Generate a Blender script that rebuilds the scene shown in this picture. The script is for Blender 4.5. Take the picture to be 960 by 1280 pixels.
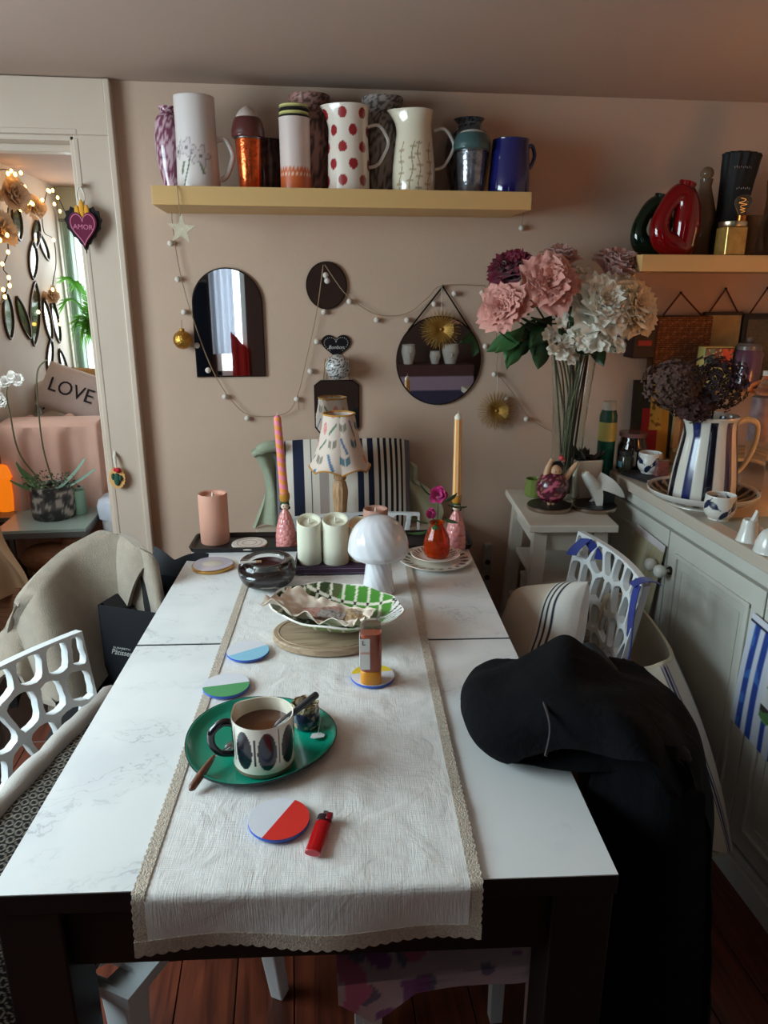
import bpy, math, random
from mathutils import Vector, Matrix, Euler, noise
R = random.Random(7)
PI = math.pi
for o in list(bpy.data.objects): bpy.data.objects.remove(o)
S = bpy.context.scene
COL = S.collection

# ------------------------------------------------------------------ camera
FPX, PITCH, YAW, ROLL, CH = 920.718, .295, -.1243, .002, 1.5127     # focal length in pixels of a 960x1280 frame
_cy, _sy = math.cos(YAW), math.sin(YAW)
FW = Vector((-_sy*math.cos(PITCH), _cy*math.cos(PITCH), -math.sin(PITCH)))
_rt = Vector((_cy, _sy, 0)); _up = _rt.cross(FW)
RT = _rt*math.cos(ROLL)+_up*math.sin(ROLL); UP = _up*math.cos(ROLL)-_rt*math.sin(ROLL)
CAM = Vector((0, 0, CH))
cd = bpy.data.cameras.new('camera'); co = bpy.data.objects.new('camera', cd); COL.objects.link(co)
cd.sensor_fit = 'VERTICAL'; cd.sensor_height = 36; cd.lens = FPX*36/1280; cd.clip_start = .02
m3 = Matrix((RT, UP, -FW)).transposed()
co.matrix_world = Matrix.Translation(CAM) @ m3.to_4x4()
S.camera = co

# ------------------------------------------------------------------ world, lights, exposure
w = bpy.data.worlds.new('world'); S.world = w; w.use_nodes = True
wb = w.node_tree.nodes['Background']; wb.inputs[0].default_value = (.80, .93, 1, 1); wb.inputs[1].default_value = 2.4
def area(name, loc, target, sx, sy, power, col):
    l = bpy.data.lights.new(name, 'AREA'); l.shape = 'RECTANGLE'; l.size = sx; l.size_y = sy
    l.energy = power; l.color = col
    o = bpy.data.objects.new(name, l); COL.objects.link(o); o.location = loc
    o.rotation_euler = (Vector(target)-Vector(loc)).to_track_quat('-Z', 'Y').to_euler()
    return o
# daylight in the dining room window (left wall, out of frame) and in the far window of the next room
area('daylight_window', (-1.80, 1.22, 1.58), (0, 1.10, .72), 1.30, 1.0, 57, (.69, .90, .98))
area('daylight_next_side', (-1.70, 3.25, 1.5), (0, 3.5, .6), .8, .9, 10, (.86, .94, 1))
area('daylight_next_room', (-1.02, 5.52, 1.42), (-1.02, 4, 1.2), .8, .95, 20, (.86, .96, 1))
area('daylight_rear_window', (-.52, -1.98, 1.35), (-.52, 0, 1.3), .28, 1.1, 4, (.80, .90, 1))
S.view_settings.view_transform = 'Standard'; S.view_settings.look = 'None'
S.view_settings.exposure = 0.0; S.view_settings.gamma = 1; S.view_settings.use_curve_mapping = False

# ------------------------------------------------------------------ where a sight line of the photograph meets a real surface
def _ray(px, py): return FW+RT*((px-480)/FPX)-UP*((py-640)/FPX)
def on_z(px, py, z): d = _ray(px, py); return CAM+d*((z-CH)/d.z)
def on_y(px, py, y): d = _ray(px, py); return CAM+d*(y/d.y)
def on_x(px, py, x): d = _ray(px, py); return CAM+d*(x/d.x)
def mpp(p): return (Vector(p)-CAM).dot(FW)/FPX

# ------------------------------------------------------------------ materials
def lin(c):
    return tuple((v/12.92 if v <= .04045 else ((v+.055)/1.055)**2.4) for v in c[:3])
def rgb(r, g, b): return lin((r/255, g/255, b/255))
MATS = {}
def mat(name, col=(200, 200, 200), rough=.5, metal=0, var=0, vscale=12, bump=0, bscale=180, trans=0, ior=1.45,
        alpha=1, emit=None, estr=0, coat=0, attr=False, sheen=0, sss=0, stretch=(1, 1, 1), detail=4, spec=.5, transl=0):
    if name in MATS: return MATS[name]
    m = bpy.data.materials.new(name); m.use_nodes = True; nt = m.node_tree; N = nt.nodes; L = nt.links
    p = N['Principled BSDF']; c = rgb(*col)
    p.inputs['Base Color'].default_value = (*c, 1)
    p.inputs['Roughness'].default_value = rough; p.inputs['Metallic'].default_value = metal
    p.inputs['Transmission Weight'].default_value = trans; p.inputs['IOR'].default_value = ior
    p.inputs['Alpha'].default_value = alpha; p.inputs['Coat Weight'].default_value = coat
    p.inputs['Coat Roughness'].default_value = .08; p.inputs['Sheen Weight'].default_value = sheen
    p.inputs['Specular IOR Level'].default_value = spec
    if sss:
        p.inputs['Subsurface Weight'].default_value = sss; p.inputs['Subsurface Radius'].default_value = (.01, .006, .004)
    if emit:
        p.inputs['Emission Color'].default_value = (*rgb(*emit), 1); p.inputs['Emission Strength'].default_value = estr
    tc = None
    def coords():
        t = N.new('ShaderNodeTexCoord'); mp = N.new('ShaderNodeMapping'); L.new(t.outputs['Object'], mp.inputs[0])
        mp.inputs['Scale'].default_value = stretch; return mp.outputs[0]
    if var or bump: tc = coords()
    src = None
    if attr:
        a = N.new('ShaderNodeAttribute'); a.attribute_name = 'Col'; src = a.outputs['Color']; L.new(src, p.inputs['Base Color'])
    if var:
        nz = N.new('ShaderNodeTexNoise'); nz.inputs['Scale'].default_value = vscale; nz.inputs['Detail'].default_value = detail
        L.new(tc, nz.inputs['Vector'])
        mr = N.new('ShaderNodeMapRange'); mr.inputs[1].default_value = .3; mr.inputs[2].default_value = .7
        mr.inputs[3].default_value = 1-var; mr.inputs[4].default_value = 1+var*.6; L.new(nz.outputs[0], mr.inputs[0])
        mx = N.new('ShaderNodeVectorMath'); mx.operation = 'SCALE'
        if src: L.new(src, mx.inputs[0])
        else: mx.inputs[0].default_value = c
        L.new(mr.outputs[0], mx.inputs['Scale']); L.new(mx.outputs[0], p.inputs['Base Color'])
    if bump:
        nb = N.new('ShaderNodeTexNoise'); nb.inputs['Scale'].default_value = bscale; nb.inputs['Detail'].default_value = 3
        L.new(tc, nb.inputs['Vector'])
        bp = N.new('ShaderNodeBump'); bp.inputs['Strength'].default_value = bump; bp.inputs['Distance'].default_value = .004
        L.new(nb.outputs[0], bp.inputs['Height']); L.new(bp.outputs[0], p.inputs['Normal'])
    if transl:
        ts = N.new('ShaderNodeBsdfTranslucent'); ts.inputs[0].default_value = (*c, 1); ms = N.new('ShaderNodeMixShader'); ms.inputs[0].default_value = transl
        L.new(p.outputs[0], ms.inputs[1]); L.new(ts.outputs[0], ms.inputs[2]); L.new(ms.outputs[0], N['Material Output'].inputs[0])
    MATS[name] = m
    return m
def painted(rough=.35, coat=0, bump=0, bscale=200, sheen=0, key=''):
    return mat('painted_%s_%s_%s_%s%s' % (rough, coat, bump, bscale, key), rough=rough, coat=coat, bump=bump, bscale=bscale, sheen=sheen, attr=True)

def marble_material():
    m = bpy.data.materials.new('marble_print'); m.use_nodes = True; nt = m.node_tree; N = nt.nodes; L = nt.links
    p = N['Principled BSDF']; p.inputs['Roughness'].default_value = .32
    t = N.new('ShaderNodeTexCoord')
    d = N.new('ShaderNodeTexNoise'); d.inputs['Scale'].default_value = 5; d.inputs['Detail'].default_value = 8; L.new(t.outputs['Object'], d.inputs[0])
    ad = N.new('ShaderNodeVectorMath'); ad.operation = 'SCALE'; ad.inputs['Scale'].default_value = .35; L.new(d.outputs['Color'], ad.inputs[0])
    a2 = N.new('ShaderNodeVectorMath'); a2.operation = 'ADD'; L.new(ad.outputs[0], a2.inputs[0]); L.new(t.outputs['Object'], a2.inputs[1])
    mp = N.new('ShaderNodeMapping'); mp.inputs['Scale'].default_value = (1.0, 2.0, 1); mp.inputs['Rotation'].default_value = (0, 0, .35); L.new(a2.outputs[0], mp.inputs[0])
    n1 = N.new('ShaderNodeTexNoise'); n1.inputs['Scale'].default_value = 5.5; n1.inputs['Detail'].default_value = 4; n1.inputs['Roughness'].default_value = .6; L.new(mp.outputs[0], n1.inputs[0])
    s = N.new('ShaderNodeMath'); s.operation = 'SUBTRACT'; s.inputs[1].default_value = .5; L.new(n1.outputs[0], s.inputs[0])
    ab = N.new('ShaderNodeMath'); ab.operation = 'ABSOLUTE'; L.new(s.outputs[0], ab.inputs[0])
    v = N.new('ShaderNodeMapRange'); v.inputs[1].default_value = 0; v.inputs[2].default_value = .014; v.inputs[3].default_value = 1; v.inputs[4].default_value = 0; L.new(ab.outputs[0], v.inputs[0])
    n2 = N.new('ShaderNodeTexNoise'); n2.inputs['Scale'].default_value = 6; n2.inputs['Detail'].default_value = 3; L.new(t.outputs['Object'], n2.inputs[0])
    k = N.new('ShaderNodeMapRange'); k.inputs[1].default_value = .46; k.inputs[2].default_value = .68; L.new(n2.outputs[0], k.inputs[0])
    mu = N.new('ShaderNodeMath'); mu.operation = 'MULTIPLY'; L.new(v.outputs[0], mu.inputs[0]); L.new(k.outputs[0], mu.inputs[1])
    m2 = N.new('ShaderNodeMath'); m2.operation = 'MULTIPLY'; m2.inputs[1].default_value = .5; L.new(mu.outputs[0], m2.inputs[0])
    base = N.new('ShaderNodeMix'); base.data_type = 'RGBA'; L.new(k.outputs[0], base.inputs[0])
    base.inputs[6].default_value = (*rgb(238, 238, 236), 1); base.inputs[7].default_value = (*rgb(226, 227, 227), 1)
    mx = N.new('ShaderNodeMix'); mx.data_type = 'RGBA'; L.new(m2.outputs[0], mx.inputs[0]); L.new(base.outputs[2], mx.inputs[6])
    mx.inputs[7].default_value = (*rgb(128, 130, 130), 1); L.new(mx.outputs[2], p.inputs['Base Color'])
    return m
def wood_material(name, c1, c2, scale=1.0, axis=1, rough=.45, bump=.15):
    m = bpy.data.materials.new(name); m.use_nodes = True; nt = m.node_tree; N = nt.nodes; L = nt.links
    p = N['Principled BSDF']; p.inputs['Roughness'].default_value = rough
    t = N.new('ShaderNodeTexCoord'); mp = N.new('ShaderNodeMapping'); L.new(t.outputs['Object'], mp.inputs[0])
    sc = [16*scale]*3; sc[axis] = 1.4*scale; mp.inputs['Scale'].default_value = sc
    oi = N.new('ShaderNodeObjectInfo'); av = N.new('ShaderNodeVectorMath'); av.operation = 'ADD'
    L.new(mp.outputs[0], av.inputs[0]); L.new(oi.outputs['Random'], av.inputs[1])
    ms = N.new('ShaderNodeVectorMath'); ms.operation = 'SCALE'; ms.inputs['Scale'].default_value = 1
    L.new(av.outputs[0], ms.inputs[0])
    n = N.new('ShaderNodeTexNoise'); n.inputs['Scale'].default_value = 2.2; n.inputs['Detail'].default_value = 7; n.inputs['Distortion'].default_value = .9
    L.new(ms.outputs[0], n.inputs[0])
    r = N.new('ShaderNodeValToRGB'); r.color_ramp.elements[0].position = .33; r.color_ramp.elements[1].position = .68
    r.color_ramp.elements[0].color = (*rgb(*c1), 1); r.color_ramp.elements[1].color = (*rgb(*c2), 1)
    L.new(n.outputs[0], r.inputs[0]); L.new(r.outputs[0], p.inputs['Base Color'])
    b = N.new('ShaderNodeBump'); b.inputs['Strength'].default_value = bump; b.inputs['Distance'].default_value = .002
    L.new(n.outputs[0], b.inputs['Height']); L.new(b.outputs[0], p.inputs['Normal'])
    MATS[name] = m
    return m
def weave_material(name, col, rough=.9, scale=900, var=.10, bump=.5, wrinkle=0, sheen=.1, spec=.5):
    m = mat(name, col, rough=rough, var=var, vscale=60, sheen=sheen, spec=spec); nt = m.node_tree; N = nt.nodes; L = nt.links; p = N['Principled BSDF']
    t = N.new('ShaderNodeTexCoord'); hs = None
    for ax in (0, 1):
        mp = N.new('ShaderNodeMapping'); sc = [scale*.04]*3; sc[ax] = scale; mp.inputs['Scale'].default_value = sc; L.new(t.outputs['Object'], mp.inputs[0])
        n = N.new('ShaderNodeTexNoise'); n.inputs['Scale'].default_value = 1; n.inputs['Detail'].default_value = 1; L.new(mp.outputs[0], n.inputs[0])
        if hs is None: hs = n.outputs[0]
        else:
            a = N.new('ShaderNodeMath'); L.new(hs, a.inputs[0]); L.new(n.outputs[0], a.inputs[1]); hs = a.outputs[0]
    b = N.new('ShaderNodeBump'); b.inputs['Strength'].default_value = bump; b.inputs['Distance'].default_value = .002
    L.new(hs, b.inputs['Height'])
    if wrinkle:
        n = N.new('ShaderNodeTexNoise'); n.inputs['Scale'].default_value = 14; n.inputs['Detail'].default_value = 4; n.inputs['Distortion'].default_value = 1.2; L.new(t.outputs['Object'], n.inputs[0])
        b2 = N.new('ShaderNodeBump'); b2.inputs['Strength'].default_value = wrinkle; b2.inputs['Distance'].default_value = .012
        L.new(n.outputs[0], b2.inputs['Height']); L.new(b.outputs[0], b2.inputs['Normal']); L.new(b2.outputs[0], p.inputs['Normal'])
    else: L.new(b.outputs[0], p.inputs['Normal'])
    return m

# ------------------------------------------------------------------ geometry builder
class G:
    def __init__(s): s.v = []; s.f = []
    def add(s, vs, fs, M=None):
        k = len(s.v)
        s.v += [tuple(M @ Vector(v)) if M else tuple(v) for v in vs]; s.f += [tuple(i+k for i in f) for f in fs]; return s
    def box(s, c, d, rot=None, taper=1.0):
        x, y, z = (q/2 for q in d); t = taper
        vs = [(-x*t, -y*t, -z), (x*t, -y*t, -z), (x*t, y*t, -z), (-x*t, y*t, -z), (-x, -y, z), (x, -y, z), (x, y, z), (-x, y, z)]
        M = Matrix.Translation(c) @ (Euler(rot).to_matrix().to_4x4() if rot else Matrix())
        return s.add(vs, [(0, 3, 2, 1), (4, 5, 6, 7), (0, 1, 5, 4), (1, 2, 6, 5), (2, 3, 7, 6), (3, 0, 4, 7)], M)
    def lathe(s, prof, seg=32, M=None, rfn=None, sub=0):
        if sub: prof = spline2(prof, sub)
        vs = []; fs = []; rings = []
        for r, z in prof:
            if r < 1e-6: rings.append([len(vs)]); vs.append((0, 0, z)); continue
            ring = []
            for i in range(seg):
                a = 2*PI*i/seg; q = r*(rfn(a, z) if rfn else 1); ring.append(len(vs)); vs.append((q*math.cos(a), q*math.sin(a), z))
            rings.append(ring)
        for a, b in zip(rings, rings[1:]):
            if len(a) == 1 and len(b) == 1: continue
            for i in range(seg):
                j = (i+1) % seg
                if len(a) == 1: fs.append((a[0], b[j], b[i]))
                elif len(b) == 1: fs.append((a[i], a[j], b[0]))
                else: fs.append((a[i], a[j], b[j], b[i]))
        return s.add(vs, fs, M)
    def tube(s, pts, r, seg=8, closed=False, flat=1.0):
        pts = [Vector(p) for p in pts]; n = len(pts); vs = []; fs = []
        t0 = (pts[1]-pts[0]).normalized(); nrm = t0.orthogonal().normalized()
        for i, p in enumerate(pts):
            a = pts[(i-1) % n] if (i > 0 or closed) else p; b = pts[(i+1) % n] if (i < n-1 or closed) else p
            t = (b-a); t = t.normalized() if t.length > 1e-9 else t0
            nrm = (nrm-t*nrm.dot(t)); nrm = nrm.normalized() if nrm.length > 1e-6 else t.orthogonal().normalized()
            bn = t.cross(nrm); rr = r[i] if isinstance(r, (list, tuple)) else r
            for k in range(seg):
                an = 2*PI*k/seg; vs.append(p+nrm*(rr*math.cos(an))+bn*(rr*flat*math.sin(an)))
        m = n if closed else n-1
        for i in range(m):
            for k in range(seg):
                fs.append((i*seg+k, i*seg+(k+1) % seg, ((i+1) % n)*seg+(k+1) % seg, ((i+1) % n)*seg+k))
        if not closed:
            fs.append(tuple(range(seg))[::-1]); fs.append(tuple((n-1)*seg+k for k in range(seg)))
        return s.add(vs, fs)
    def grid(s, fn, nu, nv, wrap=False, M=None):
        vs = [fn(i/nu, j/nv) for j in range(nv+1) for i in range(nu+1)]
        fs = [(j*(nu+1)+i, j*(nu+1)+i+1, (j+1)*(nu+1)+i+1, (j+1)*(nu+1)+i) for j in range(nv) for i in range(nu)]
        return s.add(vs, fs, M)
    def sheet(s, fn, nu, nv, th=.004, M=None):       # a cloth or shell with real thickness
        g = G().grid(fn, nu, nv); n = len(g.v); nor = [Vector() for _ in range(n)]
        for f in g.f:
            a, b, c = (Vector(g.v[i]) for i in f[:3]); k = (b-a).cross(c-a)
            for i in f: nor[i] += k
        bot = [Vector(v)-(nr.normalized() if nr.length > 0 else Vector((0, 0, 1)))*th for v, nr in zip(g.v, nor)]
        fs = list(g.f)+[tuple(i+n for i in f[::-1]) for f in g.f]
        W = nu+1; per = list(range(nu+1))+[j*W+nu for j in range(1, nv+1)]+[nv*W+i for i in range(nu-1, -1, -1)]+[j*W for j in range(nv-1, 0, -1)]
        for a, b in zip(per, per[1:]+per[:1]): fs.append((b, a, a+n, b+n))
        return s.add(list(g.v)+bot, fs, M)
    def prism(s, out, z0, z1, M=None, scale_top=1.0):
        n = len(out); vs = [(x, y, z0) for x, y in out]+[(x*scale_top, y*scale_top, z1) for x, y in out]
        return s.add(vs, [tuple(range(n))[::-1], tuple(range(n, 2*n))]+[(i, (i+1) % n, n+(i+1) % n, n+i) for i in range(n)], M)
    def ball(s, c, r, seg=12, rings=8, sq=(1, 1, 1), M=None):
        g = G().lathe([(r*math.sin(PI*i/rings), -r*math.cos(PI*i/rings)) for i in range(rings+1)], seg)
        T = Matrix.Translation(c) @ Matrix.Diagonal((*sq, 1))
        return s.add(g.v, g.f, (M @ T) if M else T)
def spline2(pts, n):
    out = []; P = [pts[0]]+list(pts)+[pts[-1]]
    for i in range(1, len(P)-2):
        for k in range(n):
            t = k/n; a, b, c, d = (Vector(tuple(q)+(0,)*(3-len(q))) for q in P[i-1:i+3])
            v = .5*((2*b)+(c-a)*t+(2*a-5*b+4*c-d)*t*t+(3*b-a-3*c+d)*t**3)
            out.append((max(v.x, 0) if len(pts[0]) == 2 else v.x, v.y) if len(pts[0]) == 2 else tuple(v))
    out.append(tuple(pts[-1])); return out
def build(name, g, material, parent=None, loc=None, rot=None, smooth=True, bevel=0, sub=0, seg=2, auto=40):
    me = bpy.data.meshes.new(name); me.from_pydata(g.v, [], g.f); me.update()
    if smooth:
        for p in me.polygons: p.use_smooth = True
        try: me.set_sharp_from_angle(angle=math.radians(auto))
        except Exception: pass
    me.materials.append(material)
    o = bpy.data.objects.new(name, me); COL.objects.link(o)
    if parent: o.parent = parent
    if loc is not None: o.location = loc
    if rot is not None: o.rotation_euler = rot
    if bevel:
        b = o.modifiers.new('bevel', 'BEVEL'); b.width = bevel; b.segments = seg; b.limit_method = 'ANGLE'; b.angle_limit = .6
    if sub:
        b = o.modifiers.new('sub', 'SUBSURF'); b.levels = sub; b.render_levels = sub
    return o
def tag(o, label, cat, group=None):
    o['label'] = label; o['category'] = cat
    if group: o['group'] = group
    return o
def thing(name, label, cat, loc=(0, 0, 0), rotz=0, group=None, rot=None, parent=None):
    o = bpy.data.objects.new(name, None); COL.objects.link(o); o.location = loc; o.empty_display_size = .05
    o.rotation_euler = rot if rot else (0, 0, rotz); return tag(o, label, cat, group)
def struct(o): o['kind'] = 'structure'; return o
def share(src, name, parent, loc=(0, 0, 0), rot=None, scale=None):
    o = bpy.data.objects.new(name, src.data); COL.objects.link(o); o.parent = parent; o.location = loc
    if rot is not None: o.rotation_euler = rot
    if scale is not None: o.scale = scale if hasattr(scale, '__len__') else (scale,)*3
    for md in src.modifiers:
        n = o.modifiers.new(md.name, md.type)
        if md.type == 'BEVEL': n.width = md.width; n.segments = md.segments; n.limit_method = 'ANGLE'; n.angle_limit = md.angle_limit
    return o
def paint(o, fn):                                     # the thing's own printed or glazed colours, 0-255 sRGB
    me = o.data; at = me.color_attributes.new('Col', 'FLOAT_COLOR', 'POINT')
    for i, v in enumerate(me.vertices): at.data[i].color = (*rgb(*fn(v.co.x, v.co.y, v.co.z)), 1)
    return o
def text(name, s, size, material, parent, loc, rot, ext=.0006, shear=0, align='CENTER', sx=1):
    cu = bpy.data.curves.new(name, 'FONT'); cu.body = s; cu.size = size; cu.extrude = ext; cu.align_x = align; cu.align_y = 'CENTER'; cu.shear = shear
    cu.resolution_u = 3
    t = bpy.data.objects.new('tmp_text', cu); me = bpy.data.meshes.new_from_object(t); bpy.data.objects.remove(t)
    me.name = name; me.materials.clear(); me.materials.append(material)
    o = bpy.data.objects.new(name, me); COL.objects.link(o); o.parent = parent; o.location = loc; o.rotation_euler = rot; o.scale = (sx, 1, 1)
    return o
def star_outline(r1, r2, n):
    return [((r1 if i % 2 == 0 else r2)*math.sin(PI*i/n), (r1 if i % 2 == 0 else r2)*math.cos(PI*i/n)) for i in range(2*n)]
def n3(x, y, z=0): return noise.noise(Vector((x, y, z)))
def mapping_upright(loc=(0, 0, 0)): return Matrix.Translation(loc) @ Matrix.Rotation(PI/2, 4, 'X')   # outline xy -> xz, front to -y
# ------------------------------------------------------------------ the room
W, CEIL = 2.557, 2.104
WALLP = mat('wall_paint', (198, 168, 147), rough=.8, var=.03, vscale=3, bump=.12, bscale=90)
CEILP = mat('ceiling_paint', (178, 152, 137), rough=.9, var=.02, vscale=2, bump=.1, bscale=70)
WHITEP = mat('white_gloss_paint', (202, 182, 164), rough=.4, var=.04, vscale=5, bump=.06, bscale=60)
NEXTP = mat('next_room_paint', (206, 194, 182), rough=.8, var=.03, vscale=3, bump=.1, bscale=80)
FLOORW = wood_material('floor_wood', (74, 32, 20), (122, 58, 36), 1.0, 1, .38, .1)
LX, FRONT_Y, RX, NFY = -1.6, -1.75, 1.88, 5.38
def slab(name, boxes, material, parent=None, **k):
    g = G()
    for (x0, x1, y0, y1, z0, z1) in boxes: g.box(((x0+x1)/2, (y0+y1)/2, (z0+z1)/2), (x1-x0, y1-y0, z1-z0))
    o = build(name, g, material, parent, smooth=False, **k)
    return o
fl = struct(slab('floor', [(-1.75, 2.0, -1.9, NFY+.1, -.08, -.012)], mat('subfloor', (40, 22, 16), .8)))
pl = None; rw = .13
k = 0; x = -1.6
while x < 1.85:                                         # boards run away from the camera
    y = -1.0+(-.55 if k % 3 == 1 else (-.25 if k % 3 == 2 else 0))
    while y < 5.3:
        if pl is None:
            pl = build('plank', G().box((0, 0, -.006), (rw-.0025, 1.197, .012)), FLOORW, fl, (x+rw/2, y+.6, 0), smooth=False, bevel=.0012, seg=1); q = pl
        else: q = share(pl, 'plank', fl, (x+rw/2, y+.6, 0))
        y += 1.2
    x += rw; k += 1
struct(slab('ceiling', [(-1.75, 2.0, -1.9, W+.12, CEIL, CEIL+.08), (-1.75, 1.85, W+.12, NFY+.1, 2.135, 2.2)], CEILP))
OX0, OX1, OZ = -1.40, -.625, 1.955                        # doorway into the next room
struct(slab('wall_back', [(OX1, 2.0, W, W+.11, 0, CEIL), (OX0, OX1, W, W+.11, OZ, CEIL+.03), (-1.75, OX0, W, W+.11, 0, CEIL+.03)], WALLP))
WY0, WY1, WZ0, WZ1 = .52, 1.92, .88, 1.99                # daylight window in the left wall
struct(slab('wall_left', [(LX-.1, LX, -1.9, WY0, 0, CEIL), (LX-.1, LX, WY1, W+.1, 0, CEIL), (LX-.1, LX, WY0, WY1, 0, WZ0), (LX-.1, LX, WY0, WY1, WZ1, CEIL)], WALLP))
struct(slab('wall_right', [(RX, RX+.1, -1.9, W, 0, CEIL)], WALLP))
RW0, RW1 = -.66, -.38                                  # window behind the camera that the arched mirror reflects
struct(slab('wall_front', [(-1.75, RW0, FRONT_Y-.1, FRONT_Y, 0, CEIL), (RW1, 2.0, FRONT_Y-.1, FRONT_Y, 0, CEIL), (RW0, RW1, FRONT_Y-.1, FRONT_Y, 0, .75), (RW0, RW1, FRONT_Y-.1, FRONT_Y, 1.98, CEIL)], mat('front_wall_darkened', (84, 60, 52), .85)))  # unseen front wall darkened to lower the light bounced from behind the camera
struct(slab('wall_next_left', [(-1.57, -1.47, W+.11, 2.85, 0, 2.135), (-1.57, -1.47, 3.68, NFY, 0, 2.135), (-1.57, -1.47, 2.85, 3.68, 0, .95), (-1.57, -1.47, 2.85, 3.68, 1.95, 2.135)], NEXTP))
struct(slab('wall_next_right', [(.35, .45, W+.11, NFY, 0, 2.135)], NEXTP))
N0, N1 = -1.44, -.62
struct(slab('wall_next_far', [(-1.57, N0, NFY, NFY+.1, 0, 2.135), (N1, .45, NFY, NFY+.1, 0, 2.135), (N0, N1, NFY, NFY+.1, 0, .93), (N0, N1, NFY, NFY+.1, 1.90, 2.135)], mat('next_far_paint', (196, 206, 198), .8)))
def window(name, x0, x1, z0, z1, axis, pos, nx=2, nz=1, glass=True):
    g = G(); t = .045
    def b(u0, u1, z0, z1, d=.05):
        if axis == 'x': g.box((pos, (u0+u1)/2, (z0+z1)/2), (d, u1-u0, z1-z0))
        else: g.box(((u0+u1)/2, pos, (z0+z1)/2), (u1-u0, d, z1-z0))
    b(x0, x1, z0, z0+t); b(x0, x1, z1-t, z1); b(x0, x0+t, z0, z1); b(x1-t, x1, z0, z1)
    o = struct(build(name, g, mat('window_frame_white', (228, 228, 222), .4), smooth=False, bevel=.004))
    for i in range(1, nx):
        g = G(); u = x0+(x1-x0)*i/nx; b(u-.018, u+.018, z0+t, z1-t, .04); build('glazing_bar', g, MATS['window_frame_white'], o, smooth=False)
    for i in range(1, nz):
        g = G(); z = z0+(z1-z0)*i/nz; b(x0+t, x1-t, z-.012, z+.012, .03); build('glazing_bar', g, MATS['window_frame_white'], o, smooth=False)
    return o
window('window_1', WY0, WY1, WZ0, WZ1, 'x', LX-.07, 2)
window('window_2', N0, N1, .93, 1.90, 'y', NFY+.06, 2, 1)
window('window_4', 2.85, 3.68, .95, 1.95, 'x', -1.54, 2)
window('window_3', RW0, RW1, .75, 1.98, 'y', FRONT_Y-.06, 1, 1)
# door casing: outer flat board, raised edge bead, inner lining
g = G()
g.box(((-.505+OX1)/2-.004, W-.016, .98+.05), (-.505-OX1+.008-.012, .032, 2.06)); g.box((-.511, W-.022, 1.05), (.016, .044, 2.10))
g.box(((OX0-.5)/2-.2, W-.016, 2.03), (abs(OX0)+.1, .032, .146)); g.box((OX0-.06, W-.016, 1.03), (.12, .032, 2.06))
g = G()
g.box((-.571, W-.015, .975), (.104, .03, 1.95)); g.box((-.512, W-.020, 1.05), (.018, .040, 2.10)); g.box((OX0-.055, W-.015, .975), (.11, .03, 1.95))
g.box(((-.521+OX0-.11)/2, W-.0152, 2.026), (-.521-OX0+.11, .0304, .152)); 
struct(build('trim_1', g, WHITEP, smooth=False, bevel=.003))
g = G()
g.box((OX1+.008, W-.021, .97), (.016, .022, 1.94)); g.box((OX1-.001, W+.055, .975), (.026, .13, 1.95)); g.box((OX0+.001, W+.055, .975), (.026, .13, 1.95)); g.box(((OX0+OX1)/2, W+.055, 1.949), (OX1-OX0, .13, .026)); g.box(((OX0+OX1)/2, W-.021, 1.958), (OX1-OX0+.03, .022, .016))
g.box((OX1-.022, W+.085, .96), (.02, .05, 1.92)); g.box(((OX0+OX1)/2, W+.085, 1.926), (OX1-OX0, .05, .022))
struct(build('trim_2', g, WHITEP, smooth=False, bevel=.003))
struct(slab('baseboard_back', [(-.5, 1.12, W-.015, W, 0, .12)], WHITEP, bevel=.003))
# ------------------------------------------------------------------ dining table
TX, TY, TT, TL, TG = .001, .8019, -.077, 1.42, .709
def tb(a, b, z=.75): c, s = math.cos(TT), math.sin(TT); return Vector((TX+c*a-s*b, TY+s*a+c*b, z))
def to_t(p): c, s = math.cos(TT), math.sin(TT); dx, dy = p[0]-TX, p[1]-TY; return (c*dx+s*dy, -s*dx+c*dy)
BLACKW = mat('brown_black_stain', (17, 12, 11), .5, var=.2, vscale=30, stretch=(1, .1, 1))
t = thing('dining_table', 'black brown extendable dining table with white marble patterned top', 'table', (TX, TY, 0), TT)
MARB = marble_material()
for y0, y1 in ((0, TG-.0035), (TG+.0035, TL)):
    tt_ = build('table_top', G().box((0, (y0+y1)/2, .7325), (.84, y1-y0, .031)), BLACKW, t, smooth=False, bevel=.001)
    build('marble_film', G().box((0, (y0+y1)/2, .7492), (.838, y1-y0-.001, .0016)), MARB, tt_, smooth=False)
build('apron', G().box((0, .035, .66), (.80, .022, .114)).box((0, TL-.035, .66), (.80, .022, .114)).box((-.395, TL/2, .66), (.022, TL-.06, .114)).box((.395, TL/2, .66), (.022, TL-.06, .114)), BLACKW, t, smooth=False, bevel=.001)
for sx in (-1, 1):
    for y in (.045, TL-.045): build('leg', G().box((sx*.375, y, .3585), (.085, .085, .717)), BLACKW, t, smooth=False, bevel=.003)
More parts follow.
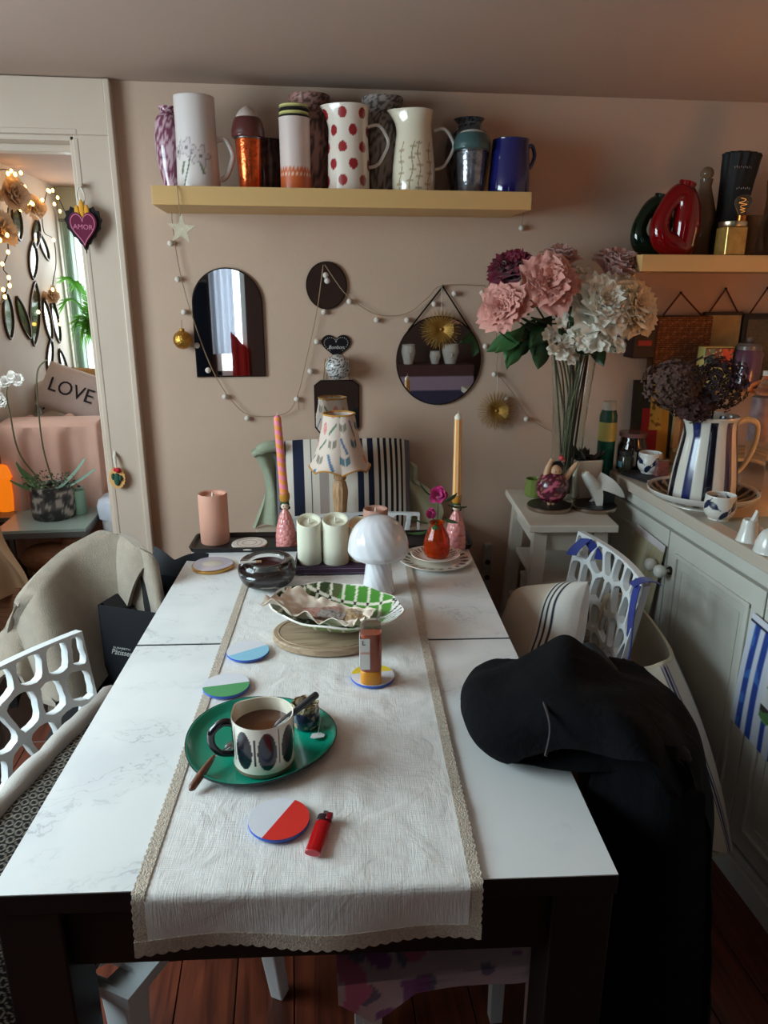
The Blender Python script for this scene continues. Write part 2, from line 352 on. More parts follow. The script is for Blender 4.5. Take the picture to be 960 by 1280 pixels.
# ------------------------------------------------------------------ white lattice chairs
PLASTIC = mat('white_plastic', (226, 228, 228), .38, var=.02, vscale=8)
def voronoi(w, h, nx, ny, seed):
    rr = random.Random(seed); pts = []
    for j in range(ny):
        for i in range(nx+(j % 2)):
            u = (i+.5-(.5 if j % 2 else 0))/nx; pts.append((w*min(max(u, .03), .97)+rr.uniform(-.18, .18)*w/nx, h*(j+.5)/ny+rr.uniform(-.2, .2)*h/ny))
    cells = []
    for p in pts:
        poly = [(0, 0), (w, 0), (w, h), (0, h)]
        for q in pts:
            if q is p: continue
            mx, my = (p[0]+q[0])/2, (p[1]+q[1])/2; nx_, ny_ = q[0]-p[0], q[1]-p[1]; out = []
            for a, b in zip(poly, poly[1:]+poly[:1]):
                da = (a[0]-mx)*nx_+(a[1]-my)*ny_; db = (b[0]-mx)*nx_+(b[1]-my)*ny_
                if da <= 0: out.append(a)
                if (da < 0 < db) or (db < 0 < da): s = da/(da-db); out.append((a[0]+(b[0]-a[0])*s, a[1]+(b[1]-a[1])*s))
            poly = out
            if len(poly) < 3: break
        if len(poly) >= 3: cells.append(poly)
    return cells
def lattice(g, w, h, nx, ny, seed, bar, th, fn):
    for poly in voronoi(w, h, nx, ny, seed):
        cx = sum(p[0] for p in poly)/len(poly); cy = sum(p[1] for p in poly)/len(poly)
        angs = sorted(set([round(math.atan2(p[1]-cy, p[0]-cx), 4) for p in poly]+[round(-PI+2*PI*i/14, 4) for i in range(14)]))
        rad = []
        for a in angs:
            dx, dy = math.cos(a), math.sin(a); best = 9
            for p, q in zip(poly, poly[1:]+poly[:1]):
                ex, ey = q[0]-p[0], q[1]-p[1]; den = dx*ey-dy*ex
                if abs(den) < 1e-12: continue
                tt = ((p[0]-cx)*ey-(p[1]-cy)*ex)/den; ss = ((p[0]-cx)*dy-(p[1]-cy)*dx)/den
                if tt > 0 and -1e-6 <= ss <= 1+1e-6: best = min(best, tt)
            rad.append(best)
        n = len(angs); mr = sum(rad)/n
        inner = [max(min(r-bar, mr*1.25), .004) for r in rad]
        for _ in range(2): inner = [min((inner[i-1]+2*inner[i]+inner[(i+1) % n])/4, max(rad[i]-bar*.75, .003)) for i in range(n)]
        vs = []
        for d in (0, th):
            for rr_ in (rad, inner): vs += [fn(cx+r*math.cos(a), cy+r*math.sin(a), d) for a, r in zip(angs, rr_)]
        fs = []
        for i in range(n):
            j = (i+1) % n
            fs += [(i, j, n+j, n+i), (2*n+j, 2*n+i, 3*n+i, 3*n+j), (n+i, n+j, 3*n+j, 3*n+i), (j, i, 2*n+i, 2*n+j)]
        g.add(vs, fs)
BACK_W, BACK_H = .42, .315
def back_fn(u, v, d):                                 # slightly curved, leaning backrest; chair faces +y
    x = u-BACK_W/2; return (x*(1+.05*v/BACK_H), -.20-.055*v/BACK_H-.10*(x/.21)**2*0+.03*(1-(x/.21)**2)*-1-d, .487+v)
def seat_fn(u, v, d): return (u-.21, v-.205, .455-d)
def make_chair(name, label, loc, rotz, group='white lattice chairs', seed=3):
    t = thing(name, label, 'chair', loc, rotz, group)
    if not hasattr(make_chair, 'protos'):
        g = G(); lattice(g, .42, .41, 4, 4, 11, .014, .022, seat_fn); a = build('seat', g, PLASTIC, t)
        g2 = G(); lattice(g2, BACK_W, BACK_H, 7, 4, seed, .0078, .018, back_fn)
        for sx in (-1, 1): g2.box((sx*.195, -.205, .485), (.035, .03, .06))
        b = build('backrest', g2, PLASTIC, t)
        legs = []
        for sx in (-1, 1):
            for sy in (-1, 1):
                gg = G().tube([(sx*.175, sy*.165, .445), (sx*.185, sy*.175, .38), (sx*.20, sy*.19, .2), (sx*.215, sy*.205, 0)], [.040, .034, .028, .022], 4)
                legs.append(build('leg', gg, PLASTIC, t, smooth=False, bevel=.004))
        gg = G().tube([(-.19, -.19, .43), (.19, -.19, .43), (.19, .18, .43), (-.19, .18, .43)], .018, 4, closed=True)
        fr = build('seat_frame', gg, PLASTIC, t, smooth=False, bevel=.003)
        make_chair.protos = [a, b, *legs, fr]
    else:
        for pz in make_chair.protos: share(pz, pz.name.split('.')[0], t)
    return t
make_chair('lattice_chair', 'white lattice plastic chair at left near corner of table, patterned seat pad', (-.357, 1.20, 0), math.radians(-120))
make_chair('lattice_chair', 'white lattice chair pushed in at far end of table', (.19, 2.03, 0), PI+.02)
make_chair('lattice_chair', 'white lattice chair with blue ribbons tied to it, beside cabinet', (.60, 1.83, 0), PI/2)
bc = thing('black_chair', 'black upholstered chair buried under the hooded coat', 'chair', (.40, 1.12, 0), PI/2)
BLKF = mat('black_upholstery', (17, 16, 18), .9, bump=.2, bscale=300)
build('seat', G().box((0, -.11, .42), (.40, .20, .07)), BLKF, bc, bevel=.02, seg=3)
build('backrest', G().box((0, -.20, .64), (.40, .045, .36), (-.08, 0, 0)), BLKF, bc, bevel=.02, seg=3)
for sx in (-1, 1):
    for sy in (-1, 1): build('leg', G().box((sx*.175, -.11+sy*.075, .195), (.035, .035, .39), None, .8), BLKF, bc, smooth=False)
# ------------------------------------------------------------------ table runner with lace edging
LINEN = weave_material('linen', (232, 228, 223), .95, 700, .05, .3, .28)
LACE = mat('crochet_lace', (206, 190, 172), .95, var=.22, vscale=260, bump=.9, bscale=420)
RXL, RXR, RY1, RDROP = -.226, .226, 1.16, .075
def run_z(a, b):
    return .7525+.0035*max(0, n3(a*9, b*5, 3))+.0022*max(0, n3(a*22, b*26, 1))+.006*max(0, 1-abs((a+.0-.05*b)/.035))*max(0, n3(b*6, 2.2))
def runner_pt(a, s):                                  # s: distance along the cloth from its far end, over the near edge
    flat = RY1+.004
    if s <= flat: b = RY1-s; return (a, b, run_z(a, b))
    q = s-flat; r = .008
    if q < r*PI/2: an = q/r; return (a, -.006-r*math.sin(an), .7525-r*(1-math.cos(an)))
    q -= r*PI/2; return (a, -.014-.006*math.sin(a*22+1)*q/.06, .7525-r-q)
rn = thing('table_runner', 'off white linen runner with beige crochet lace border along the table', 'table runner', (TX, TY, 0), TT)
LEN = RY1+.004+.012+RDROP
build('cloth', G().sheet(lambda u, v: runner_pt(RXL+.012+(RXR-RXL-.024)*u, LEN*v*.996), 90, 230, .0012), LINEN, rn)
def lace_side(sx):
    def f(u, v):
        s = LEN*v; a0 = (RXL if sx < 0 else RXR); inn = a0-sx*.012; out = a0+sx*(.0035+.0026*abs(math.sin(s*260)))
        p = runner_pt(inn+(out-inn)*u, s); return (p[0], p[1], p[2]+.0016+.0008*abs(math.sin(s*260)))
    return f
for sx in (-1, 1): build('lace_edge', G().sheet(lace_side(sx), 3, 420, .001) if sx > 0 else G().sheet(lambda u, v: lace_side(-1)(1-u, v), 3, 420, .001), LACE, rn)
def lace_end(u, v):
    a = RXL-.006+(RXR-RXL+.012)*u; s = LEN-.016+(.021+.004*abs(math.sin(a*200)))*v; p = runner_pt(a, s); return (p[0], p[1]-.0012, p[2])
build('lace_edge', G().sheet(lace_end, 260, 3, .001), LACE, rn)
TZ = .7505; RZ = .7575                               # bare table, and on the runner

# ------------------------------------------------------------------ teal tray, mug, cup, spoon
p = on_z(325, 932, RZ)
tr = thing('tray', 'teal green enamel tray with dark rim under the tea mug', 'tray', (p.x-.004, p.y+.005, RZ), TT)
def egg(a): return .128*(1+.035*math.cos(3*a-.5)+.03*math.cos(a-.6))
def disc_rings(rings, fn, seg=72):
    g = G(); vs = []; fs = []
    for k, (s, z) in enumerate(rings):
        for i in range(seg): a = 2*PI*i/seg; r = fn(a)*s; vs.append((r*math.cos(a), r*math.sin(a), z))
    for k in range(len(rings)-1):
        for i in range(seg): j = (i+1) % seg; fs.append((k*seg+i, k*seg+j, (k+1)*seg+j, (k+1)*seg+i))
    fs.append(tuple(range(seg))[::-1]); fs.append(tuple((len(rings)-1)*seg+i for i in range(seg)))
    return g.add(vs, fs)
build('tray_bowl', disc_rings([(.86, .0), (1.0, .013), (1.0, .016), (.985, .016), (.90, .0065), (.86, .004)], egg), mat('teal_enamel', (4, 146, 118), .28, coat=.4, var=.05), tr)
build('rim', disc_rings([(.875, .0008), (1.006, .0125), (1.012, .0165), (1.004, .0167), (.99, .012), (.9, .003)], egg), mat('dark_enamel', (22, 44, 46), .3), tr)
p = on_z(331, 950, RZ+.004)
mug = thing('mug', 'cream mug with black ovals and black handle full of tea', 'mug', (p.x, p.y-.004, RZ+.0045), TT)
MR, MH = .0505, .092
gm = G().lathe([(0, 0), (MR*.93, 0), (MR*.98, .003)]+[(MR*(.985+.02*math.sin(z*30)), z) for z in [.004+i*(MH-.006)/70 for i in range(71)]]+[(MR*.99, MH), (MR*.955, MH-.001), (MR*.953, MH*.9), (MR*.952, MH*.79), (MR*.95, .03), (MR*.9, .01), (0, .008)], 180,
    rfn=lambda a, z: 1+(.13*max(0, (z-MH*.8)/(MH*.2))*max(0, math.cos(a-2.55))**24 if z > MH*.8 else 0))
def mugcol(x, y, z):
    a = math.atan2(y, x); r = math.hypot(x, y)/(1+(.13*max(0, (z-MH*.8)/(MH*.2))*max(0, math.cos(a-2.55))**24 if z > MH*.8 else 0))
    if r < MR*.965 and z > .009: return (236, 224, 202)
    if z < .009: return (118, 96, 74)
    a = math.atan2(y, x); n = 8; k = ((a/(2*PI)*n+.20) % 1)-.5; zz = (z-.051)/.034; w = .39*(1-.10*zz)
    if (k/w)**2+zz**2 < 1: return (20, 20, 34)
    kk = abs(k)-.5
    if abs(kk) < .03*(1-.4*zz) and abs(z-.056) < .031: return (20, 20, 34)
    return (238, 229, 214)
paint(build('cup', gm, painted(.2, .6), mug), mugcol)
build('tea', G().lathe([(0, MH-.024), (MR*.949, MH-.024), (MR*.94, MH-.028), (0, MH-.028)], 48), mat('tea', (88, 50, 34), .06, coat=.5), mug)
HA = math.radians(196)
build('handle', G().tube(spline2([(math.cos(HA)*r, math.sin(HA)*r, z) for r, z in ((MR*.96, .083), (MR+.014, .086), (MR+.031, .072), (MR+.032, .05), (MR+.02, .032), (MR*.96, .026))], 6), .0068, 12, flat=.8), mat('black_glaze', (20, 20, 28), .15, coat=.6), mug)
bx = MATS['black_glaze']
# tea spoon standing in the mug
pt_ = Vector(on_z(345, 908, RZ+.0045+MH-.023)); tip = Vector(on_y(397, 867, mug.location.y+.035)); p0 = pt_-(tip-pt_)*.10
sp = thing('spoon', 'dark steel spoon standing in the striped tea mug', 'spoon', p0); dv = Vector(tip)-p0
STEEL = mat('steel', (150, 152, 158), .25, 1)
build('spoon_handle', G().tube([dv*.05, dv*.4, dv*.62, dv*.64, dv*.8, dv*.97, dv], [.003, .0052, .0056, .0058, .0062, .0062, .004], 10), mat('dark_steel', (92, 96, 104), .3, .8), sp)
build('spoon_collar', G().tube([dv*.08, dv*.16, dv*.26, dv*.34], [.0045, .0062, .0066, .0066], 10), STEEL, sp)
build('bowl', G().ball(dv*.04-Vector((0, 0, .012)), .010, 12, 8, (1.1, .7, .8)), STEEL, sp)
# little dark cup holding the used tea bag
p = on_z(384, 913, RZ+.004)
cu = thing('little_cup', 'small navy ceramic cup with ruffled cream rim behind the tea mug', 'cup', (p.x-.002, p.y+.012, RZ+.0045), 0)
gc = G().lathe([(0, 0), (.016, 0), (.021, .006), (.0255, .02), (.0245, .033), (.022, .041), (.0235, .049), (.0215, .049), (.020, .04), (.021, .02), (0, .01)], 64, rfn=lambda a, z: 1+(.06*math.cos(8*a) if z > .035 else 0), sub=3)
def cupcol(x, y, z):
    if z > .038 or math.hypot(x, y) < .0195 and z > .012: return (196, 176, 138) if n3(x*300, y*300, z*300) > -.1 else (90, 76, 56)
    return (206, 150, 118) if n3(x*70, y*70+4, z*70) > .33 else (38, 44, 66)
paint(build('cup', gc, painted(.25, .5), cu), cupcol)
tbg = thing('tea_bag', 'used tea bag with white paper tag on the teal tray', 'tea bag', (cu.location.x, cu.location.y, RZ+.045))
build('bag', G().ball((-.004, .004, .003), .015, 10, 8, (1, .7, .9)).ball((.004, -.003, .0), .013, 10, 8, (1, .6, .8)), mat('wet_tea_bag', (104, 84, 58), .8, var=.3, vscale=120, bump=.5, bscale=150), tbg)
q = on_z(397, 920, RZ+.0065); q = Vector((q.x, q.y, RZ+.0075))-Vector(tbg.location)
build('string', G().tube(spline2([(.01, -.004, .004), (.022, -.008, .006), (.027, -.012, -.015), tuple(q)], 6), .0005, 5), mat('cotton_string', (214, 206, 194), .9), tbg)
build('paper_tag', G().prism([(-.013, -.007), (-.006, -.011), (.010, -.008), (.013, .001), (.006, .009), (-.009, .008)], 0, .0008, Matrix.Translation(q) @ Matrix.Rotation(-.1, 4, 'X')), mat('paper', (228, 228, 228), .8), tbg)
# wooden handled spoon under the mug handle
a = on_z(238, 990, RZ+.004); b = on_z(268, 948, RZ+.018); c = on_z(293, 926, RZ+.022)
ws = thing('wooden_handle_spoon', 'teaspoon with brown wooden handle resting on tray rim', 'spoon', (a.x, a.y, RZ+.0035))
va, vb, vc = (Vector((q.x-a.x, q.y-a.y, zz)) for q, zz in ((a, .004), (b, .019), (c, .0125)))
build('handle', G().tube([va, va*.93+vb*.07, va*.6+vb*.4, va*.2+vb*.8, vb], [.003, .0062, .0066, .005, .0028], 10), wood_material('handle_wood', (84, 44, 28), (128, 74, 48), 6, 1, .4), ws)
build('neck', G().tube([vb*.98+va*.02, vb*.6+vc*.4, vc*.85+vb*.15], [.0026, .002, .0022], 8), STEEL, ws)
build('bowl', G().ball((0, 0, 0), .014, 14, 8, (1.35, .85, .22), Matrix.Translation(vc) @ Matrix.Rotation(.7, 4, 'Z')), STEEL, ws)

# ------------------------------------------------------------------ round two tone coasters
CORK = mat('coaster_blue_edge', (58, 92, 190), .4)
def coaster(px, py, pw, ang, c2, label, c1=(226, 226, 232), off=0, z=RZ):
    p = on_z(px, py, z); r = pw*mpp(p)/2
    t = thing('coaster', label, 'coaster', (p.x, p.y, z), 0, 'round two tone coasters')
    build('edge', G().lathe([(0, 0), (r*.96, 0), (r, .002), (r*.99, .0052), (0, .0054)], 48), CORK, t)
    for sgn, c in ((1, c1), (-1, c2)):
        d = off*r; out = []; a0 = math.asin(max(-1, min(1, sgn*d/r)))
        for i in range(25): an = a0+(PI-2*a0)*i/24; out.append((r*.985*math.cos(an), sgn*r*.985*math.sin(an)))
        if sgn < 0: out = out[::-1]
        build('top_half', G().prism(out, .0056, .0062, Matrix.Rotation(ang, 4, 'Z')), mat('coaster_%d_%d_%d' % c, c, .35), t)
    return t
coaster(310, 816, 53, math.radians(28), (148, 206, 232), 'round coaster, half white and half light blue')
coaster(283, 859, 58, math.radians(8), (86, 160, 104), 'round coaster, half white and half green')
coaster(349, 1027, 77, math.radians(58), (222, 52, 44), 'round coaster, half white and half red')
coaster(466, 847, 55, math.radians(183), (240, 208, 60), 'round coaster, white with yellow wedge, under honey bottle', off=-.25)
# lighter
a = on_z(391, 1066, RZ+.006); b = on_z(408, 1017, RZ+.006); L_ = (Vector(b)-Vector(a)).length; an = math.atan2(b.y-a.y, b.x-a.x)
lt = thing('lighter', 'red translucent plastic lighter lying beside red and white coaster', 'lighter', (a.x, a.y, RZ), an)
def oval(w, h, n=20): return [(w*math.cos(2*PI*i/n), h*math.sin(2*PI*i/n)) for i in range(n)]
MX = Matrix.Rotation(PI/2, 4, 'Y')
build('body', G().prism(oval(.0055, .0115), 0, L_*.76, Matrix.Translation((0, 0, .0062)) @ MX), mat('red_plastic', (206, 16, 26), .12, coat=.5, trans=.35, ior=1.3), lt, bevel=.001)
build('base_cap', G().prism(oval(.0052, .011), -.0015, .006, Matrix.Translation((0, 0, .0062)) @ MX), mat('pale_red_plastic', (226, 84, 92), .2, trans=.3), lt)
build('hood', G().prism(oval(.0056, .0095), L_*.76, L_*.93, Matrix.Translation((0, .002, .0062)) @ MX), mat('lighter_hood', (72, 58, 62), .35, .7), lt, bevel=.0008)
build('button', G().box((L_*.88, -.007, .008), (.014, .009, .010)), mat('dark_red_plastic', (126, 14, 26), .3), lt, bevel=.002)
build('spark_wheel', G().lathe([(0, -.003), (.0045, -.003), (.0045, .003), (0, .003)], 16, Matrix.Translation((L_*.95, 0, .009)) @ Matrix.Rotation(PI/2, 4, 'X')), STEEL, lt)
# ------------------------------------------------------------------ honey bottle standing on its lid
p = on_z(464, 853, RZ+.006)
hb = thing('honey_bottle', 'squeezy honey bottle on its yellow cap, white label with orange writing', 'bottle', (p.x, p.y+.004, RZ+.0064), math.radians(-4)); hb.scale = (1.22, 1.22, 1.2)
HX = .0175
def sq(r): return [((abs(math.cos(a))**.7)*(1 if math.cos(a) > 0 else -1)*r, (abs(math.sin(a))**.7)*(1 if math.sin(a) > 0 else -1)*r*.85) for a in [2*PI*i/32 for i in range(32)]]
def stack(levels):
    g = G(); n = 32; vs = []; fs = []
    for r, z in levels: vs += [(x, y, z) for x, y in sq(r)]
    for k in range(len(levels)-1):
        for i in range(n): j = (i+1) % n; fs.append((k*n+i, k*n+j, (k+1)*n+j, (k+1)*n+i))
    fs.append(tuple(range(n))[::-1]); fs.append(tuple((len(levels)-1)*n+i for i in range(n)))
    return g.add(vs, fs)
build('cap', stack([(.0155, 0), (.017, .002), (.017, .022), (.0155, .024)]), mat('honey_cap', (214, 140, 40), .4), hb)
build('honey', stack([(.0152, .024), (.0163, .028), (.0163, .085), (.0155, .090)]), mat('honey', (166, 62, 20), .15, trans=.2, coat=.4), hb)
build('clear_bottle', stack([(.0163, .0242), (.0175, .028), (.0175, .098), (.016, .106), (.010, .110)]), mat('clear_plastic', (255, 248, 240), .06, trans=.96, ior=1.12), hb)
lb = build('label', G().grid(lambda u, v: (-.0178+.0176*u*.9, -.0154+.0002-.0*(u), .03+v*.055), 4, 4).box((-.0179, 0, .057), (.0006, .020, .056)), mat('label_white', (236, 232, 228), .6), hb)
text('label_writing', 'HONIG', .0055, mat('label_orange', (228, 110, 40), .6), lb, (-.0085, -.0160, .060), (PI/2, 0, 0), .0001)
text('label_mark', 'L', .012, mat('label_black', (26, 24, 24), .6), lb, (-.012, -.0160, .078), (PI/2, 0, 0), .0001)
# ------------------------------------------------------------------ wooden board, checked dish, napkin, packets
PALEW = wood_material('pale_board_wood', (150, 124, 98), (186, 160, 132), 3, 0, .6)
bp = on_z(425, 795, RZ)
bd = thing('wooden_board', 'thick round pale wooden board under the green checked dish', 'board', (bp.x-.034, bp.y-.008, RZ), 0)
build('board_body', G().prism([(.108*math.cos(a)*(1+.1*math.cos(2*a-.6)), .098*math.sin(a)*(1+.1*math.cos(2*a-.6))) for a in [2*PI*i/64 for i in range(64)]], 0, .017, Matrix.Rotation(-.45, 4, 'Z')), PALEW, bd, bevel=.003)
build('groove_rim', G().tube([(.096*math.cos(a)*(1+.1*math.cos(2*a-.6)), .086*math.sin(a)*(1+.1*math.cos(2*a-.6)), .0172) for a in [2*PI*i/64-.0 for i in range(64)]], .0012, 6, closed=True), PALEW, bd).rotation_euler = (0, 0, -.45)
DZ = RZ+.019
dl = on_z(343, 742, DZ+.03); dr = on_z(499, 772, DZ+.025); dc = (Vector(dl)+Vector(dr))/2; dan = math.atan2(dr.y-dl.y, dr.x-dl.x)
hl = (Vector(dr)-Vector(dl)).length/2
ds = thing('leaf_dish', 'leaf shaped dish with green and white check and wavy white edge', 'dish', (dc.x, dc.y-.040, DZ), dan)
def dish(u, v, lift=0):
    a = 2*PI*u; r = v; wav = 1+.010*math.sin(9*a)*r**4
    sh = 1/(abs(math.cos(a))**1.7+abs(math.sin(a))**1.7)**(1/1.7)
    x = hl*r*math.cos(a)*wav*sh**.3; y = .122*r*math.sin(a)*wav*sh**.3
    return (x, y, .003+.044*r**2.6+.002*math.sin(9*a+1)*r**4+lift)
gd = G().sheet(lambda u, v: dish(u, max(v, .002)), 260, 60, .004)
def dishcol(x, y, z):
    r = math.sqrt((x/hl)**2+(y/.122)**2)
    if r > .965: return (236, 230, 220)
    fu, fv = (x/.033+.3*y/.033) % 1, (y/.052+.62) % 1; cr = (232, 226, 204)
    if x > hl*.72: return (228, 222, 214) if math.sin(math.atan2(y, x-hl*.55)*26) > -.55 else (52, 54, 52)
    if fu < .2 and fv < .16: return (30, 30, 26)
    if fu < .2 or fv < .16: return cr
    return (72, 138, 50) if x > -.035 else ((46, 62, 36) if math.floor(x/.033) % 2 else (88, 96, 60))
paint(build('dish_body', gd, painted(.2, .5), ds), dishcol)
SATIN = mat('satin_napkin', (232, 212, 192), .42, var=.05, sheen=.3)
nk = thing('napkin', 'crumpled cream napkin lying in the green checked dish', 'napkin', (ds.location.x, ds.location.y, DZ), dan)
def nap(u, v):
    x = -.135+.225*u; y = -.108+.135*v+.02*math.sin(u*3); r = math.sqrt((x/hl)**2+(y/.122)**2)
    e = max(0, 1-min(u, 1-u, v, 1-v)/.25)
    return (x, y+.01*n3(u*4, v*4, 5), .010+.046*min(r, 1.05)**2.2+.020*abs(n3(u*3.2, v*3.0, 9))+e*.016*(.6+1.0*n3(u*7, v*7, 2))+.007*n3(u*9, v*9, 7))
build('cloth', G().sheet(nap, 56, 44, .0014), SATIN, nk)
CELLO = mat('cellophane', (224, 214, 204), .08, trans=.6, ior=1.25, coat=.4)
for i, (dx, dy, an, w_, h_, lab, m_) in enumerate(((-.035, -.012, .5, .075, .05, 'clear wrapped pinkish sachet on napkin, nearest dish centre', mat('pinkish_sachet', (196, 150, 138), .15, coat=.6, var=.12, vscale=40)),
        (.045, -.008, -.35, .06, .055, 'gold beige wrapped sachet on napkin towards the honey bottle', mat('gold_sachet', (190, 158, 122), .2, coat=.5, var=.1, vscale=50)),
        (.0, -.028, .15, .055, .035, 'silvery crinkled sachet at front of napkin', mat('silver_sachet', (186, 180, 174), .18, .5, var=.2, vscale=60)))):
    pk = thing('sachet', lab, 'sachet', (ds.location.x+dx*math.cos(dan)-dy*math.sin(dan), ds.location.y+dx*math.sin(dan)+dy*math.cos(dan), DZ+.028+.004*i), dan+an, 'sachets in the dish')
    build('wrapper', G().sheet(lambda u, v: ((u-.5)*w_, (v-.5)*h_, .006*math.sin(PI*u)*math.sin(PI*v)+.0035*n3(u*7+i*3, v*7)), 22, 18, .003), m_, pk)
    build('crimped_end', G().sheet(lambda u, v: (w_/2+.008*u, (v-.5)*h_, .0012*math.sin(v*60)), 3, 40, .001), m_, pk)
# ------------------------------------------------------------------ glass ashtray with dark content
p = on_z(335, 735, TZ+.002)
ah = thing('glass_bowl', 'heavy clear glass ashtray with dark red centre and cigarette', 'ashtray', (p.x, p.y+.012, RZ), 0)
q = mpp(p); ar = 36*q
GLASS = mat('clear_glass', (250, 252, 252), .02, trans=1, ior=1.45)
AH = .074
build('glass', G().lathe([(0, 0), (ar*.5, 0), (ar*.84, AH*.16), (ar*1.0, AH*.52), (ar*.97, AH*.82), (ar*.84, AH), (ar*.66, AH*.97), (ar*.60, AH*.86), (ar*.56, AH*.5), (0, AH*.42)], 64, sub=4), GLASS, ah)
build('dark_inlay', G().lathe([(ar*.62, AH*.22), (ar*.86, AH*.36), (ar*.90, AH*.55), (ar*.80, AH*.70), (ar*.66, AH*.72), (ar*.60, AH*.46), (ar*.5, AH*.3)], 48, sub=2), mat('ruby_black_glass', (30, 8, 14), .05, coat=.8), ah)
build('ash_well', G().lathe([(0, AH*.70), (ar*.50, AH*.72), (ar*.59, AH*.84)], 40), mat('dark_red_ash', (58, 12, 14), .5, var=.4, vscale=120), ah)
cg = thing('cigarette', 'white cigarette end resting on glass ashtray rim', 'cigarette', (ah.location.x, ah.location.y, RZ+AH+.002))
build('paper_tube', G().tube([(-ar*.9, -ar*.42, .001), (-ar*.35, -ar*.30, -.002)], .0036, 10), mat('cigarette_paper', (230, 222, 212), .8), cg)
build('filter', G().tube([(-ar*.36, -ar*.302, -.002), (-ar*.18, -ar*.262, -.003)], .0037, 10), mat('cigarette_filter', (196, 152, 110), .8), cg)
# ------------------------------------------------------------------ far end of the table
def rrect(w, d, r, n=6):
    out = []
    for cx, cy, a0 in ((w/2-r, d/2-r, 0), (-w/2+r, d/2-r, PI/2), (-w/2+r, -d/2+r, PI), (w/2-r, -d/2+r, 1.5*PI)):
        out += [(cx+r*math.cos(a0+PI/2*i/n), cy+r*math.sin(a0+PI/2*i/n)) for i in range(n+1)]
    return out
def tray_mesh(w, d, r, h, th, lip=.0):
    g = G(); n = len(rrect(w, d, r)); levels = [(w-2*lip, d-2*lip, 0), (w, d, h), (w-th*2, d-th*2, h), (w-2*lip-th*2, d-2*lip-th*2, th)]
    vs = []; fs = []
    for a, b, z in levels: vs += [(x, y, z) for x, y in rrect(a, b, r)]
    for k in range(3):
        for i in range(n): j = (i+1) % n; fs.append((k*n+i, k*n+j, (k+1)*n+j, (k+1)*n+i))
    fs.append(tuple(range(n))[::-1]); fs.append(tuple(3*n+i for i in range(n)))
    return g.add(vs, fs)
c = tb(.003, 1.375, TZ)
bt = thing('serving_tray', 'long black tray across the far end of the table', 'tray', c, TT)
build('tray_body', tray_mesh(.862, .15, .02, .016, .006, .006), mat('black_lacquer', (30, 24, 26), .4), bt)
BZ = TZ+.0065
def candle_lathe(r, h, dip=.012, tilt=0):
    return [(0, 0), (r*.97, 0), (r, .003), (r, h-.004), (r*.95, h), (r*.82, h-.002), (r*.74, h-dip), (0, h-dip*1.05)]
FLAME = mat('plastic_flame', (236, 226, 210), .5, sss=.3)
def led_candle(name, px, pyb, pyt, pw, z, material, label, melt=False, group=None):
    p = on_z(px, pyb, z); r = pw*mpp(p)/2; top = on_y(px, pyt, p.y+r*.3); h = top.z-z
    t = thing(name, label, 'candle', (p.x, p.y+r*.9, z), 0, group)
    build('wax', G().lathe(candle_lathe(r, h), 48, rfn=(lambda a, zz: 1), sub=0), material, t)
    if melt:                                            # slanting melted rim, high at the back
        for v in t.children[0].data.vertices:
            if v.co.z > h*.8: v.co.z += (v.co.y/r)*.011-.004
    build('flame', G().lathe([(0, 0), (.0026, .003), (.0036, .008), (.0024, .015), (0, .021)], 12, Matrix.Translation((0, 0, h-.016))), FLAME, t)
    return t
led_candle('pillar_candle', 268, 682, 619, 36, BZ, mat('dusty_pink_wax', (206, 150, 128), .6, sss=.15, bump=.1, bscale=60), 'dusty pink pillar candle at left end of black tray')
p = on_z(312, 681, BZ)
sd = thing('stone_disc', 'round pale stone disc lying on the black tray', 'disc', (p.x, p.y, BZ))
r = 22*mpp(p)
build('disc', G().lathe([(0, 0), (r*.97, 0), (r, .003), (r*.98, .007), (0, .0075)], 40), mat('pale_stone', (222, 210, 198), .7, var=.08, vscale=60), sd)
build('engraving', G().lathe([(r*.35, .0074), (r*.37, .0079), (r*.42, .0079), (r*.44, .0074)], 40).lathe([(r*.66, .0074), (r*.68, .0079), (r*.71, .0079), (r*.73, .0074)], 40), mat('stone_engraving', (190, 172, 158), .8), sd)
p = on_z(266, 709, TZ)
lc = thing('agate_coaster', 'lilac grey agate coaster with gold edge on bare table', 'coaster', (p.x, p.y, TZ))
r = 26*mpp(p)
irr = lambda a, z: 1+.02*math.cos(3*a)+.015*math.cos(5*a+1)
build('gold_edge', G().lathe([(0, 0), (r*.97, 0), (r, .003), (r, .009), (r*.95, .0105), (0, .0105)], 48, rfn=irr), mat('gold_leaf', (206, 160, 92), .28, 1, bump=.3, bscale=120), lc)
build('agate', G().lathe([(0, .0106), (r*.94, .0106), (r*.93, .0116), (0, .0118)], 48, rfn=irr), mat('lilac_agate', (196, 190, 202), .15, coat=.4, var=.05), lc)
build('agate_eye', G().lathe([(0, .0119), (r*.45, .0119), (r*.43, .0123), (0, .0124)], 32, rfn=lambda a, z: 1+.08*math.cos(2*a)), mat('cream_agate', (216, 208, 192), .2), lc)
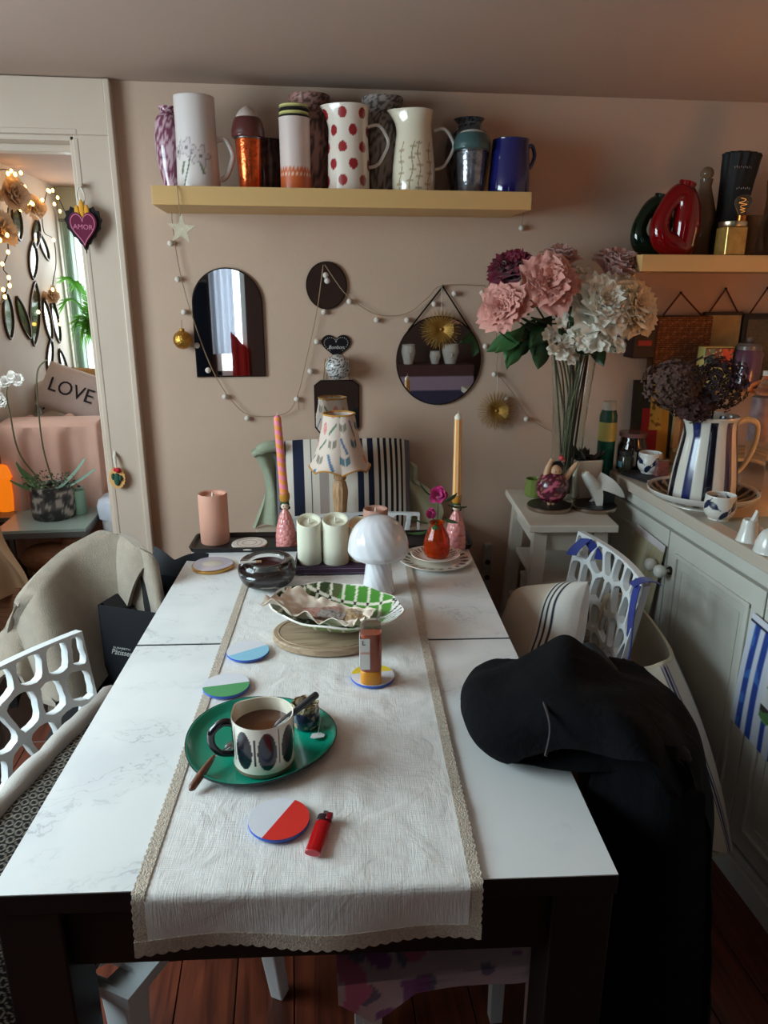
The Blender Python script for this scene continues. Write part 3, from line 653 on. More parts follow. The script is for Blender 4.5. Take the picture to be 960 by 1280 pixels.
# doll shaped candle holders
SCALE_PINK = mat('pink_scale_glaze', (222, 142, 138), .25, coat=.5)
def doll(px, pyb, pyneck, label, clabel, cmat, ctop, tilt, stripes):
    p = on_z(px, pyb, BZ); k = mpp(p)
    t = thing('doll_candle_holder', label, 'candle holder', (p.x, p.y+.012, BZ), 0, 'doll shaped candle holders')
    h = (on_y(px, pyneck, p.y).z-BZ); R_ = .0295
    def rr(z): s = min(z/h, 1); return R_*(1-.10*s-.62*max(0, s-.30)**1.7/.7**1.7)
    prof = [(0, 0), (R_*.9, 0)]+[(rr(h*i/14), .002+(h-.002)*i/14) for i in range(15)]+[(0, h)]
    build('skirt', G().lathe(prof, 32), SCALE_PINK, t)
    sc = None
    for row in range(7):                               # overlapping scales
        z = h*(.05+.125*row); n = 10
        g = G()
        for i in range(n):
            a = 2*PI*(i+.5*(row % 2))/n; q = rr(z)+.0006
            M = Matrix.Rotation(a, 4, 'Z') @ Matrix.Translation((q-.001, 0, z)) @ Matrix.Rotation(-.16-.25*(row/7), 4, 'Y')
            w_ = q*PI/n*1.12
            g.ball((0, 0, .004), 1, 8, 6, (.003, w_, .0125), M)
        build('scale_row', g, SCALE_PINK, t)
    build('head', G().ball((0, 0, h+0.01160), 0.01276, 16, 12, (1, 1, 1.05)), mat('doll_skin', (232, 206, 182), .4), t)
    build('hair', G().ball((0, 0.00261, h+0.01377), 0.01363, 16, 12, (1.03, 1, 1.0)).ball((-0.01087, 0.00145, h+0.00435), 0.00580, 8, 6).ball((0.01087, 0.00145, h+0.00435), 0.00580, 8, 6), mat('black_hair_glaze', (20, 18, 22), .3), t)
    build('face', G().ball((-0.00435, -0.01247, h+0.01305), 0.00160, 6, 5).ball((0.00435, -0.01247, h+0.01305), 0.00160, 6, 5), MATS['black_hair_glaze'], t)
    build('mouth', G().ball((0, -0.01290, h+0.00696), 0.00174, 6, 5, (1.5, 1, .7)), mat('doll_red', (196, 50, 50), .4), t)
    build('crown', G().lathe([(0, h+0.02393), (0.01087, h+0.02393), (0.01523, h+0.03190), (0.01624, h+0.04060), (0.01523, h+0.04930), (0.0145, h+0.05075), (0.0138, h+0.03770), (0, h+0.03770)], 24, sub=2), mat('ochre_glaze', (190, 130, 44), .3, coat=.4), t)
    build('collar', G().lathe([(0, h+0.02103), (0.01305, h+0.02103), (0.01334, h+0.02610), (0.01015, h+0.02827), (0, h+0.02827)], 20), mat('green_glaze', (56, 84, 48), .3), t)
    base = Vector((p.x, p.y+.012, BZ+h+.0380)); top = on_y(ctop[0], ctop[1], p.y+.012-.004)
    c = thing('taper_candle', clabel, 'candle', base, 0, 'tall taper candles')
    d = Vector(top)-base; L = d.length; q = d.to_track_quat('Z', 'Y').to_euler(); c.rotation_euler = q
    g = G().lathe([(0, 0), (.0128, 0)]+[(.0134-.0026*i/60, L*.93*i/60) for i in range(61)]+[(.0075, L*.95), (.003, L*.965), (0, L*.968)], 98)
    paint(build('wax', g, painted(.45), c), lambda x, y, z: stripes(math.atan2(y, x), z/L))
    build('wick', G().tube([(0, 0, L*.96), (.0004, 0, L*.985), (0, 0, L)], [.0009, .0008, .0004], 6), mat('white_wick', (232, 222, 208), .8), c)
    return t
def spiral(a, s):
    if s > .94: return (236, 128, 152)
    return (240, 132, 160) if ((a/(2*PI)+s*9.5) % 1) < .5 else (238, 150, 70)
def fluted(a, s):
    if s > .90 or s < .05: return (238, 224, 206)
    return (232, 152, 66) if ((a/(2*PI)*8) % 1) < .62 else (244, 218, 176)
doll(358, 684, 638, 'pink scaled doll candle holder with ochre crown, left of candles', 'taper candle with pink and orange spiral stripes', None, (346, 515), 0, spiral)
doll(570, 686, 640, 'pink scaled doll candle holder behind the orange vase', 'taper candle with orange and cream vertical stripes', None, (573, 513), 0, fluted)
# purple box tray with LED candles
p = on_z(372, 718, RZ); q = on_z(462, 718, RZ); wq = (Vector(q)-Vector(p)).length
lid = thing('purple_tray', 'shallow dark purple leather tray holding the cream candles', 'tray', (*(Vector(((p.x+q.x)/2+.01, (p.y+q.y)/2+.062, RZ))),), TT)
build('tray_body', tray_mesh(wq+.03, .125, .003, .022, .005), mat('purple_leather', (56, 34, 58), .5, bump=.15, bscale=300), lid, bevel=.001)
build('stitching', G().box((0, -.0629, .017), (wq+.01, .0006, .0008)).box((0, -.0629, .004), (wq+.01, .0006, .0008)), mat('lilac_thread', (150, 128, 156), .8), lid)
CREAMW = mat('cream_wax', (226, 222, 200), .55, sss=.2)
PZ = RZ+.0055
led_candle('led_candle', 388, 707, 651, 31, PZ, CREAMW, 'cream flameless candle nearest the pink doll candle holder', True, 'cream flameless candles')
led_candle('led_candle', 421, 707, 650, 33, PZ, CREAMW, 'cream flameless candle left of the mushroom lamp, middle one', True, 'cream flameless candles')
led_candle('led_candle', 452, 703, 655, 31, PZ, mat('warm_cream_wax', (230, 210, 176), .55, sss=.2), 'warmer cream flameless candle half hidden behind mushroom lamp', True, 'cream flameless candles')
led_candle('pillar_candle', 471, 679, 638, 31, BZ, mat('dusty_rose_wax', (196, 148, 130), .6, sss=.15), 'dusty pink candle behind the mushroom lamp')
# mushroom lamp
p = on_z(474, 741, RZ); k = mpp(p)
ml = thing('mushroom_lamp', 'white swirled glass mushroom lamp on the runner', 'lamp', (p.x, p.y+.018, RZ))
OPAL = mat('opal_glass', (232, 230, 234), .08, coat=.6, sss=.25)
hc = on_y(474, 694, p.y+.012).z-RZ; ht = on_y(474, 645, p.y+.018).z-RZ; rb = 20*k; rt_ = 15.5*k; rc = 37.5*k
def swirl(a, z): return 1+.022*math.sin(16*a+z*170)
build('stem', G().lathe([(0, 0), (rb*.96, 0), (rb, .004), (rb*.97, .015), (rt_*1.02, hc*.7), (rt_, hc), (rt_, hc+.015), (0, hc+.015)], 96, rfn=swirl, sub=6), OPAL, ml)
build('cap', G().lathe([(rt_*.9, hc+.004), (rc*.55, hc-.003), (rc*.86, hc-.003), (rc*.985, hc+.008), (rc, hc+.02), (rc*.93, hc+(ht-hc)*.5), (rc*.74, hc+(ht-hc)*.76), (rc*.42, hc+(ht-hc)*.95), (0, ht)], 96, rfn=lambda a, z: 1+.007*math.sin(16*a+z*120), sub=6), OPAL, ml)
# two plates, orange glass bud vase, rose sprig
p = on_z(545, 704, TZ); k = mpp(p)
def plate(name, z, r, label, ring, n, col2):
    t = thing(name, label, 'plate', (p.x, p.y+.012, z), 0, 'patterned plates under the vase')
    g = G().lathe([(0, .0), (r*.55, 0), (r*.6, .002), (r*.97, .011), (r, .0125), (r*.97, .014)]+[(r*(.97-.37*i/14), .0138-.0098*i/14) for i in range(1, 15)]+[(r*.5, .0036), (0, .0036)], 120)
    def colr(x, y, zz):
        q = math.hypot(x, y)/r; a = math.atan2(y, x)
        if ring[0] < q < ring[1] and zz > .003 and math.cos(a*n+8*(q-.8)) > .25 and abs(math.sin((q-ring[0])/(ring[1]-ring[0])*PI)) > .35: return col2
        return (232, 222, 208)
    paint(build('plate_body', g, painted(.25, .4), t), colr)
plate('dinner_plate', TZ, 46*k, 'larger cream plate with dark leaf border, bottom of the two', (.66, .93), 20, (58, 44, 46))
plate('side_plate', TZ+.0135, 31*k, 'smaller cream plate with red dots directly under orange vase', (.62, .95), 24, (150, 84, 84))
VZ = TZ+.0135+.0037
vt = on_y(548, 655, p.y).z-VZ
bv = thing('bud_vase', 'orange ribbed glass bud vase on two stacked plates', 'vase', (p.x+.003, p.y+.010, VZ)); R_ = 16.5*k
OR_G = mat('orange_glass', (240, 92, 24), .04, trans=.8, ior=1.4)
build('vase_body', G().lathe([(0, 0), (R_*.62, 0), (R_*.9, .008), (R_, vt*.35), (R_*.88, vt*.62), (R_*.55, vt*.88), (R_*.48, vt*.97), (R_*.6, vt*1.03), (R_*.5, vt*1.02), (R_*.42, vt*.96), (R_*.78, vt*.6), (R_*.88, vt*.35), (R_*.7, .01), (0, .007)], 80, rfn=lambda a, z: 1+.02*math.cos(12*a), sub=3), OR_G, bv)
build('water', G().lathe([(0, .008), (R_*.7, .011), (R_*.84, vt*.33), (0, vt*.33)], 40), mat('orange_water', (232, 70, 14), .03, trans=.6, ior=1.33), bv)
LEAF = mat('dark_leaf', (44, 70, 40), .45, var=.2, vscale=60)
LEAF2 = mat('bright_leaf', (62, 104, 58), .45, var=.2, vscale=60)
def leaf_mesh(w=.3, bend=.25, n=8):
    return G().sheet(lambda u, v: ((u-.5)*w*math.sin(PI*min(1, v*.97+.03))**.8*2*.5, -bend*v*v-.12*abs(u-.5)*w*0, v-abs(u-.5)*0), 4, n, .004) if False else G().grid(lambda u, v: ((u-.5)*w*math.sin(PI*(.04+.96*v)), -bend*v*v+.25*abs(u-.5)*w, v), 4, n)
def petal_mesh(w, cup, n=5, ruff=0, seed=0):
    def f(u, v):
        s = (u-.5)*2; wd = w*(math.sin(PI*min(1, .12+.72*v))**.7)*.5
        return (s*wd, -cup*math.sin(v*PI*.75)*.8+.35*wd*s*s*(1 if cup >= 0 else -1)*-1+ruff*math.sin(7*s+seed)*v*v, v-.12*s*s*v+ruff*1.2*math.sin(9*s+seed*2)*v**3)
    return G().grid(f, n, n)
def place(src, name, parent, base, tilt, az, scale, roll=0, axis=None):
    M = (axis if axis else Matrix()) @ Matrix.Translation(base) @ Matrix.Rotation(az, 4, 'Z') @ Matrix.Rotation(tilt, 4, 'X') @ Matrix.Rotation(roll, 4, 'Z')
    o = bpy.data.objects.new(name, src.data); COL.objects.link(o); o.parent = parent
    o.matrix_local = M @ Matrix.Diagonal((scale, scale, scale, 1)); return o
def proto(name, g, material):                          # an unlinked mesh to share
    me = bpy.data.meshes.new(name); me.from_pydata(g.v, [], g.f); me.update()
    for q in me.polygons: q.use_smooth = True
    me.materials.append(material)
    class _P: pass
    o = _P(); o.data = me; o.modifiers = []; return o
LEAFP = proto('leaf', leaf_mesh(.5, .2), LEAF); LEAFP2 = proto('leaf', leaf_mesh(.42, .25), LEAF2)
def flower(t, base, axis_dir, radius, protos, nouter, ninner, seed, core=None, open_=1.25):
    rr = random.Random(seed); A = Matrix.Translation(base) @ Vector(axis_dir).to_track_quat('Z', 'Y').to_matrix().to_4x4()
    for i in range(nouter):
        s = i/nouter; til = -(open_*(1-s*.65)); az = i*2.39996+rr.uniform(-.2, .2)
        place(rr.choice(protos), 'petal', t, (0, 0, radius*.18*s), til, az, radius*(1.0-.25*s)*rr.uniform(.9, 1.08), rr.uniform(-.2, .2), A)
    g = G()
    for i in range(ninner):
        s = i/ninner; til = -(open_*.72*(1-s*.85)); az = i*2.39996; pm = rr.choice(protos).data
        M = A @ Matrix.Translation((0, 0, radius*(.2+.1*s))) @ Matrix.Rotation(az, 4, 'Z') @ Matrix.Rotation(til, 4, 'X') @ Matrix.Diagonal((radius*(.72-.26*s),)*3+(1,))
        g.add([v.co for v in pm.vertices], [tuple(q.vertices) for q in pm.polygons], M)
    if ninner: build('inner_petals', g, protos[0].data.materials[0], t)
MAG = mat('magenta_petal', (198, 36, 120), .55, var=.15, vscale=40, sheen=.3)
magp = [proto('petal', petal_mesh(.95, .25, 5, .03, s), MAG) for s in range(2)]
rs = thing('rose_stem', 'magenta rose and bud with green leaves in orange vase', 'flower', (bv.location.x, bv.location.y, VZ+.012))
b0 = Vector(rs.location)
f1 = Vector(on_y(548, 622, bv.location.y-.01))-b0; f2 = Vector(on_y(539, 643, bv.location.y-.02))-b0
build('stem', G().tube(spline2([(0, 0, 0), (0, 0, vt*.8), (f1.x*.5, f1.y*.5, f1.z*.75), tuple(f1-Vector((0, 0, .006)))], 5), .0014, 7).tube(spline2([(.002, 0, .01), (0, 0, vt*.85), (f2.x*.6, f2.y*.6, f2.z*.85), tuple(f2-Vector((0, 0, .004)))], 5), .0012, 7), mat('rose_stem_green', (60, 84, 44), .5), rs)
flower(rs, f1, (-.1, -.6, .5), .035, magp, 16, 14, 3)
flower(rs, f2-Vector((0, 0, .012)), (-.1, -.2, .9), .030, magp, 7, 6, 5, open_=.38)
for (px, py, s, az, til) in ((538, 620, .045, 1.3, -.9), (560, 632, .055, -1.6, -1.9), (556, 648, .055, -2.6, -1.8), (535, 655, .055, 1.7, -1.4), (533, 665, .06, 1.9, -1.75), (545, 655, .05, 2.9, -1.9), (556, 628, .045, -1.2, -1.3)):
    q = Vector(on_y(px, py, bv.location.y-.006))-b0; place(LEAFP2 if py > 650 else LEAFP, 'leaf', rs, (q.x, q.y, q.z+.004), til, az, s)
# ------------------------------------------------------------------ behind the far end: low bench, striped cushion, sage jacket, lamp
bn = thing('narrow_console', 'narrow white console against the back wall behind the far chair', 'console', (.22, W-.125, 0))
build('console_top', G().box((0, 0, .69), (.72, .22, .025)), WHITEP, bn, smooth=False, bevel=.003)
for sx in (-1, 1):
    for sy in (-1, 1): build('leg', G().box((sx*.33, sy*.085, .339), (.035, .035, .677)), WHITEP, bn, smooth=False)
SZ = .7035
st = thing('striped_throw', 'cream cushion throw with navy, black and grey stripes against the wall', 'cushion', (0, 0, 0))
xl, xr = on_y(344, 556, 2.50).x, on_y(512, 550, 2.50).x; zt = on_y(430, 549, 2.50).z
STR = [(0, .02, 'g'), (.065, .075, 'k'), (.125, .205, 'n'), (.255, .262, 'n'), (.315, .385, 'm'), (.44, .50, 'm'), (.60, .645, 'n'), (.68, .72, 'n'), (.755, .775, 'k'), (.80, .82, 'k'), (.845, .865, 'k'), (.885, .905, 'k'), (.925, .94, 'k'), (.96, 1.01, 'g')]
SC = {'g': (112, 108, 116), 'k': (28, 28, 36), 'n': (28, 34, 58), 'm': (170, 154, 146)}
def strcol(x, y, z):
    u = (x-xl)/(xr-xl)
    if u < .055: return SC['g']
    for a, b, c in STR:
        if a <= u <= b: return SC[c]
    return (224, 214, 200)
def thr(u, v):
    x = xl+(xr-xl)*u; e = (1-abs(2*u-1)**6); z = SZ+(zt-SZ)*v-.012*(1-e)*v
    return (x, 2.45+.062*v-.035*e*math.sin(PI*min(1, v*1.05))**.6-.004*n3(u*5, v*3), z)
paint(build('cloth', G().sheet(thr, 300, 20, .03), painted(.9, 0, .25, 700), st), strcol)
SAGE = weave_material('sage_jersey', (156, 162, 138), .95, 900, .06, .3, .3)
sg = thing('sage_jacket', 'sage green jacket hung behind the striped throw', 'jacket', (0, 0, 0))
def sage(pts):                                         # folded cloth lobes, real thickness
    return G().sheet(lambda u, v: pts(u, v), 26, 26, .012)
def lobeL(u, v):
    x0 = -.145+.06*math.sin(v*2.6); x = x0+(xl+.05-x0)*u; z = SZ+(zt-.03-SZ)*v
    return (x-.03*(1-u)*v, 2.512+.012*math.sin(u*9+v*4)-.02*(1-u), z+.02*math.sin(u*4)*(1-u))
def lobeR(u, v):
    x1 = xr+.115*math.sin(min(1, v*.9+.35)*PI)*.95+.02; x = xr-.04+(x1-xr+.04)*u; z = SZ+(zt-.05-SZ)*v
    return (x, 2.512+.010*math.sin(u*7+v*3)-.015*u, z-.055*u*v)
build('left_sleeve', sage(lobeL), SAGE, sg); build('right_sleeve', sage(lobeR), mat('sage_pale', (184, 182, 152), .95, var=.06, bump=.4, bscale=400), sg)
build('hood_roll', G().tube(spline2([(-.135, 2.49, .97), (-.10, 2.475, .995), (-.065, 2.48, 1.0), (-.04, 2.49, .99)], 6), [.012]*4+[.02]*11+[.012]*4, 10), SAGE, sg)
LY = 2.365
lp = thing('table_lamp', 'small carved wooden table lamp with floral butterfly shade', 'lamp', (on_y(425, 600, LY).x, LY, SZ))
WOODL = wood_material('lamp_wood', (172, 128, 88), (206, 164, 122), 8, 2, .55)
zt0 = on_y(425, 517, LY).z-SZ; zb0 = on_y(425, 582, LY).z-SZ; k = mpp(lp.location)
build('base', G().lathe([(0, 0), (.05, 0), (.05, .012), (.03, .022), (.014, .03), (0, .03)], 40), WOODL, lp)
z1 = zb0-.01
prof = [(.018, .03), (.022, .045), (.016, .055), (.018, .065), (.026, z1*.62), (.0265, z1*.70), (.021, z1*.80), (.0165, z1*.84), (.021, z1*.86), (.0215, z1*.93), (.027, z1*.95), (.020, z1*.985), (.012, z1), (0, z1)]
build('turned_column', G().lathe(prof, 72, rfn=lambda a, z: 1-(.07*abs(math.cos(6*a)) if .5*z1 < z < .8*z1 else 0), sub=4), WOODL, lp)
build('candle_sleeve', G().lathe([(.0095, z1-.002), (.0095, z1+.04), (0, z1+.04)], 20), mat('ivory_card', (232, 222, 200), .7), lp)
rs_, rb_ = 18.5*k, 36*k; SHN = 6
def shade_r(a, v):
    m = 1+.06*abs(math.cos(a*SHN/2))-.03
    return (rs_+(rb_-rs_)*(.35*v+.65*v**1.9))*m
def shade(u, v):
    a = 2*PI*u; r = shade_r(a, 1-v); sc_ = .016*abs(math.sin(a*SHN/2+PI/2))*(1-v)**6
    return (r*math.cos(a), r*math.sin(a), zb0-.014+sc_*1.0+(zt0-zb0+.014-sc_)*v)
def shadecol(x, y, z):
    a = math.atan2(y, x); s = a*11/(2*PI)*1.0; v = (z-zb0)/(zt0-zb0)*3.3; bi = (226, 206, 192)
    cu_, cv = math.floor(s), math.floor(v); h_ = (cu_*37+cv*61) % 7; fu, fv = s-cu_-.5, v-cv-.5
    q = math.hypot(fu*1.15, fv)
    if h_ == 0 and q < .36: return (216, 138, 132) if n3(x*400, y*400, z*400) > -.2 else (232, 176, 164)
    if h_ in (1, 4) and abs(abs(fu)-.2) < .16 and abs(fv-.5*abs(fu)) < .22: return (92, 128, 140) if h_ == 1 else (150, 138, 124)
    if h_ == 2 and abs(fv-fu*.8) < .10 and abs(fu) < .38: return (104, 130, 104)
    if h_ == 5 and q < .26: return (232, 160, 120)
    if h_ == 6 and abs(fu+fv*.5) < .1: return (92, 120, 152)
    return bi
sh = build('shade', G().sheet(shade, 168, 44, .0012), painted(.85, 0, .1, 600), lp); paint(sh, shadecol)
TRIM = mat('mustard_trim', (202, 146, 66), .8, bump=.4, bscale=500)
build('top_trim', G().tube([(shade_r(2*PI*i/72, 0)*math.cos(2*PI*i/72), shade_r(2*PI*i/72, 0)*math.sin(2*PI*i/72), zt0) for i in range(72)], .0028, 6, closed=True), TRIM, sh)
build('bottom_trim', G().tube([Vector(shade(i/144, 0)) for i in range(144)], .0028, 6, closed=True), TRIM, sh)
# ------------------------------------------------------------------ left side: pad on the near chair, blanket, black box
pn = thing('patterned_cushion', 'black honeycomb print cushion with white rolled edge on the near left chair', 'cushion', (-.38, 1.19, .458))
RL = spline2([(-.405, 1.50, .655), (-.455, 1.34, .66), (-.515, 1.14, .655), (-.575, .96, .64), (-.63, .80, .62)], 6)
def rlp(s_): f = s_*(len(RL)-1); i = min(int(f), len(RL)-2); return Vector(RL[i]).lerp(Vector(RL[i+1]), f-i)
o_ = Vector(pn.location)
def padf(u, v):
    p = rlp(v); return p+Vector((.25*u, .03*u, -.155*u**1.2+.03*math.sin(PI*u)))-o_
def padcol(x, y, z):
    s = .016; u = (x-.6*z)/s; v = y/s; ru = u-.5*(math.floor(v) % 2); q = math.hypot(ru-math.floor(ru)-.5, v-math.floor(v)-.5)
    return (170, 160, 144) if .30 < q < .44 else (30, 29, 31)
paint(build('pad', G().sheet(lambda u, v: padf(1-u, v), 130, 360, .045), painted(.9, 0, .2, 500), pn), padcol)
WCLOTH = mat('white_cotton', (222, 216, 208), .9, var=.04, bump=.3, bscale=300, sheen=.2)
build('white_roll', G().tube([rlp(i/39)-o_+Vector((-.012, 0, .002*math.sin(i*1.3))) for i in range(40)], [.021+.0015*math.sin(i*.9)+.001*math.sin(i*2.3) for i in range(40)], 14), WCLOTH, pn)
WOOL = mat('beige_wool', (158, 142, 124), .97, var=.10, vscale=40, bump=.7, bscale=420, sheen=.4)
bl = thing('blanket', 'beige wool blanket draped over the chair back left of table', 'blanket', (0, 0, 0))
ridge = spline2([tuple(on_z(*q)) for q in ((12, 850, .52), (14, 790, .62), (38, 745, .74), (80, 700, .80), (122, 676, .845), (150, 674, .85), (172, 690, .835), (187, 712, .79))], 5)
nr = len(ridge)
def blanket(u, v):                                     # v 0: ground side behind the chair, .45: ridge, 1: seat side
    f = u*(nr-1); i = min(int(f), nr-2); p = Vector(ridge[i]).lerp(Vector(ridge[i+1]), f-i)
    s = (v-.42)/.58 if v > .42 else (v-.42)/.42
    fold = .020*math.sin(u*17+1.2*s)*min(1, abs(s)*1.5)
    if s >= 0: return (p.x+.02+.05*s+fold*.6+.05*(1-u)*s, p.y-.07*s-.03*math.sin(u*9)*s, max(.47, p.z+.015*(1-s)-.30*s**1.3))
    s = -s; return (p.x-.16*s**.7+fold, p.y+.10*s, max(.06, p.z+.015*(1-s)-.55*s**1.2))
build('blanket_cloth', G().sheet(blanket, 90, 60, .012), WOOL, bl)
tc_ = thing('tub_chair', 'low chair covered by the beige blanket', 'chair', (-.43, 1.86, 0), 0)
build('seat', G().box((0, 0, .435), (.40, .44, .06)), BLKF, tc_, bevel=.02, seg=3)
rl_ = [Vector(q)-Vector((-.43, 1.86, 0)) for q in ridge]
build('backrest', G().sheet(lambda u, v: (lambda p: (p.x+.012, p.y-.004, .44+(max(p.z-.03, .46)-.44)*v))(rl_[min(int(u*(nr-1)), nr-1)]), 30, 8, .02), BLKF, tc_)
for sx in (-1, 1):
    for sy in (-1, 1): build('leg', G().box((sx*.16, sy*.18, .20), (.035, .035, .41), None, .8), BLKF, tc_, smooth=False)
gfr = G()
for i in range(46):
    u = .02+.5*i/45; p = Vector(blanket(u*.6, 1.0)); gfr.tube([p, p+Vector((.004*math.sin(i), -.003, -.03)), p+Vector((.006*math.sin(i*1.7), -.004, -.06))], .0016, 5)
fr = build('fringe', gfr, WOOL, bl); fr['kind'] = 'stuff'
bxz = .47
c0, c1, c2 = on_z(122, 756, .70), on_z(205, 768, .70), on_z(165, 714, .70)
ang = math.atan2(c1.y-c0.y, c1.x-c0.x); wd = .185; dp = .24
bxx = thing('gift_box', 'open black pastry box with silver script on chair left of table', 'box', (c0.x, c0.y, bxz), ang)
BLK = mat('black_card', (20, 21, 27), .55); hz = .70-bxz
g = G().box((wd/2, .0015, hz/2), (wd, .003, hz)).box((wd/2, dp, hz/2), (wd, .003, hz)).box((.0015, dp/2, hz/2), (.003, dp, hz)).box((wd-.0015, dp/2, hz/2), (.003, dp, hz)).box((wd/2, dp/2, .0015), (wd, dp, .003))
build('carton', g, BLK, bxx, smooth=False)
build('lid_flap', G().sheet(lambda u, v: (wd*u, dp+.03*v-.02*math.sin(PI*u)*v, hz+.075*v*(.62+.38*abs(math.cos(PI*u*1.15)))), 24, 10, .003), BLK, bxx)
build('side_flap', G().sheet(lambda u, v: (.003+.05*v, dp*(.06+.88*u), hz-.035*v), 8, 6, .002), BLK, bxx)
SILV = mat('silver_print', (186, 184, 178), .5)
text('script_logo', 'Pâtisserie', .023, SILV, bxx, (.066, -.0008, hz*.42), (PI/2, 0, 0), .0003, .35, sx=.9)
text('small_caps_logo', 'ELISABETH', .0075, SILV, bxx, (.062, -.0008, hz*.40+.018), (PI/2, 0, 0), .0003, 0, sx=1.5)
# ------------------------------------------------------------------ right side: ribbon chair, cushion, tote, black coat
RIB = mat('blue_ribbon', (26, 44, 130), .6, sheen=.3)
rb = thing('ribbon', 'wide blue ribbon wrapped over top corner of the right lattice chair', 'ribbon', (.86, 1.98, .79))
build('band', G().sheet(lambda u, v: (-.035+.07*u-.02*v, .0+.03*v-.045*u, .018*math.sin(PI*u)**.5-.045*abs(2*u-1)*.9-.006*v), 14, 4, .002), RIB, rb)
rb2 = thing('ribbon', 'blue ribbon strip hanging down the near edge of right lattice chair', 'ribbon', (.87, 1.617, .50))
build('band', G().sheet(lambda u, v: (-.02-.035*(1-v)+.012*math.sin(v*5), -.016+.03*u+.01*math.sin(v*4), .31*v), 4, 20, .002), RIB, rb2)
build('top_wrap', G().sheet(lambda u, v: (-.045+.075*u, -.014+.03*v, .305+.014*math.sin(PI*u)), 10, 3, .002), RIB, rb2)
def pillow(w, h, th, n=30):
    g = G()
    for sgn in (1, -1):
        def f(u, v, sgn=sgn):
            a, b = 2*u-1, 2*v-1; e = max(0, (1-a**4)*(1-b**4))**.5; pin = 1-.06*(1-abs(a)**3)*0
            return (a*w/2*(1-.07*(1-b*b)*0-.05*abs(b)**0*(1-abs(a))*0), b*h/2, sgn*th/2*e)
        g.grid(f if sgn > 0 else (lambda u, v: f(1-u, v)), n, n)
    return g
cs = thing('cushion', 'cream cotton cushion with thin navy stripes leaning on ribbon chair', 'cushion', (.655, 1.79, .575))
cs.rotation_euler = (Matrix.Rotation(math.radians(6), 3, 'Z') @ Matrix.Rotation(math.radians(-62), 3, 'Y') @ Matrix.Rotation(math.radians(28), 3, 'Z')).to_euler()
def ccol(x, y, z):
    for k_ in (.085, .102, .119):
        if abs(-y-k_) < .0035: return (34, 36, 54)
    return (216, 200, 180) if -y < .075 else (226, 222, 214)
cob = build('cushion_body', pillow(.33, .31, .14, 90), painted(.9, 0, .25, 120), cs); paint(cob, ccol)
for v in cob.data.vertices: v.co.z += .006*n3(v.co.x*12, v.co.y*12, v.co.z*5)
TOTE = mat('tote_canvas', attr=True, rough=.9, bump=.3, bscale=600)
to = thing('tote_bag', 'open cream canvas tote with blue stripes hanging on ribbon chair', 'bag', (0, 0, 0))
rim = [tuple(q) for q in (on_x(757, 748, .86), on_x(793, 752, 1.0), on_x(838, 812, .985), on_x(826, 830, .90), on_x(790, 836, .87), on_x(752, 816, .86))]
rim = [Vector(q) for q in rim]; cen = sum(rim, Vector())/len(rim)
bot = [Vector((.875, 1.80, .22)), Vector((1.0, 1.78, .20)), Vector((1.03, 1.42, .20)), Vector((1.0, 1.34, .22)), Vector((.93, 1.36, .24)), Vector((.88, 1.5, .25))]
def closed(pts, u):
    n = len(pts); f = (u % 1)*n; i = int(f) % n; t_ = f-int(f); a, b, c, d = pts[i-1], pts[i], pts[(i+1) % n], pts[(i+2) % n]
    return .5*((2*b)+(c-a)*t_+(2*a-5*b+4*c-d)*t_*t_+(3*b-a-3*c+d)*t_**3)
def tote(u, v):
    a, b = closed(rim, u), closed(bot, u); p = a.lerp(b, v); o = (p-(cen.lerp(sum(bot, Vector())/6, v))); o.z = 0
    p = p+o.normalized()*(.035*math.sin(PI*v)+.008*math.sin(u*30)*v*(1-v)); p.x = max(p.x, .868); p.x = min(p.x, 1.085)
    return p
gt = G(); NU, NV = 140, 40
gt.sheet(tote, NU, NV, -.003)
ot = build('canvas_body', gt, TOTE, to)
at_ = ot.data.color_attributes.new('Col', 'FLOAT_COLOR', 'POINT'); nn = (NU+1)*(NV+1)
for i in range(len(ot.data.vertices)):
    j = i % nn; u = (j % (NU+1))/NU; v = (j//(NU+1))/NV; c_ = (214, 202, 184)
    if i >= nn and any(abs(((u*7) % 1)-s_) < .035 for s_ in (.30, .42, .54)) and v > .02: c_ = (46, 58, 110)
    at_.data[i].color = (*rgb(*c_), 1)
build('hem', G().tube([closed(rim, i/60) for i in range(60)], .006, 8, closed=True, flat=.6), mat('tote_hem', (206, 190, 166), .9, bump=.3, bscale=500), to)
build('bottom', G().prism([(b.x, b.y) for b in [closed(bot, i/24) for i in range(24)]], .215, .225), mat('tote_hem'), to)
COATM = weave_material('black_jersey', (13, 13, 16), .95, 900, .1, .3, .5, 0, .15)
ct = thing('black_coat', 'black hooded coat heaped over the near right chair and table edge', 'coat', (0, 0, 0))
rail = spline2([(.40, 1.33, .815), (.52, 1.345, .865), (.62, 1.28, .88), (.66, 1.12, .875), (.665, .97, .86), (.63, .86, .84)], 8)
def coat_shell(u, v):                                  # one closed lump: v around, u along
    pass
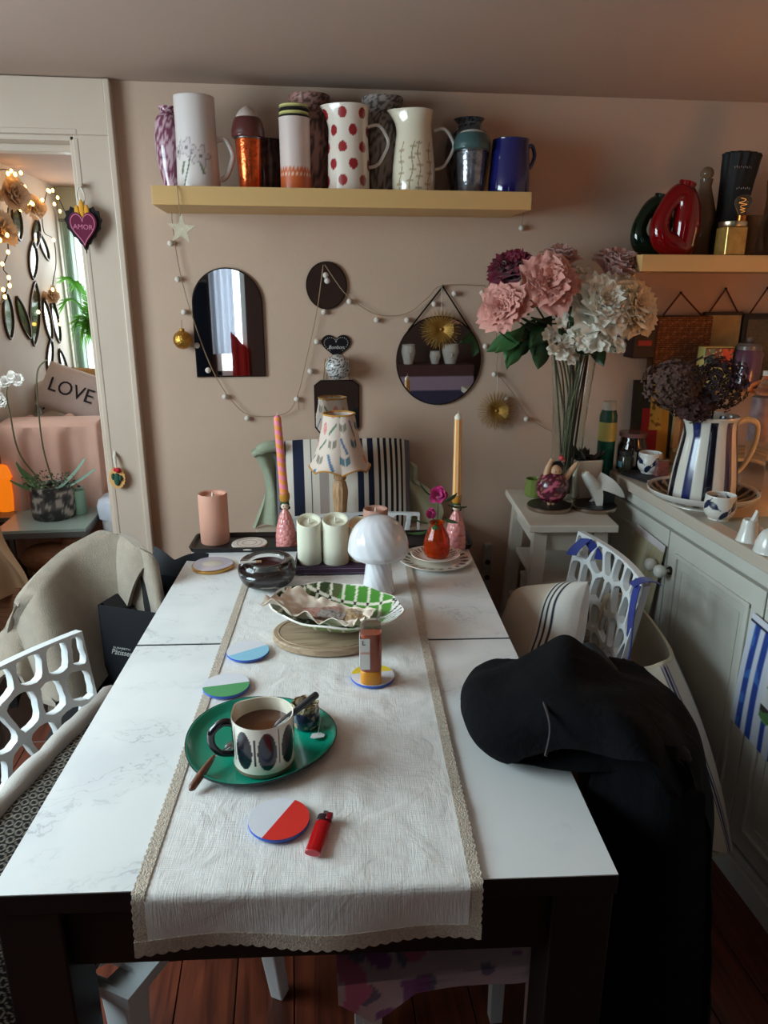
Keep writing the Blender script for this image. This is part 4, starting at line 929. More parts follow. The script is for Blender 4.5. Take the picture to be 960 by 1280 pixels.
# hood part lying on the table, bulk over the chair back, skirt to the floor: height field over an outline
def coat_h(x, y):
    tl = to_t((x, y)); e = 0
    base = .755 if tl[0] < .425 else .10
    return base
OUT = [to_t(on_z(px, py, .757)) for px, py in ((584, 862), (583, 892), (600, 925), (640, 948), (690, 962), (722, 966))]
top_pts = [(on_z(px, py, z), z) for px, py, z in ()]
def ring_pt(k, s): pass
def strip(lines, n=10, m=90):                          # skin a cloth through ordered contour lines
    L_ = [spline2(l, n) for l in lines]; mm = min(len(l) for l in L_)
    def f(u, v):
        q = v*(len(L_)-1); i = min(int(q), len(L_)-2); t_ = q-i; P = []
        for l in (L_[max(i-1, 0)], L_[i], L_[i+1], L_[min(i+2, len(L_)-1)]):
            w_ = u*(mm-1); k_ = min(int(w_), mm-2); P.append(Vector(l[k_]).lerp(Vector(l[k_+1]), w_-k_))
        a, b, c, d = P
        p = .5*((2*b)+(c-a)*t_+(2*a-5*b+4*c-d)*t_*t_+(3*b-a-3*c+d)*t_**3)
        nz = .014*n3(p.x*8, p.y*8, p.z*9)+.022*n3(p.x*4+5, p.y*4, p.z*18); return p+Vector((nz*.6, nz*.6, nz if p.z > .79 else 0))
    return G().sheet(f, m, m, .012)
def Z(px, py, z): return tuple(on_z(px, py, z))
c_lines = [
    [Z(640, 951, .768), Z(605, 925, .768), Z(586, 890, .768), Z(588, 858, .768), Z(606, 842, .772), Z(650, 848, .772)],
    [Z(660, 940, .80), Z(612, 915, .815), Z(592, 880, .835), Z(596, 850, .835), Z(625, 838, .82), Z(665, 838, .80)],
    [Z(700, 935, .82), Z(660, 905, .85), Z(640, 880, .855), Z(645, 855, .85), Z(668, 828, .85), Z(690, 808, .85)],
    [Z(760, 945, .84), Z(735, 905, .875), Z(718, 880, .885), Z(712, 850, .885), Z(712, 820, .89), Z(714, 800, .88)],
    [Z(820, 965, .84), Z(805, 915, .87), Z(795, 885, .865), Z(785, 862, .86), Z(768, 845, .84), Z(752, 830, .825)],
    [(.61, .90, .72), (.645, .97, .76), (.67, 1.05, .77), (.68, 1.14, .77), (.675, 1.25, .76), (.65, 1.345, .72)],
    [(.645, .88, .45), (.69, .96, .46), (.715, 1.05, .47), (.73, 1.14, .46), (.72, 1.27, .45), (.68, 1.36, .45)],
    [(.66, .86, .14), (.72, .95, .13), (.75, 1.05, .15), (.765, 1.16, .13), (.75, 1.29, .14), (.69, 1.37, .15)]]
build('coat_body', strip(c_lines), COATM, ct)
build('front_panel', strip([[Z(640, 951, .769), Z(690, 962, .772), Z(724, 966, .775)], [(.42, .99, .80), (.48, .95, .81), (.53, .92, .80)], [(.48, .96, .85), (.54, .92, .85), (.59, .90, .84)], [(.462, .97, .75), (.55, .90, .72), (.615, .895, .70)], [(.458, .95, .40), (.56, .88, .38), (.645, .88, .40)], [(.458, .94, .12), (.56, .87, .12), (.66, .86, .13)]], 10, 40), COATM, ct)
build('drawcord', G().tube(spline2([Z(672, 862, .875), Z(684, 890, .884), Z(688, 915, .87), Z(682, 945, .845)], 6), .0028, 6), mat('charcoal_cord', (40, 38, 42), .8), ct)
# stool with floral cloth under the near end
fs = thing('low_stool', 'white low stool with pink floral cloth under near table end', 'stool', (.245, 1.06, 0), 0)
build('seat_board', G().box((0, 0, .43), (.34, .27, .03)), PLASTIC, fs, smooth=False, bevel=.005)
for sx in (-1, 1):
    for sy in (-1, 1): build('leg', G().box((sx*.145, sy*.11, .2075), (.032, .032, .415), None, .8), PLASTIC, fs, smooth=False)
fc = thing('floral_cloth', 'pink and lilac floral cloth hanging from stool under the table', 'cloth', (.245, 1.06, .4465))
def flo(u, v):
    x = -.205+.40*u; d = v*.46-.16
    if d > -.14-0 and False: pass
    y = .13-.29*min(1, v/.6); drop = max(0, v-.6)/.4
    return (x, y-.012*drop+.006*math.sin(u*14)*drop, .006+.004*n3(u*5, v*5)-drop*(.014+.055*max(0, 1-abs(u-.14)*6)+.006*math.sin(u*13)))
def flocol(x, y, z):
    a = n3(x*14+3, y*14, z*14); b = n3(x*22, y*22+7, z*22)
    if a > .25: return (150, 96, 148)
    if a < -.3: return (206, 120, 148)
    return (126, 118, 140) if b > .3 else (206, 180, 188)
paint(build('cloth', G().sheet(flo, 90, 60, .003), painted(.85, 0, .15, 300), fc), flocol)
# ------------------------------------------------------------------ floating shelves
SHM = mat('shelf_birch', (212, 170, 112), .5, var=.04, vscale=6, stretch=(.2, 3, 3))
SX, SHZ = -.3714, 1.787
tag(build('floating_shelf', G().box((0, 0, -.025), (1.10, .26, .05)), SHM, None, (SX+.55, W-.13, SHZ), smooth=False, bevel=.001), 'long pale birch floating shelf crowded with jugs and vases', 'shelf')
SH2 = 1.6145
tag(build('floating_shelf', G().box((0, 0, -.025), (.76, .26, .05)), SHM, None, (1.093+.38, W-.13, SH2), smooth=False, bevel=.001), 'pale birch floating shelf with glass jugs at the right edge', 'shelf')
def shelf_at(px, y, z): q = on_y(px, 230 if z > 1.7 else 318, y); return Vector((q.x, y, z+.0006)), mpp(q)
def hgt(py, y, z, px=430): return on_y(px, py, y).z-z
def mottle(c1, c2, s=90, th=0):
    return lambda x, y, z: c1 if n3(x*s, y*s, z*s)+.5*n3(x*s*2.3, y*s*2.3, z*s*2.3) > th else c2
def vessel(name, label, cat, px, y, z, prof, fn, group=None, seg=56, rough=.25, coat=.5, rfn=None, sub=5, loc=None, wall=.004, bump=0):
    p, k = shelf_at(px, y, z) if loc is None else (Vector(loc), mpp(loc))
    t = thing(name, label, cat, p, 0, group)
    h = prof[-1][1]
    inner = [(max(r-wall, .002), zz) for r, zz in prof[::-1][:max(2, len(prof)//2)]]
    inner = [(inner[0][0], h-.001)]+inner[1:]+[(0, inner[-1][1]-.003)]
    g = G().lathe([(0, 0)]+prof, seg, rfn=rfn, sub=sub); g.lathe([(prof[-1][0], h)]+inner, seg, rfn=rfn)
    o = build('body', g, painted(rough, coat, bump, 150), t); paint(o, fn)
    return t, p, k
FY, BY = W-.155, W-.062
# 1 pink mottled vase
z0 = SHZ
k = shelf_at(215, BY, z0)[1]; H = hgt(141, BY, z0)
vessel('vase', 'pink and white mottled vase at left end of the long shelf', 'vase', 216, BY, z0, [(10*k, 0), (11*k, H*.1), (16*k, H*.35), (18*k, H*.62), (15*k, H*.85), (9*k, H*.94), (11*k, H)], mottle((120, 60, 84), (200, 166, 176), 130), rough=.15)
# 2 white floral jug
p, k = shelf_at(249, FY, z0); H = hgt(129, FY, z0)
def floral(x, y, z):
    a = math.atan2(y, x); u = (a+1.75)*25*k; v = z-H*.38; r = math.hypot(u, v); t_ = math.atan2(v, u)
    if z > H*.66: return (216, 204, 200)
    for fx, fz, fr in ((-.014, .014, .028), (.026, -.008, .030), (-.046, .004, .018)):
        d = math.hypot(u-fx, v-fz); q = math.atan2(v-fz, u-fx)
        if d < .006: return (120, 112, 108)
        if abs(d-fr*(.75+.25*math.cos(5*q))) < .0022: return (164, 152, 150)
        if d < fr*(.75+.25*math.cos(5*q)): return (206, 192, 192)
    if abs(u-.3*v) < .0022 and v < 0: return (84, 104, 76)
    if abs(abs(u)-.018+v*.25) < .004 and -.055 < v < -.02: return (112, 124, 96)
    return (216, 204, 200)
jug, p, k = vessel('jug', 'tall plain white jug with line drawn flowers', 'jug', 249, FY, z0, [(25.5*k, 0), (26.5*k, .004), (25.5*k, H*.3), (24.5*k, H*.6), (24.5*k, H*.97), (24.5*k, H)], floral, seg=120, sub=16)
def handle(t, k, rx, z1, z2, out, m, r=.0065, ang=0, mid=.55):
    c, s_ = math.cos(ang), math.sin(ang)
    build('handle', G().tube(spline2([(c*q, s_*q, zz) for q, zz in ((rx*.96, z1), (rx+out*.55, z1+.004), (rx+out, z1+(z2-z1)*.3), (rx+out*.95, z1+(z2-z1)*mid), (rx+out*.5, z2+.006), (rx*.96, z2-.004))], 6), r, 10), m, t)
WGL = mat('white_glaze', (214, 204, 198), .2, coat=.5)
handle(jug, k, 24.5*k, H*.55, H*.13, 18*k, WGL, .0075)
# 3 sundae cup orange
def sundae(px, y, label, c_cup, c_dome, c_top, wpx, ytop, ydome, ycup, metal):
    p, k = shelf_at(px, y, z0); t = thing('sundae_cup', label, 'cup', p, 0, 'ice cream shaped cups'); H1 = hgt(ycup, y, z0); H2 = hgt(ydome, y, z0); H3 = hgt(ytop, y, z0); r = wpx*k/2
    build('glass_cup', G().lathe([(0, 0), (r*.66, 0), (r*.7, .003), (r*.78, H1*.5), (r*.86, H1*.97), (r*.86, H1), (0, H1)], 12 if metal else 16, sub=0), mat(label[:12]+'_foil', c_cup, .18, .75, var=.35, vscale=60, bump=.3, bscale=90), t)
    build('silver_rim', G().lathe([(r*.84, H1-.004), (r*.89, H1-.002), (r*.89, H1+.003), (r*.84, H1+.004)], 32), STEEL, t)
    build('scoop', G().lathe([(0, H1), (r*.95, H1+.001), (r*1.06, H1+.012), (r*1.03, H1+(H2-H1)*.5), (r*.9, H1+(H2-H1)*.85), (r*.7, H2), (0, H2)], 40, rfn=lambda a, z: 1+(.03*math.cos(9*a) if z < H1+.006 else 0), sub=4), mat(label[:12]+'_scoop', c_dome, .35, coat=.3), t)
    build('cream_peak', G().lathe([(0, H2-.004), (r*.72, H2-.004), (r*.6, H2+(H3-H2)*.4), (r*.25, H2+(H3-H2)*.85), (0, H3)], 32, sub=4), mat(label[:12]+'_peak', c_top, .5), t)
sundae(313, FY, 'orange foil sundae cup with chocolate brown scoop', (222, 96, 48), (86, 40, 38), (196, 176, 168), 38, 136, 151, 177, False)
sundae(588, FY, 'silver sundae cup with teal scoop beside the blue jug', (150, 152, 160), (62, 88, 88), (206, 206, 200), 44, 157, 163, 186, True)
# 4 dark pot behind
k = shelf_at(338, BY, z0)[1]; H = hgt(178, BY, z0)
vessel('pot', 'small dark brown ruffled pot behind the orange sundae cup', 'pot', 336, BY, z0, [(14*k, 0), (19*k, H*.3), (20*k, H*.6), (14*k, H*.85), (17*k, H)], mottle((56, 42, 40), (82, 62, 56), 60), rfn=lambda a, z: 1+.05*math.cos(9*a), rough=.4)
# 5 canister
p, k = shelf_at(370, FY, z0); H = hgt(152, FY, z0); H2 = hgt(134, FY, z0)
ca = thing('canister', 'cream canister with orange scalloped band and striped lid', 'canister', p); r = 19*k
def cancol(x, y, z):
    a = math.atan2(y, x)
    if z < H*.30+.004*abs(math.sin(a*12)) and z > .006:
        if abs(z-H*.22) < .0028 and math.sin(a*24) > .2: return (226, 206, 186)
        return (204, 96, 46)
    return (214, 192, 184)
paint(build('body', G().lathe([(0, 0), (r*.98, 0), (r, .003), (r*.98, H*.5), (r*.99, H*.97), (r*.94, H), (0, H)], 90, sub=14), painted(.4, .2), ca), cancol)
dz = (H2-H)/4
for i, c in enumerate(((34, 28, 30), (206, 196, 130), (34, 28, 30), (206, 196, 130))):
    build('lid_band', G().lathe([(0, H+dz*i+.0004), (r*.92-i*.0006, H+dz*i+.0004), (r*.94-i*.0006, H+dz*(i+.5)), (r*.92-i*.0006, H+dz*(i+1)), (0, H+dz*(i+1))], 48, sub=2), mat('lid_%d' % c[0], c, .4), ca)
# 6 and 8 tall mottled vases
for px, c1, c2, lab in ((389, (86, 62, 58), (170, 122, 112), 'tall brown speckled vase with flared rim behind striped canister'), (478, (84, 72, 70), (168, 152, 144), 'tall grey speckled vase between the two white pitchers')):
    k = shelf_at(px, BY, z0)[1]; H = hgt(122, BY, z0)
    vessel('tall_vase', lab, 'vase', px, BY, z0, [(17*k, 0), (20*k, H*.06), (25*k, H*.4), (25*k, H*.65), (20*k, H*.83), (20*k, H*.88), (25*k, H*.95), (25*k, H)], mottle(c1, c2, 120, .05), 'tall speckled vases', rough=.6, coat=.1, bump=.2)
# 7 and 9 pitchers
def pitcher(px, ytop, wpx, label, fn, prof, rough=.2, coat=.5, lip=.32, hz=(.78, .32), out=24):
    p, k = shelf_at(px, FY, z0); H = hgt(ytop, FY, z0); r = wpx*k/2
    def rf(a, z):
        d = max(0, math.cos(a-PI))**6; return 1+lip*d*max(0, (z/H-.72)/.28)**1.6
    t, p, k = vessel('pitcher', label, 'pitcher', px, FY, z0, [(q*r, H*s) for q, s in prof], (lambda x, y, z: fn(x, y, z, r, H)), seg=200, sub=22, rfn=rf, rough=rough, coat=coat)
    handle(t, k, r*.95, H*hz[0], H*hz[1], out*k, WGL, .005); return t
def dots(x, y, z, r, H):
    a = math.atan2(y, x); n = 6; s = z/H*5.2-.15; row = math.floor(s); u = a/(2*PI)*n+.5*(row % 2)+.35; fu, fv = u-math.floor(u)-.5, s-row-.5
    du = fu*2*PI*r/n; dv = fv*H/5.2
    return (150, 36, 40) if math.hypot(du*1.08, dv) < .0150 and row < 5 else (226, 210, 196)
pitcher(436, 134, 52, 'white pitcher with big red polka dots', dots, [(.98, 0), (1.0, .03), (.98, .4), (.93, .7), (.96, .93), (1.0, 1.0)])
def botan(x, y, z, r, H):
    a = math.atan2(y, x); s = z/H
    for a0, sl in ((-1.9, .25), (-1.45, -.1), (-1.0, .2), (-2.4, .1)):
        d = a-a0-sl*s+.06*math.sin(s*17)
        if abs(d) < .025 and s < .62: return (150, 138, 112)
        if abs(d) < .16 and s < .6 and math.sin(s*46+a0*9) > .8: return (188, 164, 136)
    return (226, 212, 188)
pitcher(517, 137, 53, 'cream lustre pitcher with faint botanical drawing', botan, [(.92, 0), (1.0, .04), (1.0, .3), (.88, .62), (.80, .82), (.84, .95), (.88, 1.0)], .12, .8, .45)
# 10 black sparkling vase
k = shelf_at(584, BY, z0)[1]; H = hgt(145, BY, z0)
vessel('vase', 'black speckled glass vase behind the teal sundae cup', 'vase', 584, BY, z0, [(16*k, 0), (22*k, H*.12), (29*k, H*.55), (26*k, H*.78), (15*k, H*.92), (19*k, H)], mottle((24, 26, 32), (92, 96, 104), 160, .28), rough=.1, coat=.9)
# 12 blue jug
k = shelf_at(637, FY, z0)[1]; H = hgt(170, FY, z0)
bj, p, k = vessel('jug', 'glossy cobalt blue jug at right end of the long shelf', 'jug', 636, FY, z0, [(22*k, 0), (25*k, .004), (25.5*k, H*.25), (24*k, H*.6), (22.5*k, H*.94), (22.5*k, H)], lambda x, y, z: (26, 28, 92), rough=.08, coat=.9)
handle(bj, k, 23*k, H*.88, H*.5, 8*k, mat('cobalt_glaze', (24, 26, 88), .08, coat=.9), .006)
# ------------------------------------------------------------------ right shelf things
y = W-.15; z0 = SH2
def loop_jug(px, label, m, sx, hpx, xs):
    p, k = shelf_at(px, y, z0); k *= sx; t = thing('loop_jug', label, 'jug', p, 0, 'blown glass loop jugs')
    pts = [(14, 9), (2, 11), (-14, 20), (-19, 38), (-12, 58), (0, 72), (10, 74), (16, 60), (17, 40), (16, 22)]
    rad = [15, 15, 13, 10, 9, 11, 13, 15, 17, 16]
    P = [Vector((a*k*xs, 0, b*k+.002)) for a, b in pts]; n = 60
    path = [closed(P, i/n) for i in range(n)]; rr_ = [rad[int(i/n*10) % 10]*(1-(i/n*10) % 1)+rad[(int(i/n*10)+1) % 10]*((i/n*10) % 1) for i in range(n)]
    build('loop', G().tube(path, [max(q*k, .003) for q in rr_], 20, closed=True, flat=1.15), m, t)
    build('neck', G().lathe([(0, 0), (11*k, 0), (9.5*k, 10*k), (11*k, 19*k), (9.5*k, 18*k), (0, 12*k)], 28, Matrix.Translation((8*k*xs, 0, 70*k)) @ Matrix.Rotation(.28*xs, 4, 'Y'), sub=3), m, t)
RXX = .0
GG = mat('dark_green_glass', (14, 42, 26), .04, trans=.5, ior=1.4, coat=.5); RG = mat('ruby_glass', (150, 6, 14), .04, trans=.45, ior=1.4, coat=.5)
y = W-.095; loop_jug(810, 'dark green blown glass jug with loop hole', GG, .80, 82, 1); y = W-.185; loop_jug(838, 'ruby red blown glass jug with loop hole', RG, .95, 94, 1)
y = W-.10
p, k = shelf_at(872, y, z0); H = hgt(224, y, z0, 875)
gb = thing('glass_bottle', 'clear glass bottle with round glass stopper behind red jug', 'bottle', p)
SM = mat('smoky_glass', (196, 180, 160), .04, trans=.9, ior=1.35)
build('bottle_body', G().lathe([(0, 0), (15*k, 0), (16*k, .004), (16*k, H*.55), (11*k, H*.75), (7*k, H*.9), (8*k, H), (6.5*k, H), (6*k, H*.9), (9.5*k, H*.74), (14*k, H*.5), (14*k, .006), (0, .006)], 36), SM, gb)
build('stopper', G().ball((0, 0, H+6*k), 8*k, 18, 12), mat('stopper_glass', (170, 140, 110), .04, trans=.7, ior=1.45), gb)
y = W-.14
p, k = shelf_at(903, y, z0); H = hgt(194, y, z0, 905)
bvz = thing('ruffled_vase', 'black ruffled vase leaning on the right shelf', 'vase', p, 0)
build('vase_body', G().lathe([(0, 0), (15*k, 0), (19*k, H*.25), (17*k, H*.42), (19*k, H*.7), (21*k, H*.97), (22*k, H), (20*k, H*.99), (17*k, H*.7), (0, H*.5)], 60, rfn=lambda a, z: 1+(.05*math.cos(14*a) if z > H*.85 else .01*math.cos(14*a)), sub=4), mat('black_paper', (16, 13, 15), .7), bvz)
bvz.children[0].rotation_euler = (0, .08, 0)
gpl = G()
for j, (zz, n_) in enumerate(((.86, 9), (.66, 7))):
    for i in range(n_): gpl.ball(((-10+i*2.6)*k+(.0 if j == 0 else 6*k), -21*k+abs(i-4)*.25*k, H*zz+(i % 2)*.002), .0016, 6, 5, (1, .5, 2.2))
build('silver_marks', gpl, STEEL, bvz)
y = W-.215
p, k = shelf_at(911, y, z0); H = hgt(284, y, z0, 911)
el = thing('bulb_lamp', 'gold glass jar lamp with brass cap and clear filament bulb', 'lamp', p)
AMB = mat('gold_glass', (206, 160, 84), .12, .3, trans=.3, var=.25, vscale=40)
build('jar', G().prism(rrect(28*k, 28*k, 4*k), 0, H-.001), AMB, el, bevel=.003)
build('cap', G().lathe([(0, H), (16*k, H), (16.5*k, H+.002), (16.5*k, H+.014), (15*k, H+.016), (0, H+.016)], 36), mat('brushed_metal', (206, 190, 160), .3, 1), el)
build('socket', G().lathe([(0, H+.016), (5.5*k, H+.016), (5.5*k, H+.034), (6.5*k, H+.036), (0, H+.036)], 24, Matrix.Translation((10*k, 0, 0))), mat('brass', (190, 120, 60), .3, 1), el)
build('bulb', G().lathe([(0, H+.034), (4.5*k, H+.034), (5*k, H+.042), (9.5*k, H+.068), (9*k, H+.084), (5*k, H+.094), (0, H+.096)], 28, Matrix.Translation((10*k, 0, 0)), sub=4), mat('bulb_glass', (255, 236, 206), .02, trans=.97, ior=1.2), el)
build('filament', G().tube(spline2([(10*k+4*k*math.sin(i*2.4), 2*k*math.cos(i*1.7), H+.044+i*.004) for i in range(11)], 3), .0007, 5), mat('filament_glow', (255, 190, 100), .5, emit=(255, 170, 80), estr=.6), el)
for px, yy, lab, hp in ((962, W-.12, 'tall clear glass vase at right end of right shelf', 228), (938, W-.09, 'low smoky glass jar behind the filament bulb lamp', 272)):
    p, k = shelf_at(px, yy, z0); H = hgt(hp, yy, z0, px); r_ = 17*k if hp < 250 else 21*k
    gv = thing('glass_vase', lab, 'vase', p); build('glass_body', G().lathe([(0, 0), (r_, 0), (r_, H*.3), (r_*.75, H*.7), (r_*.85, H), (r_*.78, H), (r_*.68, H*.7), (r_*.92, H*.3), (r_*.9, .006), (0, .006)], 36, sub=3), SM, gv)
# ------------------------------------------------------------------ things on the wall
MIR = mat('mirror_silver', (226, 226, 226), .015, 1)
DARKM = mat('dark_bronze_edge', (52, 40, 34), .4, .7)
def wall_thing(name, label, cat, px, py, off=0, group=None):
    q = on_y(px, py, W); return thing(name, label, cat, (q.x, W-.0005-off, q.z), 0, group), q
def mirror_thing(name, label, px, py, outline, th=.008, edge=.004):
    t, q = wall_thing(name, label, 'mirror', px, py)
    build('mirror_frame', G().prism(outline, 0, th, mapping_upright(), 1), DARKM, t, smooth=False)
    build('mirror_glass', G().prism([(x*(1-edge/ max(abs(x), abs(y_), .03)), y_*(1-edge/max(abs(x), abs(y_), .03))) for x, y_ in outline], th, th+.0012, mapping_upright()), MIR, t, smooth=False)
    return t
aw, az0, az1 = .114, -.175, .175
arch = [(aw, az0)]+[(aw*math.cos(PI*i/32), az1-aw+aw*math.sin(PI*i/32)) for i in range(33)]+[(-aw, az0)]
mirror_thing('arched_mirror', 'arched frameless wall mirror reflecting a bright curtain', 286, 404, arch)
mirror_thing('round_mirror', 'small round bronze mirror under the long shelf', 408, 357, [(.068*math.cos(2*PI*i/48), .076*math.sin(2*PI*i/48)) for i in range(48)])
rm = mirror_thing('strap_mirror', 'large round mirror hung on a strap, sunburst in front', 548, 451, [(.149*math.cos(2*PI*i/72), .152*math.sin(2*PI*i/72)) for i in range(72)])
ap = on_y(553, 358, W)
gs = G()
for sx in (-1, 1): gs.tube([(ap.x-rm.location.x, -.006, ap.z-rm.location.z), (sx*.108, -.008, .104)], .004, 6, flat=.5)
build('strap', gs, DARKM, rm)
build('strap_nail', G().ball((ap.x-rm.location.x, -.008, ap.z-rm.location.z), .006, 10, 8), DARKM, rm)
oc = [(.078, -.085), (.05, -.122), (-.05, -.122), (-.078, -.085), (-.078, .06), (-.055, .078), (.055, .078), (.078, .06)]
om = mirror_thing('octagon_mirror', 'small eight sided mirror on a chain behind the lamp', 421, 503, oc)
gs = G()
for sx in (-1, 1): gs.tube([(sx*.045, -.006, .074), (sx*.037, -.008, .15)], .002, 6)
build('chain', gs, mat('chain_brass', (150, 116, 70), .4, .8), om)
def heart(w_, h_, n=48, wob=0):
    out = []
    for i in range(n):
        a = 2*PI*i/n; x = 16*math.sin(a)**3/17; z = (13*math.cos(a)-5*math.cos(2*a)-2*math.cos(3*a)-math.cos(4*a)+2.5)/15
        q = 1+wob*math.cos(i*PI)
        out.append((x*w_/2*q, z*h_/2*q))
    return out[::-1]
hs, q = wall_thing('heart_plaque', 'black heart plaque with white wreath lettering above speckled ball', 'plaque', 420, 434)
build('plaque', G().prism(heart(.105, .085), 0, .006, mapping_upright()), mat('black_gloss', (24, 22, 26), .3), hs, smooth=False, bevel=.001)
WH = mat('white_print', (206, 198, 190), .7)
hh = heart(.085, .068, 40)
gs = G()
for i, (x, z) in enumerate(hh):
    if z > -.012: gs.ball((x, -.0068, z), .0014, 6, 4, (1, .3, 1))
build('wreath', gs, WH, hs)
text('script', 'Bonbon', .017, WH, hs, (0, -.0066, .0), (PI/2, 0, 0), .0002, .3)
sb, q = wall_thing('speckled_ball', 'black and white speckled ball hung on wall below heart plaque', 'ball', 421, 457, .047)
paint(build('ball', G().ball((0, 0, 0), .0425, 64, 48), painted(.3, .3), sb), mottle((34, 34, 38), (196, 192, 188), 170, .12))
GOLDW = mat('gold_wire', (176, 132, 62), .5, .6)
def sunburst(px, py, r, off, label, zstring):
    t, q = wall_thing('sunburst', label, 'ornament', px, py, off, 'gold wire sunbursts')
    g = G()
    for i in range(80):
        a = 2*PI*i/80; rr_ = r*(1 if i % 2 else .88); dy = -.012*((i % 3)-1)
        g.tube([(.01*math.cos(a), 0, .01*math.sin(a)), (rr_*math.cos(a), dy, rr_*math.sin(a))], [.0012, .0009], 4)
    for i in range(60):
        a = 2*PI*i/60+.05; g.tube([(.006*math.cos(a), 0, .006*math.sin(a)), (r*.6*math.cos(a), -.02, r*.6*math.sin(a))], [.0011, .0008], 4)
    build('rays', g, GOLDW, t); build('hub', G().ball((0, -.004, 0), .006, 16, 10), GOLDW, t)
    build('hanging_thread', G().tube([(0, 0, r*.9), (0, .004, zstring)], .0008, 5), MATS['cotton_string'], t)
sunburst(549, 411, .068, .03, 'gold wire sunburst in front of the large round mirror', .14)
sunburst(618, 512, .068, .022, 'gold wire sunburst below the garland near the peonies', .13)
# pompom garland
ga = thing('pompom_garland', 'string garland of small white felt balls winding across the wall', 'garland', (0, 0, 0))
gp = [(226, 236), (215, 262), (218, 300), (226, 345), (240, 395), (262, 455), (285, 495), (312, 519), (356, 517), (372, 494), (384, 445), (396, 390), (404, 331)]
gp2 = [(406, 331), (420, 352), (436, 371), (470, 393), (508, 392), (535, 372), (553, 357), (606, 357)]
gp3 = [(606, 357), (618, 400), (622, 440), (622, 465), (640, 490), (662, 522), (692, 541)]
TW = mat('jute_twine', (150, 124, 96), .9)
def wy(px, py): q = on_y(px, py, W-.016); return (q.x, W-.016, q.z)
for path in (gp, gp2, gp3): build('string', G().tube(spline2([wy(*q) for q in path], 5), .0014, 5), TW, ga)
tails = [(372, 494, 374, 512), (228, 235, 226, 262)]
for a, b, c, d in tails: build('string', G().tube([wy(a, b), wy(c, d)], .0014, 5), TW, ga)
FELT = mat('white_felt', (214, 202, 190), .95, bump=.3, bscale=500)
pom = None
for i, (px, py) in enumerate(((221, 228), (213, 304), (222, 349), (230, 390), (246, 432), (260, 463), (281, 496), (309, 523), (371, 499), (388, 464), (396, 427), (405, 390), (409, 351), (407, 344), (437, 377), (471, 400), (509, 400), (543, 380), (568, 367), (603, 366), (603, 399), (607, 433), (618, 468), (633, 499), (658, 524), (652, 285), (345, 229))):
    q = on_y(px, py, W-.014)
    if pom is None: pom = build('felt_ball', G().ball((0, 0, 0), .0095, 12, 8), FELT, ga, (q.x, W-.012, q.z))
    else: share(pom, 'felt_ball', ga, (q.x, W-.012, q.z))
build('string', G().tube([tuple(on_y(655, 262, W-.012)), tuple(on_y(652, 283, W-.012))], .001, 5), TW, ga)
sr, q = wall_thing('star_ornament', 'pale wooden star hanging from left end of long shelf', 'ornament', 227, 286, .012)
sr.location = on_y(227, 287, W-.265)
STARM = mat('bark_star', (206, 192, 166), .8, var=.12, vscale=60, bump=.4, bscale=200)
build('star', G().prism(star_outline(.042, .017, 5), 0, .006, mapping_upright()), STARM, sr, smooth=False, rot=(0, .08, 0))
build('hanging_cord', G().tube([(0, -.004, .036), (-.003, -.002, .10), (-.004, .004, .118)], .0013, 5), TW, sr)
bb, q = wall_thing('gold_bauble', 'gold glitter bauble hanging left of the arched mirror', 'bauble', 230, 424, .034)
build('globe', G().ball((0, 0, 0), .030, 28, 18), mat('gold_glitter', (196, 146, 66), .28, .9, var=.35, vscale=160, bump=.6, bscale=200), bb)
build('cap', G().lathe([(0, .026), (.008, .027), (.008, .036), (0, .036)], 16), GOLDW, bb); build('cord', G().tube([(0, 0, .036), (0, .012, .062)], .0012, 5), TW, bb)
# ornaments hanging on the door casing
ho = thing('heart_ornament', 'plum felt heart ornament reading AMOR hung on door casing', 'ornament', tuple(on_y(106, 288, W-.055)))
build('scalloped_backing', G().prism([(x*(1+.05*math.cos(i*PI)), z*(1+.05*math.cos(i*PI))) for i, (x, z) in enumerate(heart(.112, .135, 44))], 0, .008, mapping_upright()), mat('black_felt', (30, 24, 26), .95), ho, smooth=False)
build('felt_heart', G().prism(heart(.085, .105, 48), .008, .017, mapping_upright()), mat('plum_felt', (104, 28, 58), .9, bump=.3, bscale=300), ho, smooth=False, bevel=.004)
build('pink_outline', G().tube([(x, -.0175, z) for x, z in heart(.074, .092, 48)], .0014, 5, closed=True), mat('pink_thread', (214, 120, 150), .8), ho)
text('lettering', 'AMOR', .020, mat('pink_thread'), ho, (0, -.0178, .008), (PI/2, .05, 0), .0006)
gf = G()
for dx, hh_ in ((-.014, .030), (0, .046), (.014, .032)): gf.ball((dx, -.010, .042+hh_*.35), 1, 8, 8, (.008, .006, hh_*.62))
build('flame', gf, mat('yellow_felt', (220, 156, 50), .9), ho)
build('hanging_loop', G().tube(spline2([(0, -.006, .068), (-.012, 0, .095), (-.002, .004, .125), (.010, 0, .095), (.002, -.006, .068)], 6), .0025, 6), MATS['cotton_string'], ho)
build('wooden_peg', G().tube([(0, .045, .128), (0, -.004, .128)], .006, 8), WHITEP, ho)
co_ = thing('cactus_ornament', 'embroidered cactus ornament on orange felt hung on door casing', 'ornament', tuple(on_y(147, 597, W-.045)))
build('orange_backing', G().prism([(.026*math.cos(2*PI*i/40)*(1+.05*math.cos(i*PI)), .036*math.sin(2*PI*i/40)*(1+.05*math.cos(i*PI))) for i in range(40)], 0, .008, mapping_upright()), mat('orange_felt', (222, 168, 104), .95), co_, smooth=False)
build('cactus', G().ball((0, -.010, -.004), 1, 14, 10, (.011, .006, .022)).ball((-.012, -.010, .006), 1, 10, 8, (.006, .005, .012)).ball((.012, -.010, .0), 1, 10, 8, (.006, .005, .011)), mat('cactus_green', (38, 78, 62), .8), co_)
